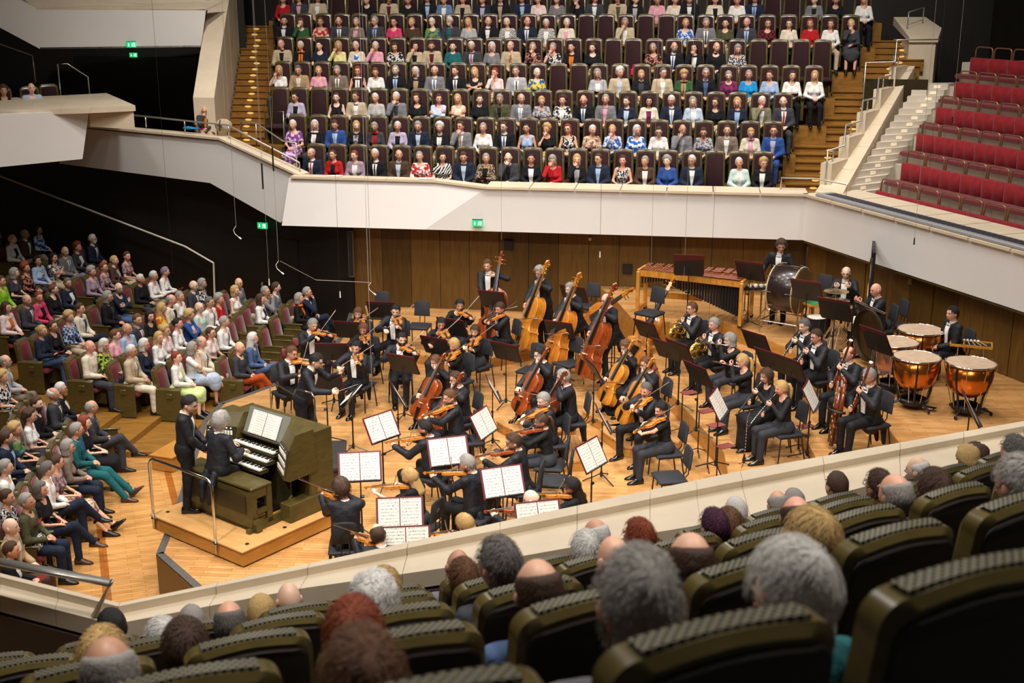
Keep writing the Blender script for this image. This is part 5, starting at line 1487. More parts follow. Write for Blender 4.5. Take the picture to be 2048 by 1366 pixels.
def pages_mat():
    m = bpy.data.materials.new('sheet_music'); m.use_nodes = True
    nt = m.node_tree; N = nt.nodes; L = nt.links; b = N['Principled BSDF']; b.inputs['Roughness'].default_value = .8
    tc = N.new('ShaderNodeTexCoord'); sx = N.new('ShaderNodeSeparateXYZ'); L.new(tc.outputs['Object'], sx.inputs[0])
    def mth(op, a, v=None, c=None):
        n = N.new('ShaderNodeMath'); n.operation = op
        if hasattr(a, 'links'): L.new(a, n.inputs[0])
        else: n.inputs[0].default_value = a
        if v is not None:
            if hasattr(v, 'links'): L.new(v, n.inputs[1])
            else: n.inputs[1].default_value = v
        return n.outputs[0]
    sys_ = mth('FRACT', mth('MULTIPLY', sx.outputs[1], 1 / .034))
    inst = mth('LESS_THAN', mth('ABSOLUTE', mth('SUBTRACT', sys_, .5)), .2)
    nz = N.new('ShaderNodeTexNoise'); nz.inputs['Scale'].default_value = 160; L.new(tc.outputs['Object'], nz.inputs['Vector'])
    note = mth('GREATER_THAN', nz.outputs[0], .53)
    xr = mth('LESS_THAN', mth('ABSOLUTE', mth('SUBTRACT', mth('FRACT', mth('MULTIPLY', sx.outputs[0], 1 / .215)), .5)), .42)
    k = mth('MULTIPLY', mth('MULTIPLY', inst, note), xr)
    mx = N.new('ShaderNodeMix'); mx.data_type = 'RGBA'; L.new(k, mx.inputs['Factor'])
    mx.inputs['A'].default_value = (*srgb('d8d2c6'), 1); mx.inputs['B'].default_value = (*srgb('5c5a5c'), 1)
    L.new(mx.outputs['Result'], b.inputs['Base Color'])
    return m
M_PAGES = pages_mat()
M_FOLDER = mat('maroon_folder', '5c141c', .5)

# ---- violin family: y along the instrument from the end button, z out of the belly
VO = [(0, .015), (.006, .045), (.03, .076), (.07, .095), (.12, .103), (.17, .104), (.23, .099), (.29, .088), (.335, .082), (.36, .087), (.375, .083), (.40, .067), (.46, .056), (.53, .0545), (.59, .063), (.62, .076), (.635, .079), (.66, .074), (.72, .08), (.80, .0835), (.87, .080), (.93, .066), (.97, .046), (.995, .02)]
def fiddle_parts(kind, col):
    "list of (name, mesh, material) of a violin, viola, cello or double bass"
    S = {'violin': .355, 'viola': .405, 'cello': .755, 'bass': 1.10}[kind]; k = S / .355
    th = {'violin': .032, 'viola': .038, 'cello': .125, 'bass': .21}[kind]; ar = .012 * k if kind in ('violin', 'viola') else .009 * k
    nk = {'violin': .235, 'viola': .25, 'cello': .45, 'bass': .72}[kind]     # neck + scroll beyond the body
    if kind == 'bass':
        vo = [(t, w * (1 - .30 * max(0, (t - .62) / .38) ** 1.2)) for t, w in VO]
    else: vo = VO
    right = [(w * k, t * S) for t, w in vo]; ol = right + [(-x, y) for x, y in right[::-1]]
    cy = S * .5
    def ring(sc, z): return [(x * sc, cy + (y - cy) * (1 - (1 - sc) * .45), z) for x, y in ol]
    V = varnish(col); P = []
    b = MB(); b.loft([ring(.3, -th / 2 - ar), ring(.72, -th / 2 - ar * .75), ring(.97, -th / 2 - .001), ring(1.0, -th / 2 + .002 * k), ring(.955, -th / 2 + .004 * k), ring(.955, th / 2 - .004 * k), ring(1.0, th / 2 - .002 * k), ring(.97, th / 2 + .001), ring(.72, th / 2 + ar * .75), ring(.3, th / 2 + ar)])
    P.append(('body', b.mesh('body', 45), V))
    zt = th / 2 + ar
    b = MB(); fb0, fb1 = S * .58, S + nk * .62
    for j in (0,):
        b.loft([[(x * w, y, z) for x, z in ((-1, z0), (1, z0), (.6, z0 + .006 * k), (-.6, z0 + .006 * k))] for y, w, z0 in ((fb0, .021 * k, zt + .009 * k), (S, .017 * k, zt + .004 * k), (fb1, .0125 * k, zt - .003 * k))])
    P.append(('fingerboard', b.mesh('fingerboard', 40), M_EBONY))
    b = MB(); z0 = zt - .006 * k
    b.tube([(0, S - .01, z0), (0, S + nk * .3, z0 - .006 * k), (0, fb1, z0 - .006 * k)], [.014 * k, .0115 * k, .0115 * k], 7)
    b.loft([[(x * w, y, z0 - .006 * k + z) for x, z in ((-1, -.008 * k), (1, -.008 * k), (1, .010 * k), (-1, .010 * k))] for y, w in ((fb1, .011 * k), (fb1 + nk * .25, .009 * k))])
    sc = []
    for q in range(22):
        a = q * .5; r = .021 * k * (1 - q / 24); sc.append((0, fb1 + nk * .28 - math.cos(a) * r * -1 + .004 * k, z0 - .018 * k + math.sin(a) * r))
    b.tube(sc, [.0085 * k * (1 - q / 40) for q in range(22)], 6)
    for s in (-1, 1): b.ell((s * .006 * k, sc[-1][1], sc[-1][2]), (.012 * k, .006 * k, .006 * k), 7, 4)
    P.append(('neck', b.mesh('neck', 50), V))
    pg = MB()
    for q in range(4):
        s = -1 if q % 2 else 1; y = fb1 + nk * (.05 + .055 * q)
        pg.tube([(-s * .011 * k, y, z0), (s * .03 * k, y, z0)], .0032 * k, 5); pg.ell((s * .035 * k, y, z0), (.006 * k, .003 * k, .007 * k), 6, 4)
    P.append(('pegs', pg.mesh('pegs', True), M_EBONY if kind != 'bass' else M_BRASS))
    b = MB(); yb = S * .39; hb = .032 * k if kind != 'bass' else .034 * k
    b.loft([[(x, yb - t, zt - .004 * k + z) for x, z in ((-.02 * k, 0), (-.012 * k, hb * .25), (-.017 * k, hb * .8), (0, hb), (.017 * k, hb * .8), (.012 * k, hb * .25), (.02 * k, 0))] for t in (-.002 * k, .002 * k)])
    P.append(('bridge', b.mesh('bridge'), mat('maple', 'd8b888', .5)))
    b = MB(); b.loft([[(x * w, y, z + zz) for x, zz in ((-1, 0), (1, 0), (.5, .006 * k), (-.5, .006 * k))] for y, w, z in ((.01 * k * .5, .012 * k, zt), (S * .28, .022 * k, zt + .013 * k))])
    P.append(('tailpiece', b.mesh('tailpiece', 40), M_EBONY))
    b = MB()
    for q in range(4):
        x = (q - 1.5) * .0105 * k; b.tube([(x * .8, S * .28, zt + .015 * k), (x, yb, zt + hb), (x * .5, fb1, zt + .005 * k)], max(.0008, .0007 * k), 3, caps=False)
    P.append(('strings', b.mesh('strings'), M_STEEL))
    for s in (-1, 1):
        pth = []
        for q in range(9):
            t = q / 8 - .5; pth.append((s * (.037 * k + .012 * k * math.sin(t * 5.2) * -1 * .6), yb + t * S * .21, zt - ar * .42 + .0012 * k))
        P.append(('f_hole', MB().tube(pth, [.004 * k, .0025 * k, .0018 * k, .002 * k, .0022 * k, .002 * k, .0018 * k, .0025 * k, .004 * k], 4, flat=.4).mesh('f_hole'), M_BLACK))
    if kind in ('violin', 'viola'):
        P.append(('chin_rest', MB().ell((-.05, .03, zt * .9), (.045, .03, .012), 10, 5).mesh('chin_rest', True), M_EBONY))
    else:
        P.append(('endpin', MB().tube([(0, .01, 0), (0, -(.27 if kind == 'cello' else .14), 0)], .006 if kind == 'cello' else .009, 6).mesh('endpin'), M_STEEL))
    return P
FID = {}
def fiddle(kind, col, M, label, holder):
    if (kind, col) not in FID: FID[(kind, col)] = fiddle_parts(kind, col)
    r = empty({'violin': 'violin', 'viola': 'viola', 'cello': 'cello', 'bass': 'double_bass'}[kind], label=label, cat={'violin': 'violin', 'viola': 'viola', 'cello': 'cello', 'bass': 'double bass'}[kind], group={'violin': 'violins', 'viola': 'violas', 'cello': 'cellos', 'bass': 'double basses'}[kind])
    r.matrix_world = M
    put_parts(r, FID[(kind, col)])
    return r
def bow_parts(L=.735, k=1.0):
    P = []
    pts = [(0, L * t, .010 * k - .012 * k * math.sin(math.pi * t) + (.006 * k if t > .98 else 0)) for t in np.linspace(0, 1, 8)]
    P.append(('stick', MB().tube(pts, [.0042 * k] * 4 + [.0035 * k] * 4, 5).mesh('stick', True), mat('pernambuco', '5a2814', .35)))
    P.append(('bow_hair', MB().slab([(-.005 * k, .05, -.008 * k), (.005 * k, .05, -.008 * k), (.005 * k, L - .01, -.008 * k), (-.005 * k, L - .01, -.008 * k)], (0, 0, -.0015)).mesh('bow_hair'), mat('bow_hair', 'e4dcc8', .6)))
    P.append(('frog', MB().box((0, .045, 0), (.011 * k, .05, .022 * k), bev=.003).mesh('frog'), M_EBONY))
    P.append(('head', MB().box((0, L, .003 * k), (.008 * k, .012, .022 * k)).mesh('head'), mat('pernambuco', '5a2814', .35)))
    return P
BOWS = {'v': bow_parts(), 'c': bow_parts(.71, 1.3), 'b': bow_parts(.70, 1.7)}
def frame(o, y, z):
    y = Vector(y).normalized(); z = Vector(z); z = (z - y * z.dot(y)).normalized(); x = y.cross(z)
    return Matrix(((x.x, y.x, z.x, o[0]), (x.y, y.y, z.y, o[1]), (x.z, y.z, z.z, o[2]), (0, 0, 0, 1)))
def bow(kind, M, label):
    r = empty('bow', label=label, cat='bow', group='bows'); r.matrix_world = M
    put_parts(r, BOWS[kind])

# ---- chairs and stands
def make_chair():
    P = []
    P.append(('seat', MB().box((0, 0, .445), (.44, .43, .055), bev=.02).mesh('seat', 45), M_CHAIRBLK))
    ol = outline(.33, .30, .60, .90, .05, .01)
    P.append(('backrest', shell(ol, -.265, -.225, .014, .14, .6).mesh('backrest', 45), M_CHAIRBLK))
    for s in (-1, 1):
        P.append(('leg', MB().tube([(s * .2, .17, .43), (s * .215, .20, .01)], .0115, 6).mesh('leg'), M_BLACK))
        P.append(('leg', MB().tube([(s * .2, -.17, .43), (s * .215, -.24, .01)], .0115, 6).mesh('leg'), M_BLACK))
    P.append(('back_support', MB().tube([(-.05, -.2, .42), (-.05, -.265, .50), (-.05, -.27, .62), (-.04, -.285, .74), (0, -.29, .78), (.04, -.285, .74), (.05, -.27, .62), (.05, -.265, .50), (.05, -.2, .42)], .009, 5).mesh('back_support'), M_BLACK))
    P.append(('seat_rail', MB().tube([(-.2, .17, .415), (.2, .17, .415), (.2, -.17, .415), (-.2, -.17, .415), (-.2, .17, .415)], .010, 5, caps=False).mesh('seat_rail'), M_BLACK))
    return P
CHAIR = make_chair()
def chair(loc, rz, label, group='orchestra chairs'):
    r = empty('orchestra_chair', loc, rz, label, 'chair', group)
    put_parts(r, CHAIR)
    return r
TILT = math.radians(62)
def make_stand():
    P = []; Z = 1.0
    P.append(('pole', MB().tube([(0, 0, .1), (0, 0, .62)], .013, 7).tube([(0, 0, .6), (0, 0, Z - .04)], .009, 7).mesh('pole'), M_BLACK))
    for k in range(3):
        a = math.pi / 2 + k * 2 * math.pi / 3
        P.append(('leg', MB().tube([(0, 0, .13), (math.cos(a) * .10, math.sin(a) * .10, .085), (math.cos(a) * .29, math.sin(a) * .29, .012)], .010, 5).mesh('leg'), M_BLACK))
    P.append(('collar', MB().lathe([(.02, 0), (.024, .02), (.024, .07), (.018, .09)], (0, 0, .07), 8).mesh('collar', 40), M_BLACK))
    T = Matrix.Translation((0, 0, Z)) @ Matrix.Rotation(TILT, 4, 'X')
    b = MB().box((0, 0, 0), (.50, .34, .008), M=T)
    b = MB(); b.box(T @ Vector((0, 0, 0)), (.54, .36, .008), M=T.to_3x3().to_4x4())
    P.append(('desk', b.mesh('desk'), mat('stand_desk', '1c1b1b', .5)))
    b = MB(); b.box(T @ Vector((0, -.165, .025)), (.54, .008, .055), M=T.to_3x3().to_4x4())
    P.append(('lip', b.mesh('lip'), mat('stand_desk', '1c1b1b', .5)))
    P.append(('knob', MB().lathe([(.02, -.02), (.024, 0), (.02, .02)], (.03, 0, .6), 7, 0, Matrix.Rotation(math.pi / 2, 4, 'Y')).mesh('knob', 40), M_BLACK))
    return P
STAND = make_stand()
_T = Matrix.Translation((0, 0, 1.0)) @ Matrix.Rotation(TILT, 4, 'X')
_fold = MB().box((0, 0, 0), (.50, .36, .006))
FOLDER = [('cover', _fold.mesh('cover'), M_FOLDER)]
for sg in (-1, 1):
    g = []
    for q in range(7):
        t = q / 6; g.append([(sg * (.005 + .222 * t), -.158, .006 + .012 * math.sin(math.pi * (.25 + t * .75)) * (1 - t * .7)), (sg * (.005 + .222 * t), .162, .006 + .012 * math.sin(math.pi * (.25 + t * .75)) * (1 - t * .7))])
    if sg < 0: g = g[::-1]
    m_ = MB().grid(g); m_.f = [f[::-1] for f in m_.f]
    m_.v = [(x, y, z) for x, y, z in m_.v]
    FOLDER.append(('page', m_.mesh('page', True), M_PAGES))
def stand(u, v, zf, toward, label, pages=True, h=1.0):
    "desk centre shows at (u, v); pages face the direction toward (degrees in plan)"
    p = at(u, v, zf + h); a = math.radians(toward) + math.pi / 2
    r = empty('music_stand', (p.x, p.y, zf), a, label, 'music stand', 'music stands')
    r.scale = (1, 1, h)
    put_parts(r, STAND)
    if pages:
        q = empty('music_folder', label=label.replace('black music stand', 'open maroon folder with score on the stand'), cat='sheet music', group='folders on music stands')
        q.matrix_world = Matrix.Translation((p.x, p.y, zf)) @ Matrix.Rotation(a, 4, 'Z') @ Matrix.Diagonal((1, 1, h, 1)) @ _T @ Matrix.Translation((0, .028, .009)) @ Matrix.Diagonal((1.16, 1.14, 1, 1))
        put_parts(q, FOLDER)
    return p

# ---- musicians
MH = .0225
def dress(r, F, sex, outfit, hair, h=MH, curl=(.6, .6), hdir=(None, None), sk=None, glasses=False, beard=False, bottom=None):
    sk = sk or 'abce'[_seed[0] % 4]; _seed[0] += 1
    obj('body', body_mesh(F, h, 1, curl, hdir), [skin(sk), M_EYE, hairmat(hair[0] if hair[1] != 'b' else 'd'), M_LIP], r)
    if outfit in ('tails', 'suit'):
        coat = obj('tailcoat' if outfit == 'tails' else 'jacket', np_mesh('tailcoat', *top_mesh(F, h, 'tail' if outfit == 'tails' else 'jacket')), M_TAIL, r)
        pr = F.tors(.02, -.08, True, 0)
        w0 = .045 if outfit == 'tails' else .012
        b = front_patch(F, pr, .028, lambda t: (-w0 - (.062 - w0) * t ** .8, w0 + (.062 - w0) * t ** .8), .10, .445, 9, 5, .004)
        obj('shirt_front', b.mesh('shirt_front', True), M_SHIRTW, r)
        for s in (-1, 1):
            b = front_patch(F, pr, .028, lambda t: tuple(sorted((s * (w0 + (.058 - w0) * t ** .8), s * (w0 + .022 + (.085 - w0) * math.sin(math.pi * t * .62))))), .12, .44, 7, 2, .007)
            obj('lapel', b.mesh('lapel', True), mat('satin_lapel', '101014', .4), coat)
        obj('collar', collar_mb(F).mesh('collar', True), M_SHIRTW, r)
        if outfit == 'tails':
            c = F.T(0, .0, .468) + F.R @ Vector((0, .085, 0)); m = MB()
            for s in (-1, 1):
                m.loft([[c + F.R @ Vector((s * x, .007 * q, z * w)) for q, z in ((-1, -1), (1, -1), (1, 1), (-1, 1))] for x, w in ((.001, .009), (.05, .022))])
            obj('bow_tie', m.mesh('bow_tie'), M_SHIRTW, r)
        for i in (0, 1):
            d = (F.wr[i] - F.el[i]).normalized(); p = F.wr[i]
            obj('cuff', MB().tube([p - d * .035, p - d * .004], .033, 9).mesh('cuff', 40), M_SHIRTW, coat)
        obj('trousers', np_mesh('trousers', *bottom_mesh(F, h, 'pants')), M_BLACKCLOTH, r)
    else:
        kind = {'blouse': 'blouse', 'short': 'short', 'sleeveless': 'sleeveless'}[outfit]
        obj('black_top', np_mesh('black_top', *top_mesh(F, h, kind)), M_BLACKCLOTH, r)
        obj('trousers' if bottom != 'gown' else 'long_skirt', np_mesh('trousers', *bottom_mesh(F, h, bottom or 'pants')), M_BLACKCLOTH if bottom == 'gown' else mat('charcoal_cloth', '22232a', .8, bump=.3, bscale=10), r)
    obj('shoes', shoe_mb(F).mesh('shoes', True), M_PATENT, r)
    HM = Matrix.Translation(F.hc) @ F.HR.to_4x4() @ Matrix.Scale(F.f * 1.02, 4)
    if hair[1] != 'b': obj('hair', fine_hair(hair[1], _seed[0]), hairmat(hair[0]), r, M=HM)
    if glasses: obj('glasses', GLASSES, M_GLS, r, M=HM)
    if beard: obj('beard', beard_mesh(), hairmat(hair[0]), r, M=HM)
def reed(path, r, n=8):
    return MB().tube(path, r, n)
def woodwind(kind, mouth, end, label, M):
    "straight wind instrument from mouth to end in player coordinates"
    r = empty(kind, label=label, cat=kind.replace('_', ' '), group=None); r.matrix_world = M
    a, e = Vector(mouth), Vector(end); d = (e - a).normalized(); L = (e - a).length; P = lambda t, off=(0, 0, 0): a + d * L * t + Vector(off)
    up = Vector((0, 1, 0)) - d * d.y; up = up.normalized() if up.length > .1 else Vector((0, 0, 1))
    if kind == 'flute':
        MB().tube([P(-.1), P(1)], .0105, 8).build('tube', M_CHROME, r, True)
        for k in range(12): MB().lathe([(.008, 0), (.008, .006)], P(.25 + k * .058) + Vector((0, 0, .009)), 6).build('key', M_CHROME, r)
    else:
        w = {'oboe': .010, 'clarinet': .013}[kind]
        MB().tube([P(.08), P(.12), P(.9), P(.95), P(1.0)], [w * .7, w, w * 1.15, w * 1.8, w * 2.7], 9).build('tube', M_EBONY, r, True)
        MB().tube([P(0), P(.09)], .005, 6).build('reed', mat('cane', 'c9a868', .6), r)
        for k in range(14):
            t = .16 + k * .053; MB().tube([P(t) + up * w * 1.1, P(t + .03) + up * w * 1.3], .0052, 5).build('key', M_CHROME, r)
    return r
def musician(u, v, zf, face, kind, sex, hair, desc, glasses=False, beard=False, col='o', stroke=.3, bottom=None, outfit=None, sk=None, seatless=False, chairlabel=True, twist=0.0):
    stand_ = kind in ('bass_stand',)
    stool = kind == 'bass_stool'
    f = .95 if sex == 'w' else 1.0
    tilt = {'violin': .10, 'viola': .10, 'cello': .10, 'bass_stand': .12, 'bass_stool': .16}.get(kind, .08)
    jit = lambda s_: (nhash(u, v, s_) - .5)
    legs = 'sit'; head = (0, .1, 0); lw = rw = None; lp, rp = (-.6, -.2, -1), (.6, -.2, -1); curl = (1.1, 1.1); hd = [None, None]; hipy = 0; seat = .46
    zs = .46 + .085 + .495 * f       # neck height when seated
    V0 = Vector((-.055, .085, zs + .008)); 
    fid = None
    if kind in ('violin', 'viola'):
        dv = Vector((-.52, .82, -.05 + .2 * jit(1))).normalized(); nv = Vector((.28, .05, .95))
        k = 1.0 if kind == 'violin' else 1.12
        FM = frame(V0, dv, nv); nvv = FM.to_3x3() @ Vector((0, 0, 1)); xv = FM.to_3x3() @ Vector((1, 0, 0))
        c = V0 + dv * .205 * k + nvv * .055
        bd = (xv * .88 - dv * .02 + Vector((.0, .12, -.42 - .25 * jit(2)))).normalized()
        s = .10 + stroke * .42
        lw = V0 + dv * (.455 * k) + Vector((0, 0, -.062)) - xv * .028; rw = c + bd * (s + .03) + Vector((0, -.035, .03))
        lp = (-.1, .35, -1); rp = (.9, .0, -.55)
        hd = [((xv * .5 + Vector((0, .1, .8)) + dv * .3), xv), ((bd * -.25 + Vector((-.35, .55, -.35))), (0, -.2, -1))]
        head = (.30 + .15 * jit(3), .22, -.12); legs = ('sit', 'wide')[int(nhash(u, v, 5) * 2)] if sex == 'm' else 'sit'
        fid = (kind, FM); bwm = frame(c + bd * s, -bd, nvv + dv * .05); bk = 'v'
    elif kind == 'cello':
        E0 = Vector((.03, .66, 0)); dc = Vector((-.17, -.40, .90)).normalized(); nc = Vector((-.05, .9, .4))
        FM = frame(E0 + dc * .27, dc, nc); nvv = FM.to_3x3() @ Vector((0, 0, 1)); xv = FM.to_3x3() @ Vector((1, 0, 0))
        lw = E0 + dc * (.27 + .93) + xv * -.05 + nvv * .035 + Vector((-.03, .0, -.03)); c = E0 + dc * (.27 + .36) + nvv * .17
        bd = Vector((.93, .02, -.22 + .2 * jit(2))).normalized(); s = .05 + stroke * .35
        rw = c + bd * (s + .02) + Vector((0, -.05, .03)); lp = (-1, .1, -.35); rp = (1, -.1, -.5); legs = 'wide'
        hd = [((.55, .25, .25), (.1, -1, 0)), ((-.3, .6, -.5), (0, -.3, -1))]
        head = (-.1 + .3 * jit(3), .18, .08); fid = ('cello', FM); bwm = frame(c + bd * s, -bd, nvv); bk = 'c'
    elif kind in ('bass_stand', 'bass_stool'):
        E0 = Vector((-.10, .72, 0)); dc = Vector((-.10, -.33, .93)).normalized(); nc = Vector((.12, .92, .33))
        FM = frame(E0 + dc * .14, dc, nc); nvv = FM.to_3x3() @ Vector((0, 0, 1)); xv = FM.to_3x3() @ Vector((1, 0, 0))
        hp = 1.33 if stand_ else 1.24
        lw = E0 + dc * (.14 + hp) - xv * .06 + nvv * .06; c = E0 + dc * (.14 + .56) + nvv * .27
        bd = Vector((.95, .05, -.25)).normalized(); s = .06 + stroke * .25; rw = c + bd * s + Vector((0, -.06, .04))
        lp = (-1, -.1, -.3); rp = (1, -.3, -.3); head = (.1 + .4 * jit(3), .12, .05); hd = [((.6, .3, .1), (.1, -1, 0)), ((-.2, .6, -.6), (-.5, 0, -1))]
        legs = 'stand' if stand_ else 'stool'; seat = .78; fid = ('bass', FM); bwm = frame(c + bd * s, -bd, nvv); bk = 'b'
    elif kind == 'flute':
        lw = (.07, .235, zs + .06); rw = (.32, .20, zs + .03); lp = (-.7, .3, -1); rp = (.8, .1, -.9); head = (-.25, .08, .12); hd = [((.35, .2, .55), (-.2, -.9, 0)), ((.05, .45, .5), (0, 0, -1))]
    elif kind in ('oboe', 'clarinet'):
        lw = (-.05, .25, zs - .10); rw = (.06, .33, zs - .27); head = (0, .16, 0); lp = (-.9, -.1, -.8); rp = (.9, -.1, -.7); hd = [((.5, .55, .1), (.3, -.8, 0)), ((-.5, .6, .1), (-.3, -.8, 0))]
    elif kind == 'bassoon':
        lw = (-.10, .27, zs - .06); rw = (.16, .24, zs - .36); head = (0, .08, 0); lp = (-1, 0, -.6); rp = (1, -.2, -.5); hd = [((.5, .3, .4), (.2, -1, 0)), ((-.3, .5, 0), (-.4, -.6, 0))]
    elif kind == 'horn':
        lw = (-.02, .27, zs - .10); rw = (.22, .20, zs - .32); head = (0, .06, 0); lp = (-1, 0, -.7); rp = (1, -.3, -.6)
    elif kind == 'idle':
        lw = (-.05, .30, .64); rw = (.05, .28, .66); head = (.1, .05, 0)
    elif kind == 'drummer':
        lw = (-.14, .40, .98); rw = (.12, .38, .95); head = (.1, .15, 0); legs = 'wide'
    F = Fig(sex, not stand_, tilt, twist, 0, lw, rw, lp, rp, head, legs, 1.0, .02 if sex == 'm' else 0, seat, hipy)
    hz = F.hc.z
    p = at(u, v, zf + hz); a = math.radians(face) - math.pi / 2
    # root so that the head lands on its place
    off = Matrix.Rotation(a, 3, 'Z') @ Vector((F.hc.x, F.hc.y, 0))
    R0 = Matrix.Translation((p.x - off.x, p.y - off.y, zf)) @ Matrix.Rotation(a, 4, 'Z')
    outfit = outfit or ('tails' if sex == 'm' else 'blouse')
    gname = {'violin': 'violinists', 'viola': 'viola players', 'cello': 'cellists', 'bass_stand': 'bass players', 'bass_stool': 'bass players'}.get(kind, 'wind and percussion players')
    pn = {'violin': 'playing violin', 'viola': 'playing viola', 'cello': 'playing cello', 'bass_stand': 'playing double bass', 'bass_stool': 'playing double bass', 'flute': 'playing flute', 'oboe': 'playing oboe', 'clarinet': 'playing clarinet', 'bassoon': 'playing bassoon', 'horn': 'playing horn'}.get(kind, 'at the percussion')
    r = empty('person', R0.translation, a, desc + ' ' + pn, 'person', gname)
    dress(r, F, sex, outfit, hair, MH, curl, hd, sk, glasses, beard, bottom)
    short = desc.split(' in ')[0].split(' beside')[0]
    if fid: fiddle(fid[0], col, R0 @ fid[1], '%s of the %s' % ({'violin': 'violin', 'viola': 'viola', 'cello': 'cello', 'bass': 'double bass'}[fid[0]], desc), None); bow(bk, R0 @ bwm, 'bow held by the ' + desc)
    if not stand_ and not stool and not seatless:
        chair((R0 @ Vector((0, -.02, 0)))[:], a, 'black chair of the ' + desc)
    if stool:
        q = empty('bass_stool', R0 @ Vector((0, -.04, 0)), a, 'tall black stool under the ' + desc, 'stool', 'bass stools')
        MB().lathe([(.16, 0), (.18, .02), (.18, .045), (.15, .06)], (0, 0, .70), 14).build('seat', M_CHAIRBLK, q, 40)
        for k in range(4):
            an = k * math.pi / 2 + .8; MB().tube([(math.cos(an) * .12, math.sin(an) * .12, .71), (math.cos(an) * .2, math.sin(an) * .2, 0)], .012, 6).build('leg', M_BLACK, q)
        MB().tube([(math.cos(t) * .165, math.sin(t) * .165, .32) for t in np.linspace(0, 2 * math.pi, 13)], .009, 5).build('foot_ring', M_BLACK, q)
    return R0, F
COND = 'standing conductor'
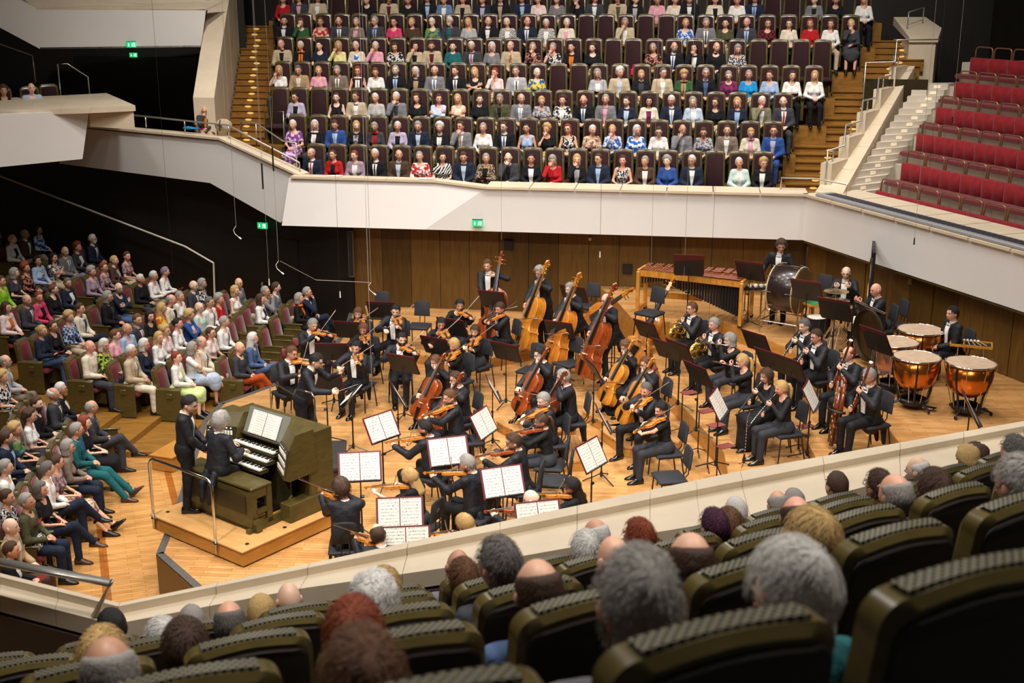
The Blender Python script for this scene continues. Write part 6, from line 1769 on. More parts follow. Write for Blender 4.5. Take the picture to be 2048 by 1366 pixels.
MUS = [
 (625, 650, 0, -68, 'violin', 'm', 'gs', 'grey-haired man in tails left of the conductor', dict(stroke=.2)),
 (583, 706, 0, -45, 'violin', 'm', 'as', 'man in tails and glasses hidden behind the conductor', dict(glasses=True, stroke=.6)),
 (716, 627, 0, -108, 'violin', 'w', 'al', 'long-haired woman in black lace at the far left desk', dict(stroke=.5)),
 (727, 659, 0, -112, 'violin', 'w', 'ao', 'bob-haired woman in glasses right of the conductor', dict(glasses=True, stroke=.6)),
 (712, 695, 0, -112, 'violin', 'm', 'ks', 'dark-haired man in tails right of the conductor', dict(stroke=.7)),
 (791, 622, ZL, -110, 'violin', 'm', 'ks', 'black-haired man in tails at the back left', dict(stroke=.5, sk='c')),
 (803, 678, 0, -86, 'violin', 'm', 'ks', 'bearded man in tails behind a wide black stand', dict(stroke=.5, beard=True)),
 (882, 648, ZL, -105, 'violin', 'w', 'kl', 'woman with long black hair and glasses', dict(stroke=.6, glasses=True)),
 (919, 610, ZL, -92, 'violin', 'w', 'ku', 'woman with tied dark hair below the standing bass player', dict(stroke=.5)),
 (908, 690, 0, -135, 'viola', 'w', 'yo', 'short-haired blonde woman in black', dict(stroke=.7, col='o')),
 (950, 662, 0, -128, 'viola', 'w', 'nl', 'woman with long brown hair in long black coat', dict(stroke=.3)),
 (1000, 617, ZL, -150, 'viola', 'm', 'ns', 'young brown-haired man in tails under the bass scroll', dict(stroke=.2)),
 (872, 724, 0, -135, 'cello', 'w', 'al', 'long-haired woman in black lace', dict(col='r', bottom='gown', stroke=.2)),
 (912, 758, .0, -150, 'cello', 'm', 'ns', 'brown-haired man in glasses behind the young violist', dict(col='r', glasses=True, stroke=.3)),
 (1080, 709, .18, -148, 'cello', 'm', 'ks', 'black-haired man in glasses on a low podium', dict(col='r', glasses=True, stroke=.3)),
 (1127, 754, .18, -172, 'cello', 'm', 'gs', 'grey-haired man in glasses behind the old violist', dict(col='d', glasses=True)),
 (1253, 696, .18, -152, 'cello', 'w', 'ac', 'curly-haired woman in long black dress', dict(col='y', bottom='gown', stroke=.3)),
 (1293, 728, .18, -158, 'cello', 'm', 'as', 'sandy-haired man in glasses near the horns', dict(col='y', glasses=True, stroke=.3)),
 (1087, 800, 0, -165, 'viola', 'm', 'gs', 'old grey-cropped man in tails at the low podium', dict(stroke=.3)),
 (1292, 780, 0, -148, 'viola', 'm', 'ds', 'young tousled man in tails below the cellos', dict(stroke=.2, col='y')),
 (1322, 819, 0, -168, 'viola', 'w', 'ks', 'woman with spiky black hair and sheer sleeves', dict(stroke=.2, outfit='short')),
 (1083, 842, 0, 172, 'violin', 'w', 'np', 'ponytailed player in long black coat', dict(stroke=.2, col='r')),
 (900, 794, 0, -168, 'viola', 'm', 'as', 'fair young man in dark suit', dict(stroke=.1)),
 (850, 856, 0, 150, 'violin', 'm', 'ks', 'dark-bearded man seen from behind', dict(stroke=.3, beard=True)),
 (1027, 884, 0, 168, 'violin', 'm', 'ns', 'brown-haired man in glasses seen from behind', dict(stroke=.3, glasses=True, col='r')),
 (935, 927, 0, 144, 'violin', 'm', 'gs', 'grey-cropped man seen from behind', dict(stroke=.1)),
 (820, 954, 0, 152, 'violin', 'w', 'yl', 'curly blonde woman seen from behind', dict(stroke=.2, outfit='short')),
 (683, 978, 0, 95, 'violin', 'm', 'nc', 'curly dark-haired man at the organ', dict(stroke=.1)),
 (755, 1068, 0, 95, 'violin', 'm', 'nh', 'balding man close to the near parapet', dict(stroke=.2)),
 (930, 1047, 0, 144, 'violin', 'w', 'yl', 'fair long-haired woman close to the near parapet', dict(stroke=.2)),
 (1063, 998, 0, 148, 'violin', 'm', 'db', 'bald man close to the near parapet', dict(stroke=.1, col='r')),
 (1145, 973, 0, 152, 'violin', 'w', 'kl', 'woman with long dark hair close to the parapet', dict(stroke=.2)),
 (975, 531, ZL, -98, 'bass_stand', 'm', 'as', 'standing fair-haired man by the back wall', dict(col='r')),
 (1080, 546, ZL, -142, 'bass_stand', 'm', 'gc', 'curly grey-haired man in glasses by the back wall', dict(col='y', glasses=True)),
 (1141, 578, ZL, -145, 'bass_stool', 'm', 'gs', 'grey-haired man third from the wall', dict(col='o')),
 (1213, 600, ZL, -150, 'bass_stool', 'm', 'gb', 'bald bespectacled man with dark bass', dict(col='r', glasses=True)),
 (1384, 617, ZA, -150, 'horn', 'm', 'as', 'young man in glasses and tails', dict(glasses=True)),
 (1428, 649, ZA, -150, 'horn', 'm', 'gs', 'older grey man in tails', dict()),
 (1460, 680, ZA, -152, 'flute', 'w', 'go', 'grey-bobbed woman in black', dict(glasses=True)),
 (1485, 722, ZA, -158, 'flute', 'w', 'yp', 'ponytailed fair woman in black', dict(glasses=True)),
 (1533, 752, ZA, -158, 'oboe', 'w', 'no', 'dark-bobbed woman in black', dict(bottom='gown')),
 (1563, 776, ZA, -165, 'oboe', 'w', 'yp', 'blonde ponytailed woman with lace sleeves', dict()),
 (1609, 652, ZA2, -152, 'clarinet', 'm', 'ds', 'short-haired man in tails behind', dict()),
 (1633, 673, ZA2, -155, 'clarinet', 'm', 'ns', 'man in glasses and dark suit in front', dict(glasses=True)),
 (1697, 708, ZA2, -152, 'bassoon', 'm', 'rh', 'balding man in glasses and tails', dict(glasses=True)),
 (1738, 753, ZA2, -155, 'bassoon', 'm', 'gs', 'grey-haired man in glasses with contrabassoon', dict(glasses=True)),
 (1692, 546, ZB, -115, 'drummer', 'm', 'gh', 'grey-haired man in glasses at the tam-tam', dict(glasses=True)),
 (1752, 580, ZB, -172, 'drummer', 'm', 'db', 'bald man in tails at the snare drum', dict()),
 (1905, 627, ZB, -168, 'idle', 'm', 'ks', 'young dark-haired man in tails beside the kettledrums', dict())]
RIG = {}
for u, v, zf, face, kind, sex, hair, desc, kw in MUS:
    R0, F = musician(u, v, zf, face, kind, sex, hair, desc, **kw)
    RIG[desc] = (R0, F, kind)
    mouth = F.hc + F.HR @ Vector((0, .105, -.06))
    if kind == 'flute':
        woodwind('flute', mouth + F.HR @ Vector((-.06, .012, 0)), mouth + Vector((.56, .10, -.07)), 'silver flute of the ' + desc, R0)
    elif kind in ('oboe', 'clarinet'):
        woodwind(kind, mouth, mouth + Vector((.02, .40, -.50)) * 1.02, 'black %s of the %s' % (kind, desc), R0)
    elif kind == 'bassoon':
        bs = empty('bassoon', label='tall dark bassoon of the ' + desc, cat='bassoon', group='bassoons'); bs.matrix_world = R0
        a, e = Vector((.24, .20, .42)), Vector((-.24, .28, 1.50)); d = (e - a).normalized()
        MB().tube([a, a.lerp(e, .45)], .028, 8).build('boot_joint', varnish('d'), bs, True)
        MB().tube([a.lerp(e, .45), a.lerp(e, .93), a.lerp(e, .97), e], [.019, .018, .022, .026], 8).build('bell_joint', varnish('d'), bs, True)
        MB().tube([e - d * .012, e + d * .004], .028, 10).build('bell_ring', mat('ivory', 'e8e0cc', .5), bs)
        m0 = a.lerp(e, .58) + Vector((.03, 0, 0)); MB().tube([m0, m0 + Vector((.08, -.06, .06)), mouth + Vector((.05, .05, 0)), mouth], .0045, 5).build('crook', M_CHROME, bs)
        for k in range(9): MB().tube([a.lerp(e, .1 + k * .07) + Vector((0, .026, 0)), a.lerp(e, .13 + k * .07) + Vector((0, .028, .01))], .007, 5).build('key', M_CHROME, bs)
    elif kind == 'horn':
        hn = empty('french_horn', label='brass horn of the ' + desc, cat='horn', group='horns'); hn.matrix_world = R0
        c = Vector((.07, .30, F.neck.z - .20)); ax = Vector((.75, .15, -.35)).normalized(); s1 = ax.orthogonal().normalized(); s2 = ax.cross(s1)
        for q, (rr, w) in enumerate(((.13, .011), (.105, .009), (.118, .008))):
            MB().tube([c + (s1 * math.cos(t) + s2 * math.sin(t)) * rr + ax * (q * .02 - .02) for t in np.linspace(0, 2 * math.pi * .97, 20)], w, 7).build('coil', M_BRASS, hn, True)
        bc = c + Vector((.10, -.04, -.13)); bax = Vector((.55, -.35, -.45)).normalized(); Mq = bax.to_track_quat('Z', 'Y').to_matrix().to_4x4()
        MB().lathe([(.018, -.16), (.03, -.08), (.055, -.02), (.1, .04), (.15, .06), (.155, .062), (.148, .058), (.095, .035), (.05, -.02), (.02, -.1)], bc, 20, 0, Mq).build('bell', M_BRASS, hn, True)
        MB().tube([mouth, mouth.lerp(c, .5) + Vector((0, .05, 0)), c + s1 * .13], .006, 6).build('mouthpipe', M_CHROME, hn)
        for k in range(3): MB().lathe([(.014, 0), (.016, .02), (.016, .06), (.012, .065)], c + Vector((-.06 + .035 * k, .0, .03)), 8).build('valve', M_CHROME, hn, 40)
# low podiums under the cellos
for n, (u, v, rr, rz, lab) in enumerate(((1085, 800, .75, .5, 'under the black-haired cellist'), (1133, 850, .72, .2, 'under the grey-haired cellist'), (1240, 792, .78, .4, 'under the curly-haired cellist'), (1285, 830, .72, .3, 'under the sandy-haired cellist'))):
    key = [('black-haired man in glasses on a low podium'), ('grey-haired man in glasses behind the old violist'), ('curly-haired woman in long black dress'), ('sandy-haired man in glasses near the horns')][n]
    R0 = RIG[key][0]; c = R0 @ Vector((0, .18, 0)); ang = R0.to_euler().z
    pt = empty('podium', (c.x, c.y, 0), ang, 'low wooden cello podium ' + lab, 'podium', 'cello podiums')
    ol = [(-.42, -.52), (.42, -.52), (.56, -.38), (.56, .38), (.42, .52), (-.42, .52), (-.56, .38), (-.56, -.38)]
    MB().prism(ol, .004, .15).build('frame', M_RISER, pt); MB().prism([(x * 1.02, y * 1.02) for x, y in ol], .15, .18).build('top', M_STAGE, pt)
# music stands
ST = [(720, 938, 0, -82, 'curly violinist at the organ'), (764, 858, 0, -42, 'bearded violinist seen from behind'), (897, 907, 0, -72, 'grey-cropped violinist'), (800, 1032, 0, -84, 'parapet violinists, left'), (812, 1092, 0, -84, 'balding violinist, lowest in view'),
      (1006, 968, 0, -70, 'bespectacled violinist seen from behind'), (1077, 1040, 0, -76, 'bald violinist by the parapet'), (968, 850, 0, -25, 'old violist'), (1184, 914, 0, -35, 'ponytailed violinist'), (985, 778, 0, 8, 'dark cellist'), (1205, 838, 0, 5, 'young tousled violist'), (795, 790, 0, 15, 'cellist in black lace'), (1188, 742, 0, 15, 'curly-haired cellist')]
for u, v, zf, t, lab in ST: stand(u, v, zf, t, 'black music stand before the ' + lab)
for u, v, zf, t, lab in [(806, 730, 0, 62, 'bearded violinist'), (872, 694, 0, 60, 'long black-haired violinist'), (905, 657, ZL, 62, 'dark tied-haired violinist'), (700, 662, 0, 78, 'far left desk'), (664, 706, 0, 88, 'grey violinist left of the conductor'), (764, 622, ZL, 80, 'empty chair by the wall'),
                         (985, 600, ZL, 65, 'standing bass player'), (1120, 662, 0, 62, 'middle bass players'), (1012, 706, 0, 55, 'violist in long coat'), (652, 772, 0, 85, 'dark-haired violinist by the podium'), (1148, 590, ZL, 60, 'bass player by the riser')]:
    stand(u, v, zf, t, 'black music stand before the ' + lab, pages=True)
for u, v, zf, t, lab in [(1294, 662, 0, 38, 'resting double bass'), (1333, 702, 0, 38, 'first horn'), (1360, 705, ZA, 32, 'second horn'), (1397, 752, ZA, 30, 'grey flutist'), (1437, 812, ZA, -22, 'blonde oboist'), (1513, 686, ZA, 35, 'far clarinet'), (1541, 724, ZA, 35, 'near clarinet'), (1582, 738, ZA, 30, 'balding bassoonist'), (1622, 795, ZA, -22, 'contrabassoon'),
                         (1500, 544, ZB, 55, 'bass drum'), (1614, 583, ZB, 55, 'cymbals'), (1670, 622, ZB, 50, 'snare drum'), (1753, 684, ZB, 25, 'kettledrums'), (1940, 818, ZB, -10, 'right edge of the percussion')]:
    stand(u, v, zf, t, 'black music stand before the ' + lab, pages=True, h=1.1 if zf == ZB else 1.0)
p = stand(1378, 533, ZB, 80, 'black music stand before the marimba', pages=True, h=1.25)
stand(703, 793, 0, 172, "conductor's wide black music stand beside the podium", pages=False, h=.95)
# score of the conductor
cp = at(703, 793, .95)
cs = empty('score', label='open white score on the stand of the conductor', cat='sheet music'); cs.matrix_world = Matrix.Translation((cp.x, cp.y, .975)) @ Matrix.Rotation(math.radians(172) + math.pi / 2, 4, 'Z') @ Matrix.Rotation(math.radians(40), 4, 'X')
for sg in (-1, 1): MB().box((sg * .12, 0, .006), (.235, .32, .012), bev=.004).build('page', M_PAPER, cs)
# chairs nobody sits on
for u, v, zf, f_, lab in [(758, 608, ZL, -100, 'empty black chair by the back wall, left of two'), (838, 628, ZL, -100, 'empty black chair by the back wall, right of two'), (1062, 715, 0, -120, 'empty black chair below the golden bass'), (1180, 590, ZL, -110, 'empty black chair behind the grey bass player'), (1135, 700, 0, -130, 'empty black chair between basses and cellos'),
                          (1300, 600, ZB, -130, 'empty black chair left of the marimba'), (1642, 575, ZB, -120, 'empty black chair right of the bass drum'), (1780, 622, ZB, -170, 'empty black chair behind the snare drummer'), (1340, 922, 0, -170, 'empty black chair behind the spiky-haired violist'), (1105, 928, 0, 172, 'empty black chair behind the ponytailed violinist'), (938, 850, 0, -170, 'empty black chair behind the fair young man')]:
    q = at(u, v, zf + .7); chair((q.x, q.y, zf), math.radians(f_) - math.pi / 2, lab)
# double bass leaning on a stool, nobody holding it, and one lying behind
q = at(1262, 735, .2); q1 = at(1341, 578, 1.75)
for (bu, bv, bz, tu, tv, tz, nrm, col, lab) in [(1262, 722, .18, 1342, 572, 1.60, (-.25, -.8, .5), 'y', 'golden double bass left leaning against a stool, nobody playing'), (1150, 668, .32, 1272, 576, 1.50, (-.5, -.8, .35), 'o', 'amber double bass half hidden behind the bald bass player')]:
    a, e = at(bu, bv, bz), at(tu, tv, tz); d = (e - a).normalized()
    fiddle('bass', col, frame(a, d, Vector(nrm)), lab, None)
qs = at(1296, 740, .45)
sl_ = empty('bass_stool', (qs.x, qs.y, 0), 0, 'wooden stool carrying the resting double bass', 'stool', 'bass stools')
MB().lathe([(.17, 0), (.19, .02), (.17, .045)], (0, 0, .46), 14).build('seat', varnish('d'), sl_, 40)
for k in range(4):
    an = k * math.pi / 2 + .4; MB().tube([(math.cos(an) * .13, math.sin(an) * .13, .47), (math.cos(an) * .19, math.sin(an) * .19, 0)], .013, 6).build('leg', M_BLACK, sl_)

# ---- conductor on his podium
cpod = at(665, 905, .2)
pd = empty('podium', (cpod.x - .25, cpod.y + .1, 0), .1, 'dark low podium the conductor stands on', 'podium')
MB().box((0, 0, .17), (1.15, 1.2, .06), bev=.01).build('top', mat('podium_carpet', '2c2724', .9, var=.1), pd); MB().box((0, 0, .07), (1.08, 1.12, .13)).build('base', mat('podium_side', '33261a', .6), pd)
F = Fig('m', False, .32, 0, 0, (-.14, .55, 1.30), (.16, .52, 1.10), (-.7, -.2, -1), (.7, -.2, -1), (0, .25, 0), 'step', 1.0, .01)
hp = at(632, 722, .2 + F.hc.z); a = math.radians(-12) - math.pi / 2; off = Matrix.Rotation(a, 3, 'Z') @ Vector((F.hc.x, F.hc.y, 0))
cr = empty('person', (hp.x - off.x, hp.y - off.y, .2), a, 'conductor leaning forward in black suit with raised hands and baton', 'person')
pd.location = (hp.x - off.x + .05, hp.y - off.y - .05, 0)
dress(cr, F, 'm', 'suit', 'ks', MH, (.15, 1.1), ((Vector((.1, .5, .9)), Vector((0, 1, -.3))), (Vector((.0, 1, .1)), Vector((-1, 0, -.3)))), 'c', True)
bt = empty('baton', label='thin white baton in the right hand of the conductor', cat='baton'); bt.matrix_world = Matrix.Translation(cr.location) @ Matrix.Rotation(a, 4, 'Z')
wq = F.wr[1] + Vector((-.01, .07, .0))
MB().tube([wq, wq + Vector((-.1, .33, .12))], [.003, .0015], 5).build('shaft', M_PAPER, bt); MB().ell(wq, (.01, .016, .01), 7, 5).build('grip', mat('cork', 'b08a5a', .8), bt)
# ================================================================== ORGAN CONSOLE
ZP_ = .24
oc = at(455, 950, ZP_ + .6); OA = math.radians(52) - math.pi / 2
OM = Matrix.Translation((oc.x, oc.y, ZP_)) @ Matrix.Rotation(OA, 4, 'Z')
M_ORG = woodgrain('organ_olive_wood', '3f3619', '52471f', .35, 2.5, (1.5, 1.5, 5), coat=.2)
M_ORGD = woodgrain('organ_dark_wood', '262010', '322a16', .4, 2.5, (1.5, 1.5, 5))
pf = empty('organ_platform', (oc.x, oc.y, 0), OA, 'honey-coloured wooden platform under the organ console', 'platform')
MB().box((.05, .26, .118), (1.90, 1.78, .19)).build('base', M_RISER, pf)
MB().box((.05, .26, .225), (1.94, 1.82, .028), bev=.008).build('top', woodgrain('platform_top', 'b5854c', 'c79a60', .4, 2, (1, 4, 1)), pf)
for x, y in ((-.78, -.45), (.88, -.45), (.88, .2), (-.78, .5)): MB().lathe([(.028, 0), (.028, .006), (.018, .006), (.018, .003)], (x, y, .239), 10).build('bolt_plate', M_BLACK, pf)
og = empty('organ_console', OM @ Vector((.02, -.18, 0)), OA, 'olive wooden organ console with three manuals and white stop tabs', 'organ')
MB().box((0, 1.13, .56), (1.62, .44, 1.12), bev=.012).build('case', M_ORG, og)
MB().loft([[(-.81, .92, 1.12), (.81, .92, 1.12), (.81, 1.35, 1.12), (-.81, 1.35, 1.12)], [(-.81, .98, 1.16), (.81, .98, 1.16), (.81, 1.35, 1.15), (-.81, 1.35, 1.15)]]).build('lid', M_ORG, og)
for s in (-1, 1):
    MB().box((s * .74, .93, .13), (.2, .84, .26), bev=.01).build('plinth', M_ORG, og)
    MB().box((s * .80, 1.13, .62), (.045, .42, 1.08)).build('side_panel', M_ORG, og)
    # jamb: block leaning over the key desk, with an angled inner face for the stops
    ring = lambda z, y0, y1: [(s * .84, y0, z), (s * .84, y1, z), (s * .40, y1, z), (s * .46, y0 + .22, z)]
    rg = [ring(.60, .52, 1.0), ring(.66, .42, 1.0), ring(1.02, .52, 1.0), ring(1.22, .66, 1.0)]
    if s > 0: rg = [r[::-1] for r in rg]
    jb = MB().loft(rg).build('jamb', M_ORG, og)
    P0, P1 = Vector((s * .84, .44, .68)), Vector((s * .46, .66, .68)); Q0, Q1 = Vector((s * .84, .525, 1.04)), Vector((s * .46, .74, 1.04))
    nrm = (P1 - P0).cross(Q0 - P0).normalized(); 
    if nrm.y > 0: nrm = -nrm
    MB().slab([P0 + nrm * .006, P1 + nrm * .006, Q1 + nrm * .006, Q0 + nrm * .006] if s < 0 else [P1 + nrm * .006, P0 + nrm * .006, Q0 + nrm * .006, Q1 + nrm * .006], nrm * -.02).build('stop_board', M_ORGD, jb)
    for r in range(3):
        for k in range(9):
            t, q = .10 + k * .095, .16 + r * .30
            c = P0.lerp(P1, t).lerp(Q0.lerp(Q1, t), q) + nrm * .018
            MB().box(c, (.028, .012, .062), math.atan2((P1 - P0).y, (P1 - P0).x)).build('stop_tab', mat('stop_tab', 'ece8dc', .4), jb)
    for k in range(6):
        c = P0.lerp(P1, .12 + k * .14).lerp(Q0.lerp(Q1, .12 + k * .14), .93) + nrm * .02
        MB().ell(c, (.013, .013, .013), 7, 5).build('piston', M_CHROME, jb)
for k in range(3):
    z, y = .70 + k * .085, .40 + k * .125
    MB().box((0, y + .05, z - .028), (.86, .15, .05)).build('key_bed', M_ORGD, og)
    b = MB(); bb = MB()
    for q in range(36):
        x = -.405 + q * .0231; b.box((x, y + .035, z + .006), (.0205, .125, .018))
        if q % 7 not in (2, 6): bb.box((x + .0116, y + .065, z + .021), (.011, .075, .016))
    b.build('white_keys', mat('ivory_key', 'ece4d0', .35), og); bb.build('black_keys', M_EBONY, og)
MB().slab([(-.42, .82, .96), (.42, .82, .96), (.42, .98, 1.30), (-.42, .98, 1.30)], (0, .02, -.008)).build('music_desk', mat('desk_glass', '6d6f66', .15), og)
MB().box((0, .80, .955), (.86, .06, .02)).build('desk_ledge', M_ORGD, og)
sh = empty('sheet_music', label='two white sheets of organ music on the console desk', cat='sheet music'); sh.matrix_world = OM @ Matrix.Translation((.02, -.18, 0)) @ frame((-.02, .883, 1.125), (0, .16, .34), (0, -.9, .42))
for sg in (-1, 1): 
    m_ = MB().box((sg * .15, 0, .004), (.285, .33, .005)); m_.build('page', M_PAGES, sh)
MB().box((0, .72, .35), (1.28, .03, .62)).build('knee_panel', M_ORGD, og)
pb = MB().box((0, .34, .03), (1.22, .66, .05)).build('pedal_frame', M_ORG, og)
PW = MB().box((0, 0, 0), (.024, .58, .03), bev=.006).mesh('pedal'); PB_ = MB().box((0, 0, 0), (.022, .2, .05), bev=.006).mesh('pedal')
for k in range(30):
    x = -.56 + k * .0387
    if k % 12 in (1, 3, 6, 8, 10): obj('pedal', PB_, M_EBONY, og, loc=(x, .54, .10))
    else: obj('pedal', PW, mat('pedal_wood', 'c08a3c', .4), og, loc=(x, .34, .075))
for s in (-1, 1): MB().slab([(s * .63, -.02, .0), (s * .63, .72, .0), (s * .63, .72, .30), (s * .63, .5, .13), (s * .63, -.02, .10)], (s * .035, 0, 0)).build('pedal_cheek', M_ORG, og)
bn_ = empty('organ_bench', OM.translation, OA, 'long olive wooden organ bench the organist sits on', 'bench')
MB().box((.22, 0, .605), (.95, .36, .045), bev=.012).build('seat_board', M_ORG, bn_); MB().box((-.54, 0, .60), (.5, .36, .04), bev=.01).build('seat_board', M_ORG, bn_)
MB().box((0, -.15, .36), (1.36, .035, .40)).build('back_board', M_ORG, bn_); MB().box((0, -.175, .36), (1.12, .012, .25)).build('panel', M_ORGD, bn_)
MB().box((0, -.12, .09), (1.5, .10, .16)).build('bottom_rail', M_ORG, bn_)
for s in (-1, 1):
    e = MB()
    for y in (-.13, .13): e.box((s * .66, y, .30), (.05, .09, .56))
    e.box((s * .66, 0, .52), (.05, .2, .12)); e.box((s * .66, 0, .26), (.05, .2, .06)); e.box((s * .66, 0, .03), (.07, .5, .06))
    e.build('bench_end', M_ORG, bn_)
rl = empty('safety_rail', OM.translation, OA, 'bent chrome safety rail at the back edge of the organ platform', 'rail')
MB().tube([(-.80, -.67, -.16), (-.80, -.67, .78), (-.76, -.67, .84), (-.70, -.67, .87), (.42, -.67, .87), (.48, -.67, .84), (.52, -.67, .78), (.52, -.67, -.16)], .02, 8).build('tube', M_CHROME, rl, True)
for x in (-.80, .52): MB().lathe([(.04, 0), (.035, .012)], (x, -.67, -.02), 10).build('foot_plate', M_CHROME, rl)
rl2 = empty('safety_rail', OM.translation, OA, 'thin chrome rail rising behind the organ console', 'rail')
MB().tube([(-.55, 1.30, .0), (-.55, 1.30, 1.42), (-.45, 1.30, 1.5), (-.05, 1.30, 1.40), (.0, 1.30, 1.5), (.33, 1.30, 1.5), (.38, 1.30, 1.42), (.38, 1.30, 0)], .011, 6).build('tube', M_CHROME, rl2, True)
F = Fig('m', True, .12, 0, 0, (-.10, .33, .93), (.16, .30, .90), (-.6, -.3, -1), (.8, -.3, -1), (.1, .12, 0), 'sit', 1.0, .02, .60)
F.kn = [Vector((-.12, .40, .58)), Vector((.12, .40, .56))]; F.an = [Vector((-.14, .42, .22)), Vector((.10, .46, .20))]
ogp = empty('person', OM @ Vector((-.12, -.06, 0)), OA, 'organist with long grey curls in tails seated at the organ', 'person')
dress(ogp, F, 'm', 'tails', 'gc', MH, (.6, .6), ((Vector((0, 1, -.2)), Vector((0, 0, -1))), (Vector((0, 1, -.2)), Vector((0, 0, -1)))), 'c')
F = Fig('m', False, .06, 0, 0, (-.12, .26, .95), (.10, .28, .93), head=(-.25, .35, 0), legs='stand', size=1.0)
tp = at(380, 1020, ZP_); a = math.radians(5) - math.pi / 2
pt = empty('person', (tp.x, tp.y, ZP_), a, 'page turner in black suit and glasses standing beside the organist', 'person')
dress(pt, F, 'm', 'suit', 'ks', MH, (.6, .6), (None, None), 'c', True)
stp = at(350, 905, -.4)
sp_ = empty('step_block', (stp.x, stp.y, Z_H), math.radians(70), 'yellow wooden step block beside the stage edge', 'step')
MB().box((0, 0, .13), (.75, .42, .24)).build('body', M_RISER, sp_); MB().box((0, 0, .265), (.8, .46, .03), bev=.008).build('top', M_RISER, sp_)

# ================================================================== PERCUSSION
a, e = at(1284, 536, ZB + .92), at(1494, 556, ZB + .92); d = (e - a); ML = d.length; ma = math.atan2(d.y, d.x)
mr = empty('marimba', (a.x, a.y, ZB), ma, 'long marimba with rosewood bars and black resonator tubes', 'marimba')
M_BAR = woodgrain('rosewood_bar', '6a2c18', '8c4426', .3, 4, (1, 4, 4)); M_MFRAME = woodgrain('marimba_frame', 'b87828', 'd09440', .35, 3, (4, 1, 1))
wid = lambda t: .42 + .42 * t
nb = 36
for k in range(nb):
    t = k / (nb - 1); w = .034 + .03 * t; L = .22 + .20 * t
    MB().box((.06 + t * (ML - .12), -.03 - L * .32, .95), (w, L, .022), bev=.005).build('bar', M_BAR, mr)
    if k % 7 not in (2, 6) and k < nb - 1: MB().box((.06 + (k + .5) / (nb - 1) * (ML - .12), .02 + L * .45, .985), (w, L * .95, .022), bev=.005).build('bar', M_BAR, mr)
for s, y0, y1 in ((-1, -.20, -.36), (1, .24, .46)):
    MB().slab([(0, y0, .80), (ML, y1, .80), (ML, y1, .92), (0, y0, .92)], (0, s * -.03, 0)).build('rail', M_MFRAME, mr)
for k in range(nb):
    t = k / (nb - 1); L = .10 + .62 * t ** 1.15
    if k < 8: L = .16 + .1 * (1 - k / 8)
    MB().tube([(.06 + t * (ML - .12), -.12 - .12 * t, .90), (.06 + t * (ML - .12), -.12 - .12 * t, .90 - L)], .017 + .014 * t, 8).build('resonator', M_BLACK, mr, 40)
for x, y0, y1 in ((0, -.22, .26), (ML, -.40, .50)):
    for y in (y0, y1): MB().box((x, y, .47), (.07, .06, .86), bev=.012).build('leg', M_MFRAME, mr); 
    MB().box((x, (y0 + y1) / 2, .12), (.06, y1 - y0, .1), bev=.01).build('cross_beam', M_MFRAME, mr); MB().box((x, (y0 + y1) / 2, .86), (.06, y1 - y0, .16), bev=.01).build('end_board', M_MFRAME, mr)
    for y in (y0, y1): MB().lathe([(.045, -.018), (.05, -.01), (.05, .01), (.045, .018)], (x, y, .05), 12, 0, Matrix.Rotation(math.pi / 2, 4, 'X')).build('wheel', M_BLACK, mr)
MB().slab([(.05, .2, .28), (ML * .55, .3, .28), (ML * .55, .3, .40), (.05, .2, .40)], (0, .03, 0)).build('lower_board', M_MFRAME, mr)

def drum_frame(axis): return Vector(axis).to_track_quat('Z', 'Y').to_matrix().to_4x4()
bc = at(1577, 577, ZB + .86); bax = Vector((.80, -.60, -.03)).normalized(); Mq = drum_frame(bax)
bd_ = empty('bass_drum', bc, 0, 'large dark bass drum tilted on a chrome frame stand', 'drum')
MB().lathe([(.43, -.27), (.445, -.25), (.445, .25), (.43, .27)], (0, 0, 0), 32, 0, Mq).build('shell', mat('drum_shell', '2a1c1a', .3, coat=.3), bd_, 40)
for s in (-1, 1):
    MB().lathe([(.001, s * .272), (.44, s * .272), (.44, s * .262), (.001, s * .262)], (0, 0, 0), 32, 0, Mq).build('drumhead', mat('drum_head_dark', '6b5330', .5, var=.2, vscale=5), bd_)
    MB().tube([Mq @ Vector((math.cos(t) * .45, math.sin(t) * .45, s * .25)) for t in np.linspace(0, 2 * math.pi, 33)], .014, 6, caps=False).build('hoop', mat('hoop_wood', 'c0b090', .4), bd_, True)
for k in range(10):
    t = 2 * math.pi * k / 10; 
    for s in (-1, 1): MB().tube([Mq @ Vector((math.cos(t) * .455, math.sin(t) * .455, s * .30)), Mq @ Vector((math.cos(t) * .475, math.sin(t) * .475, s * .14))], .009, 5).build('lug', M_CHROME, bd_)
bx_ = Vector((bax.x, bax.y, 0)).normalized(); by_ = Vector((-bx_.y, bx_.x, 0))
for s in (-1, 1):
    for q in (-1, 1): MB().tube([bx_ * s * .38 + by_ * q * .36 + Vector((0, 0, -.05)), bx_ * s * .38 + by_ * q * .36 + Vector((0, 0, -.86))], .016, 7).build('leg', M_CHROME, bd_)
    MB().tube([bx_ * s * .38 + by_ * -.36 + Vector((0, 0, -.05)), bx_ * s * .38 + by_ * .36 + Vector((0, 0, -.05))], .014, 6).build('top_bar', M_CHROME, bd_)
    MB().tube([bx_ * s * .38 + by_ * -.36 + Vector((0, 0, -.6)), bx_ * s * .38 + by_ * .36 + Vector((0, 0, -.6))], .012, 6).build('cross_bar', M_CHROME, bd_)
for q in (-1, 1): MB().tube([bx_ * -.38 + by_ * q * .36 + Vector((0, 0, -.6)), bx_ * .38 + by_ * q * .36 + Vector((0, 0, -.6))], .012, 6).build('cross_bar', M_CHROME, bd_)
F = Fig('m', False, .16, 0, 0, (-.26, .34, 1.02), (.30, .30, 1.0), head=(.35, .1, 0), legs='stand'); 
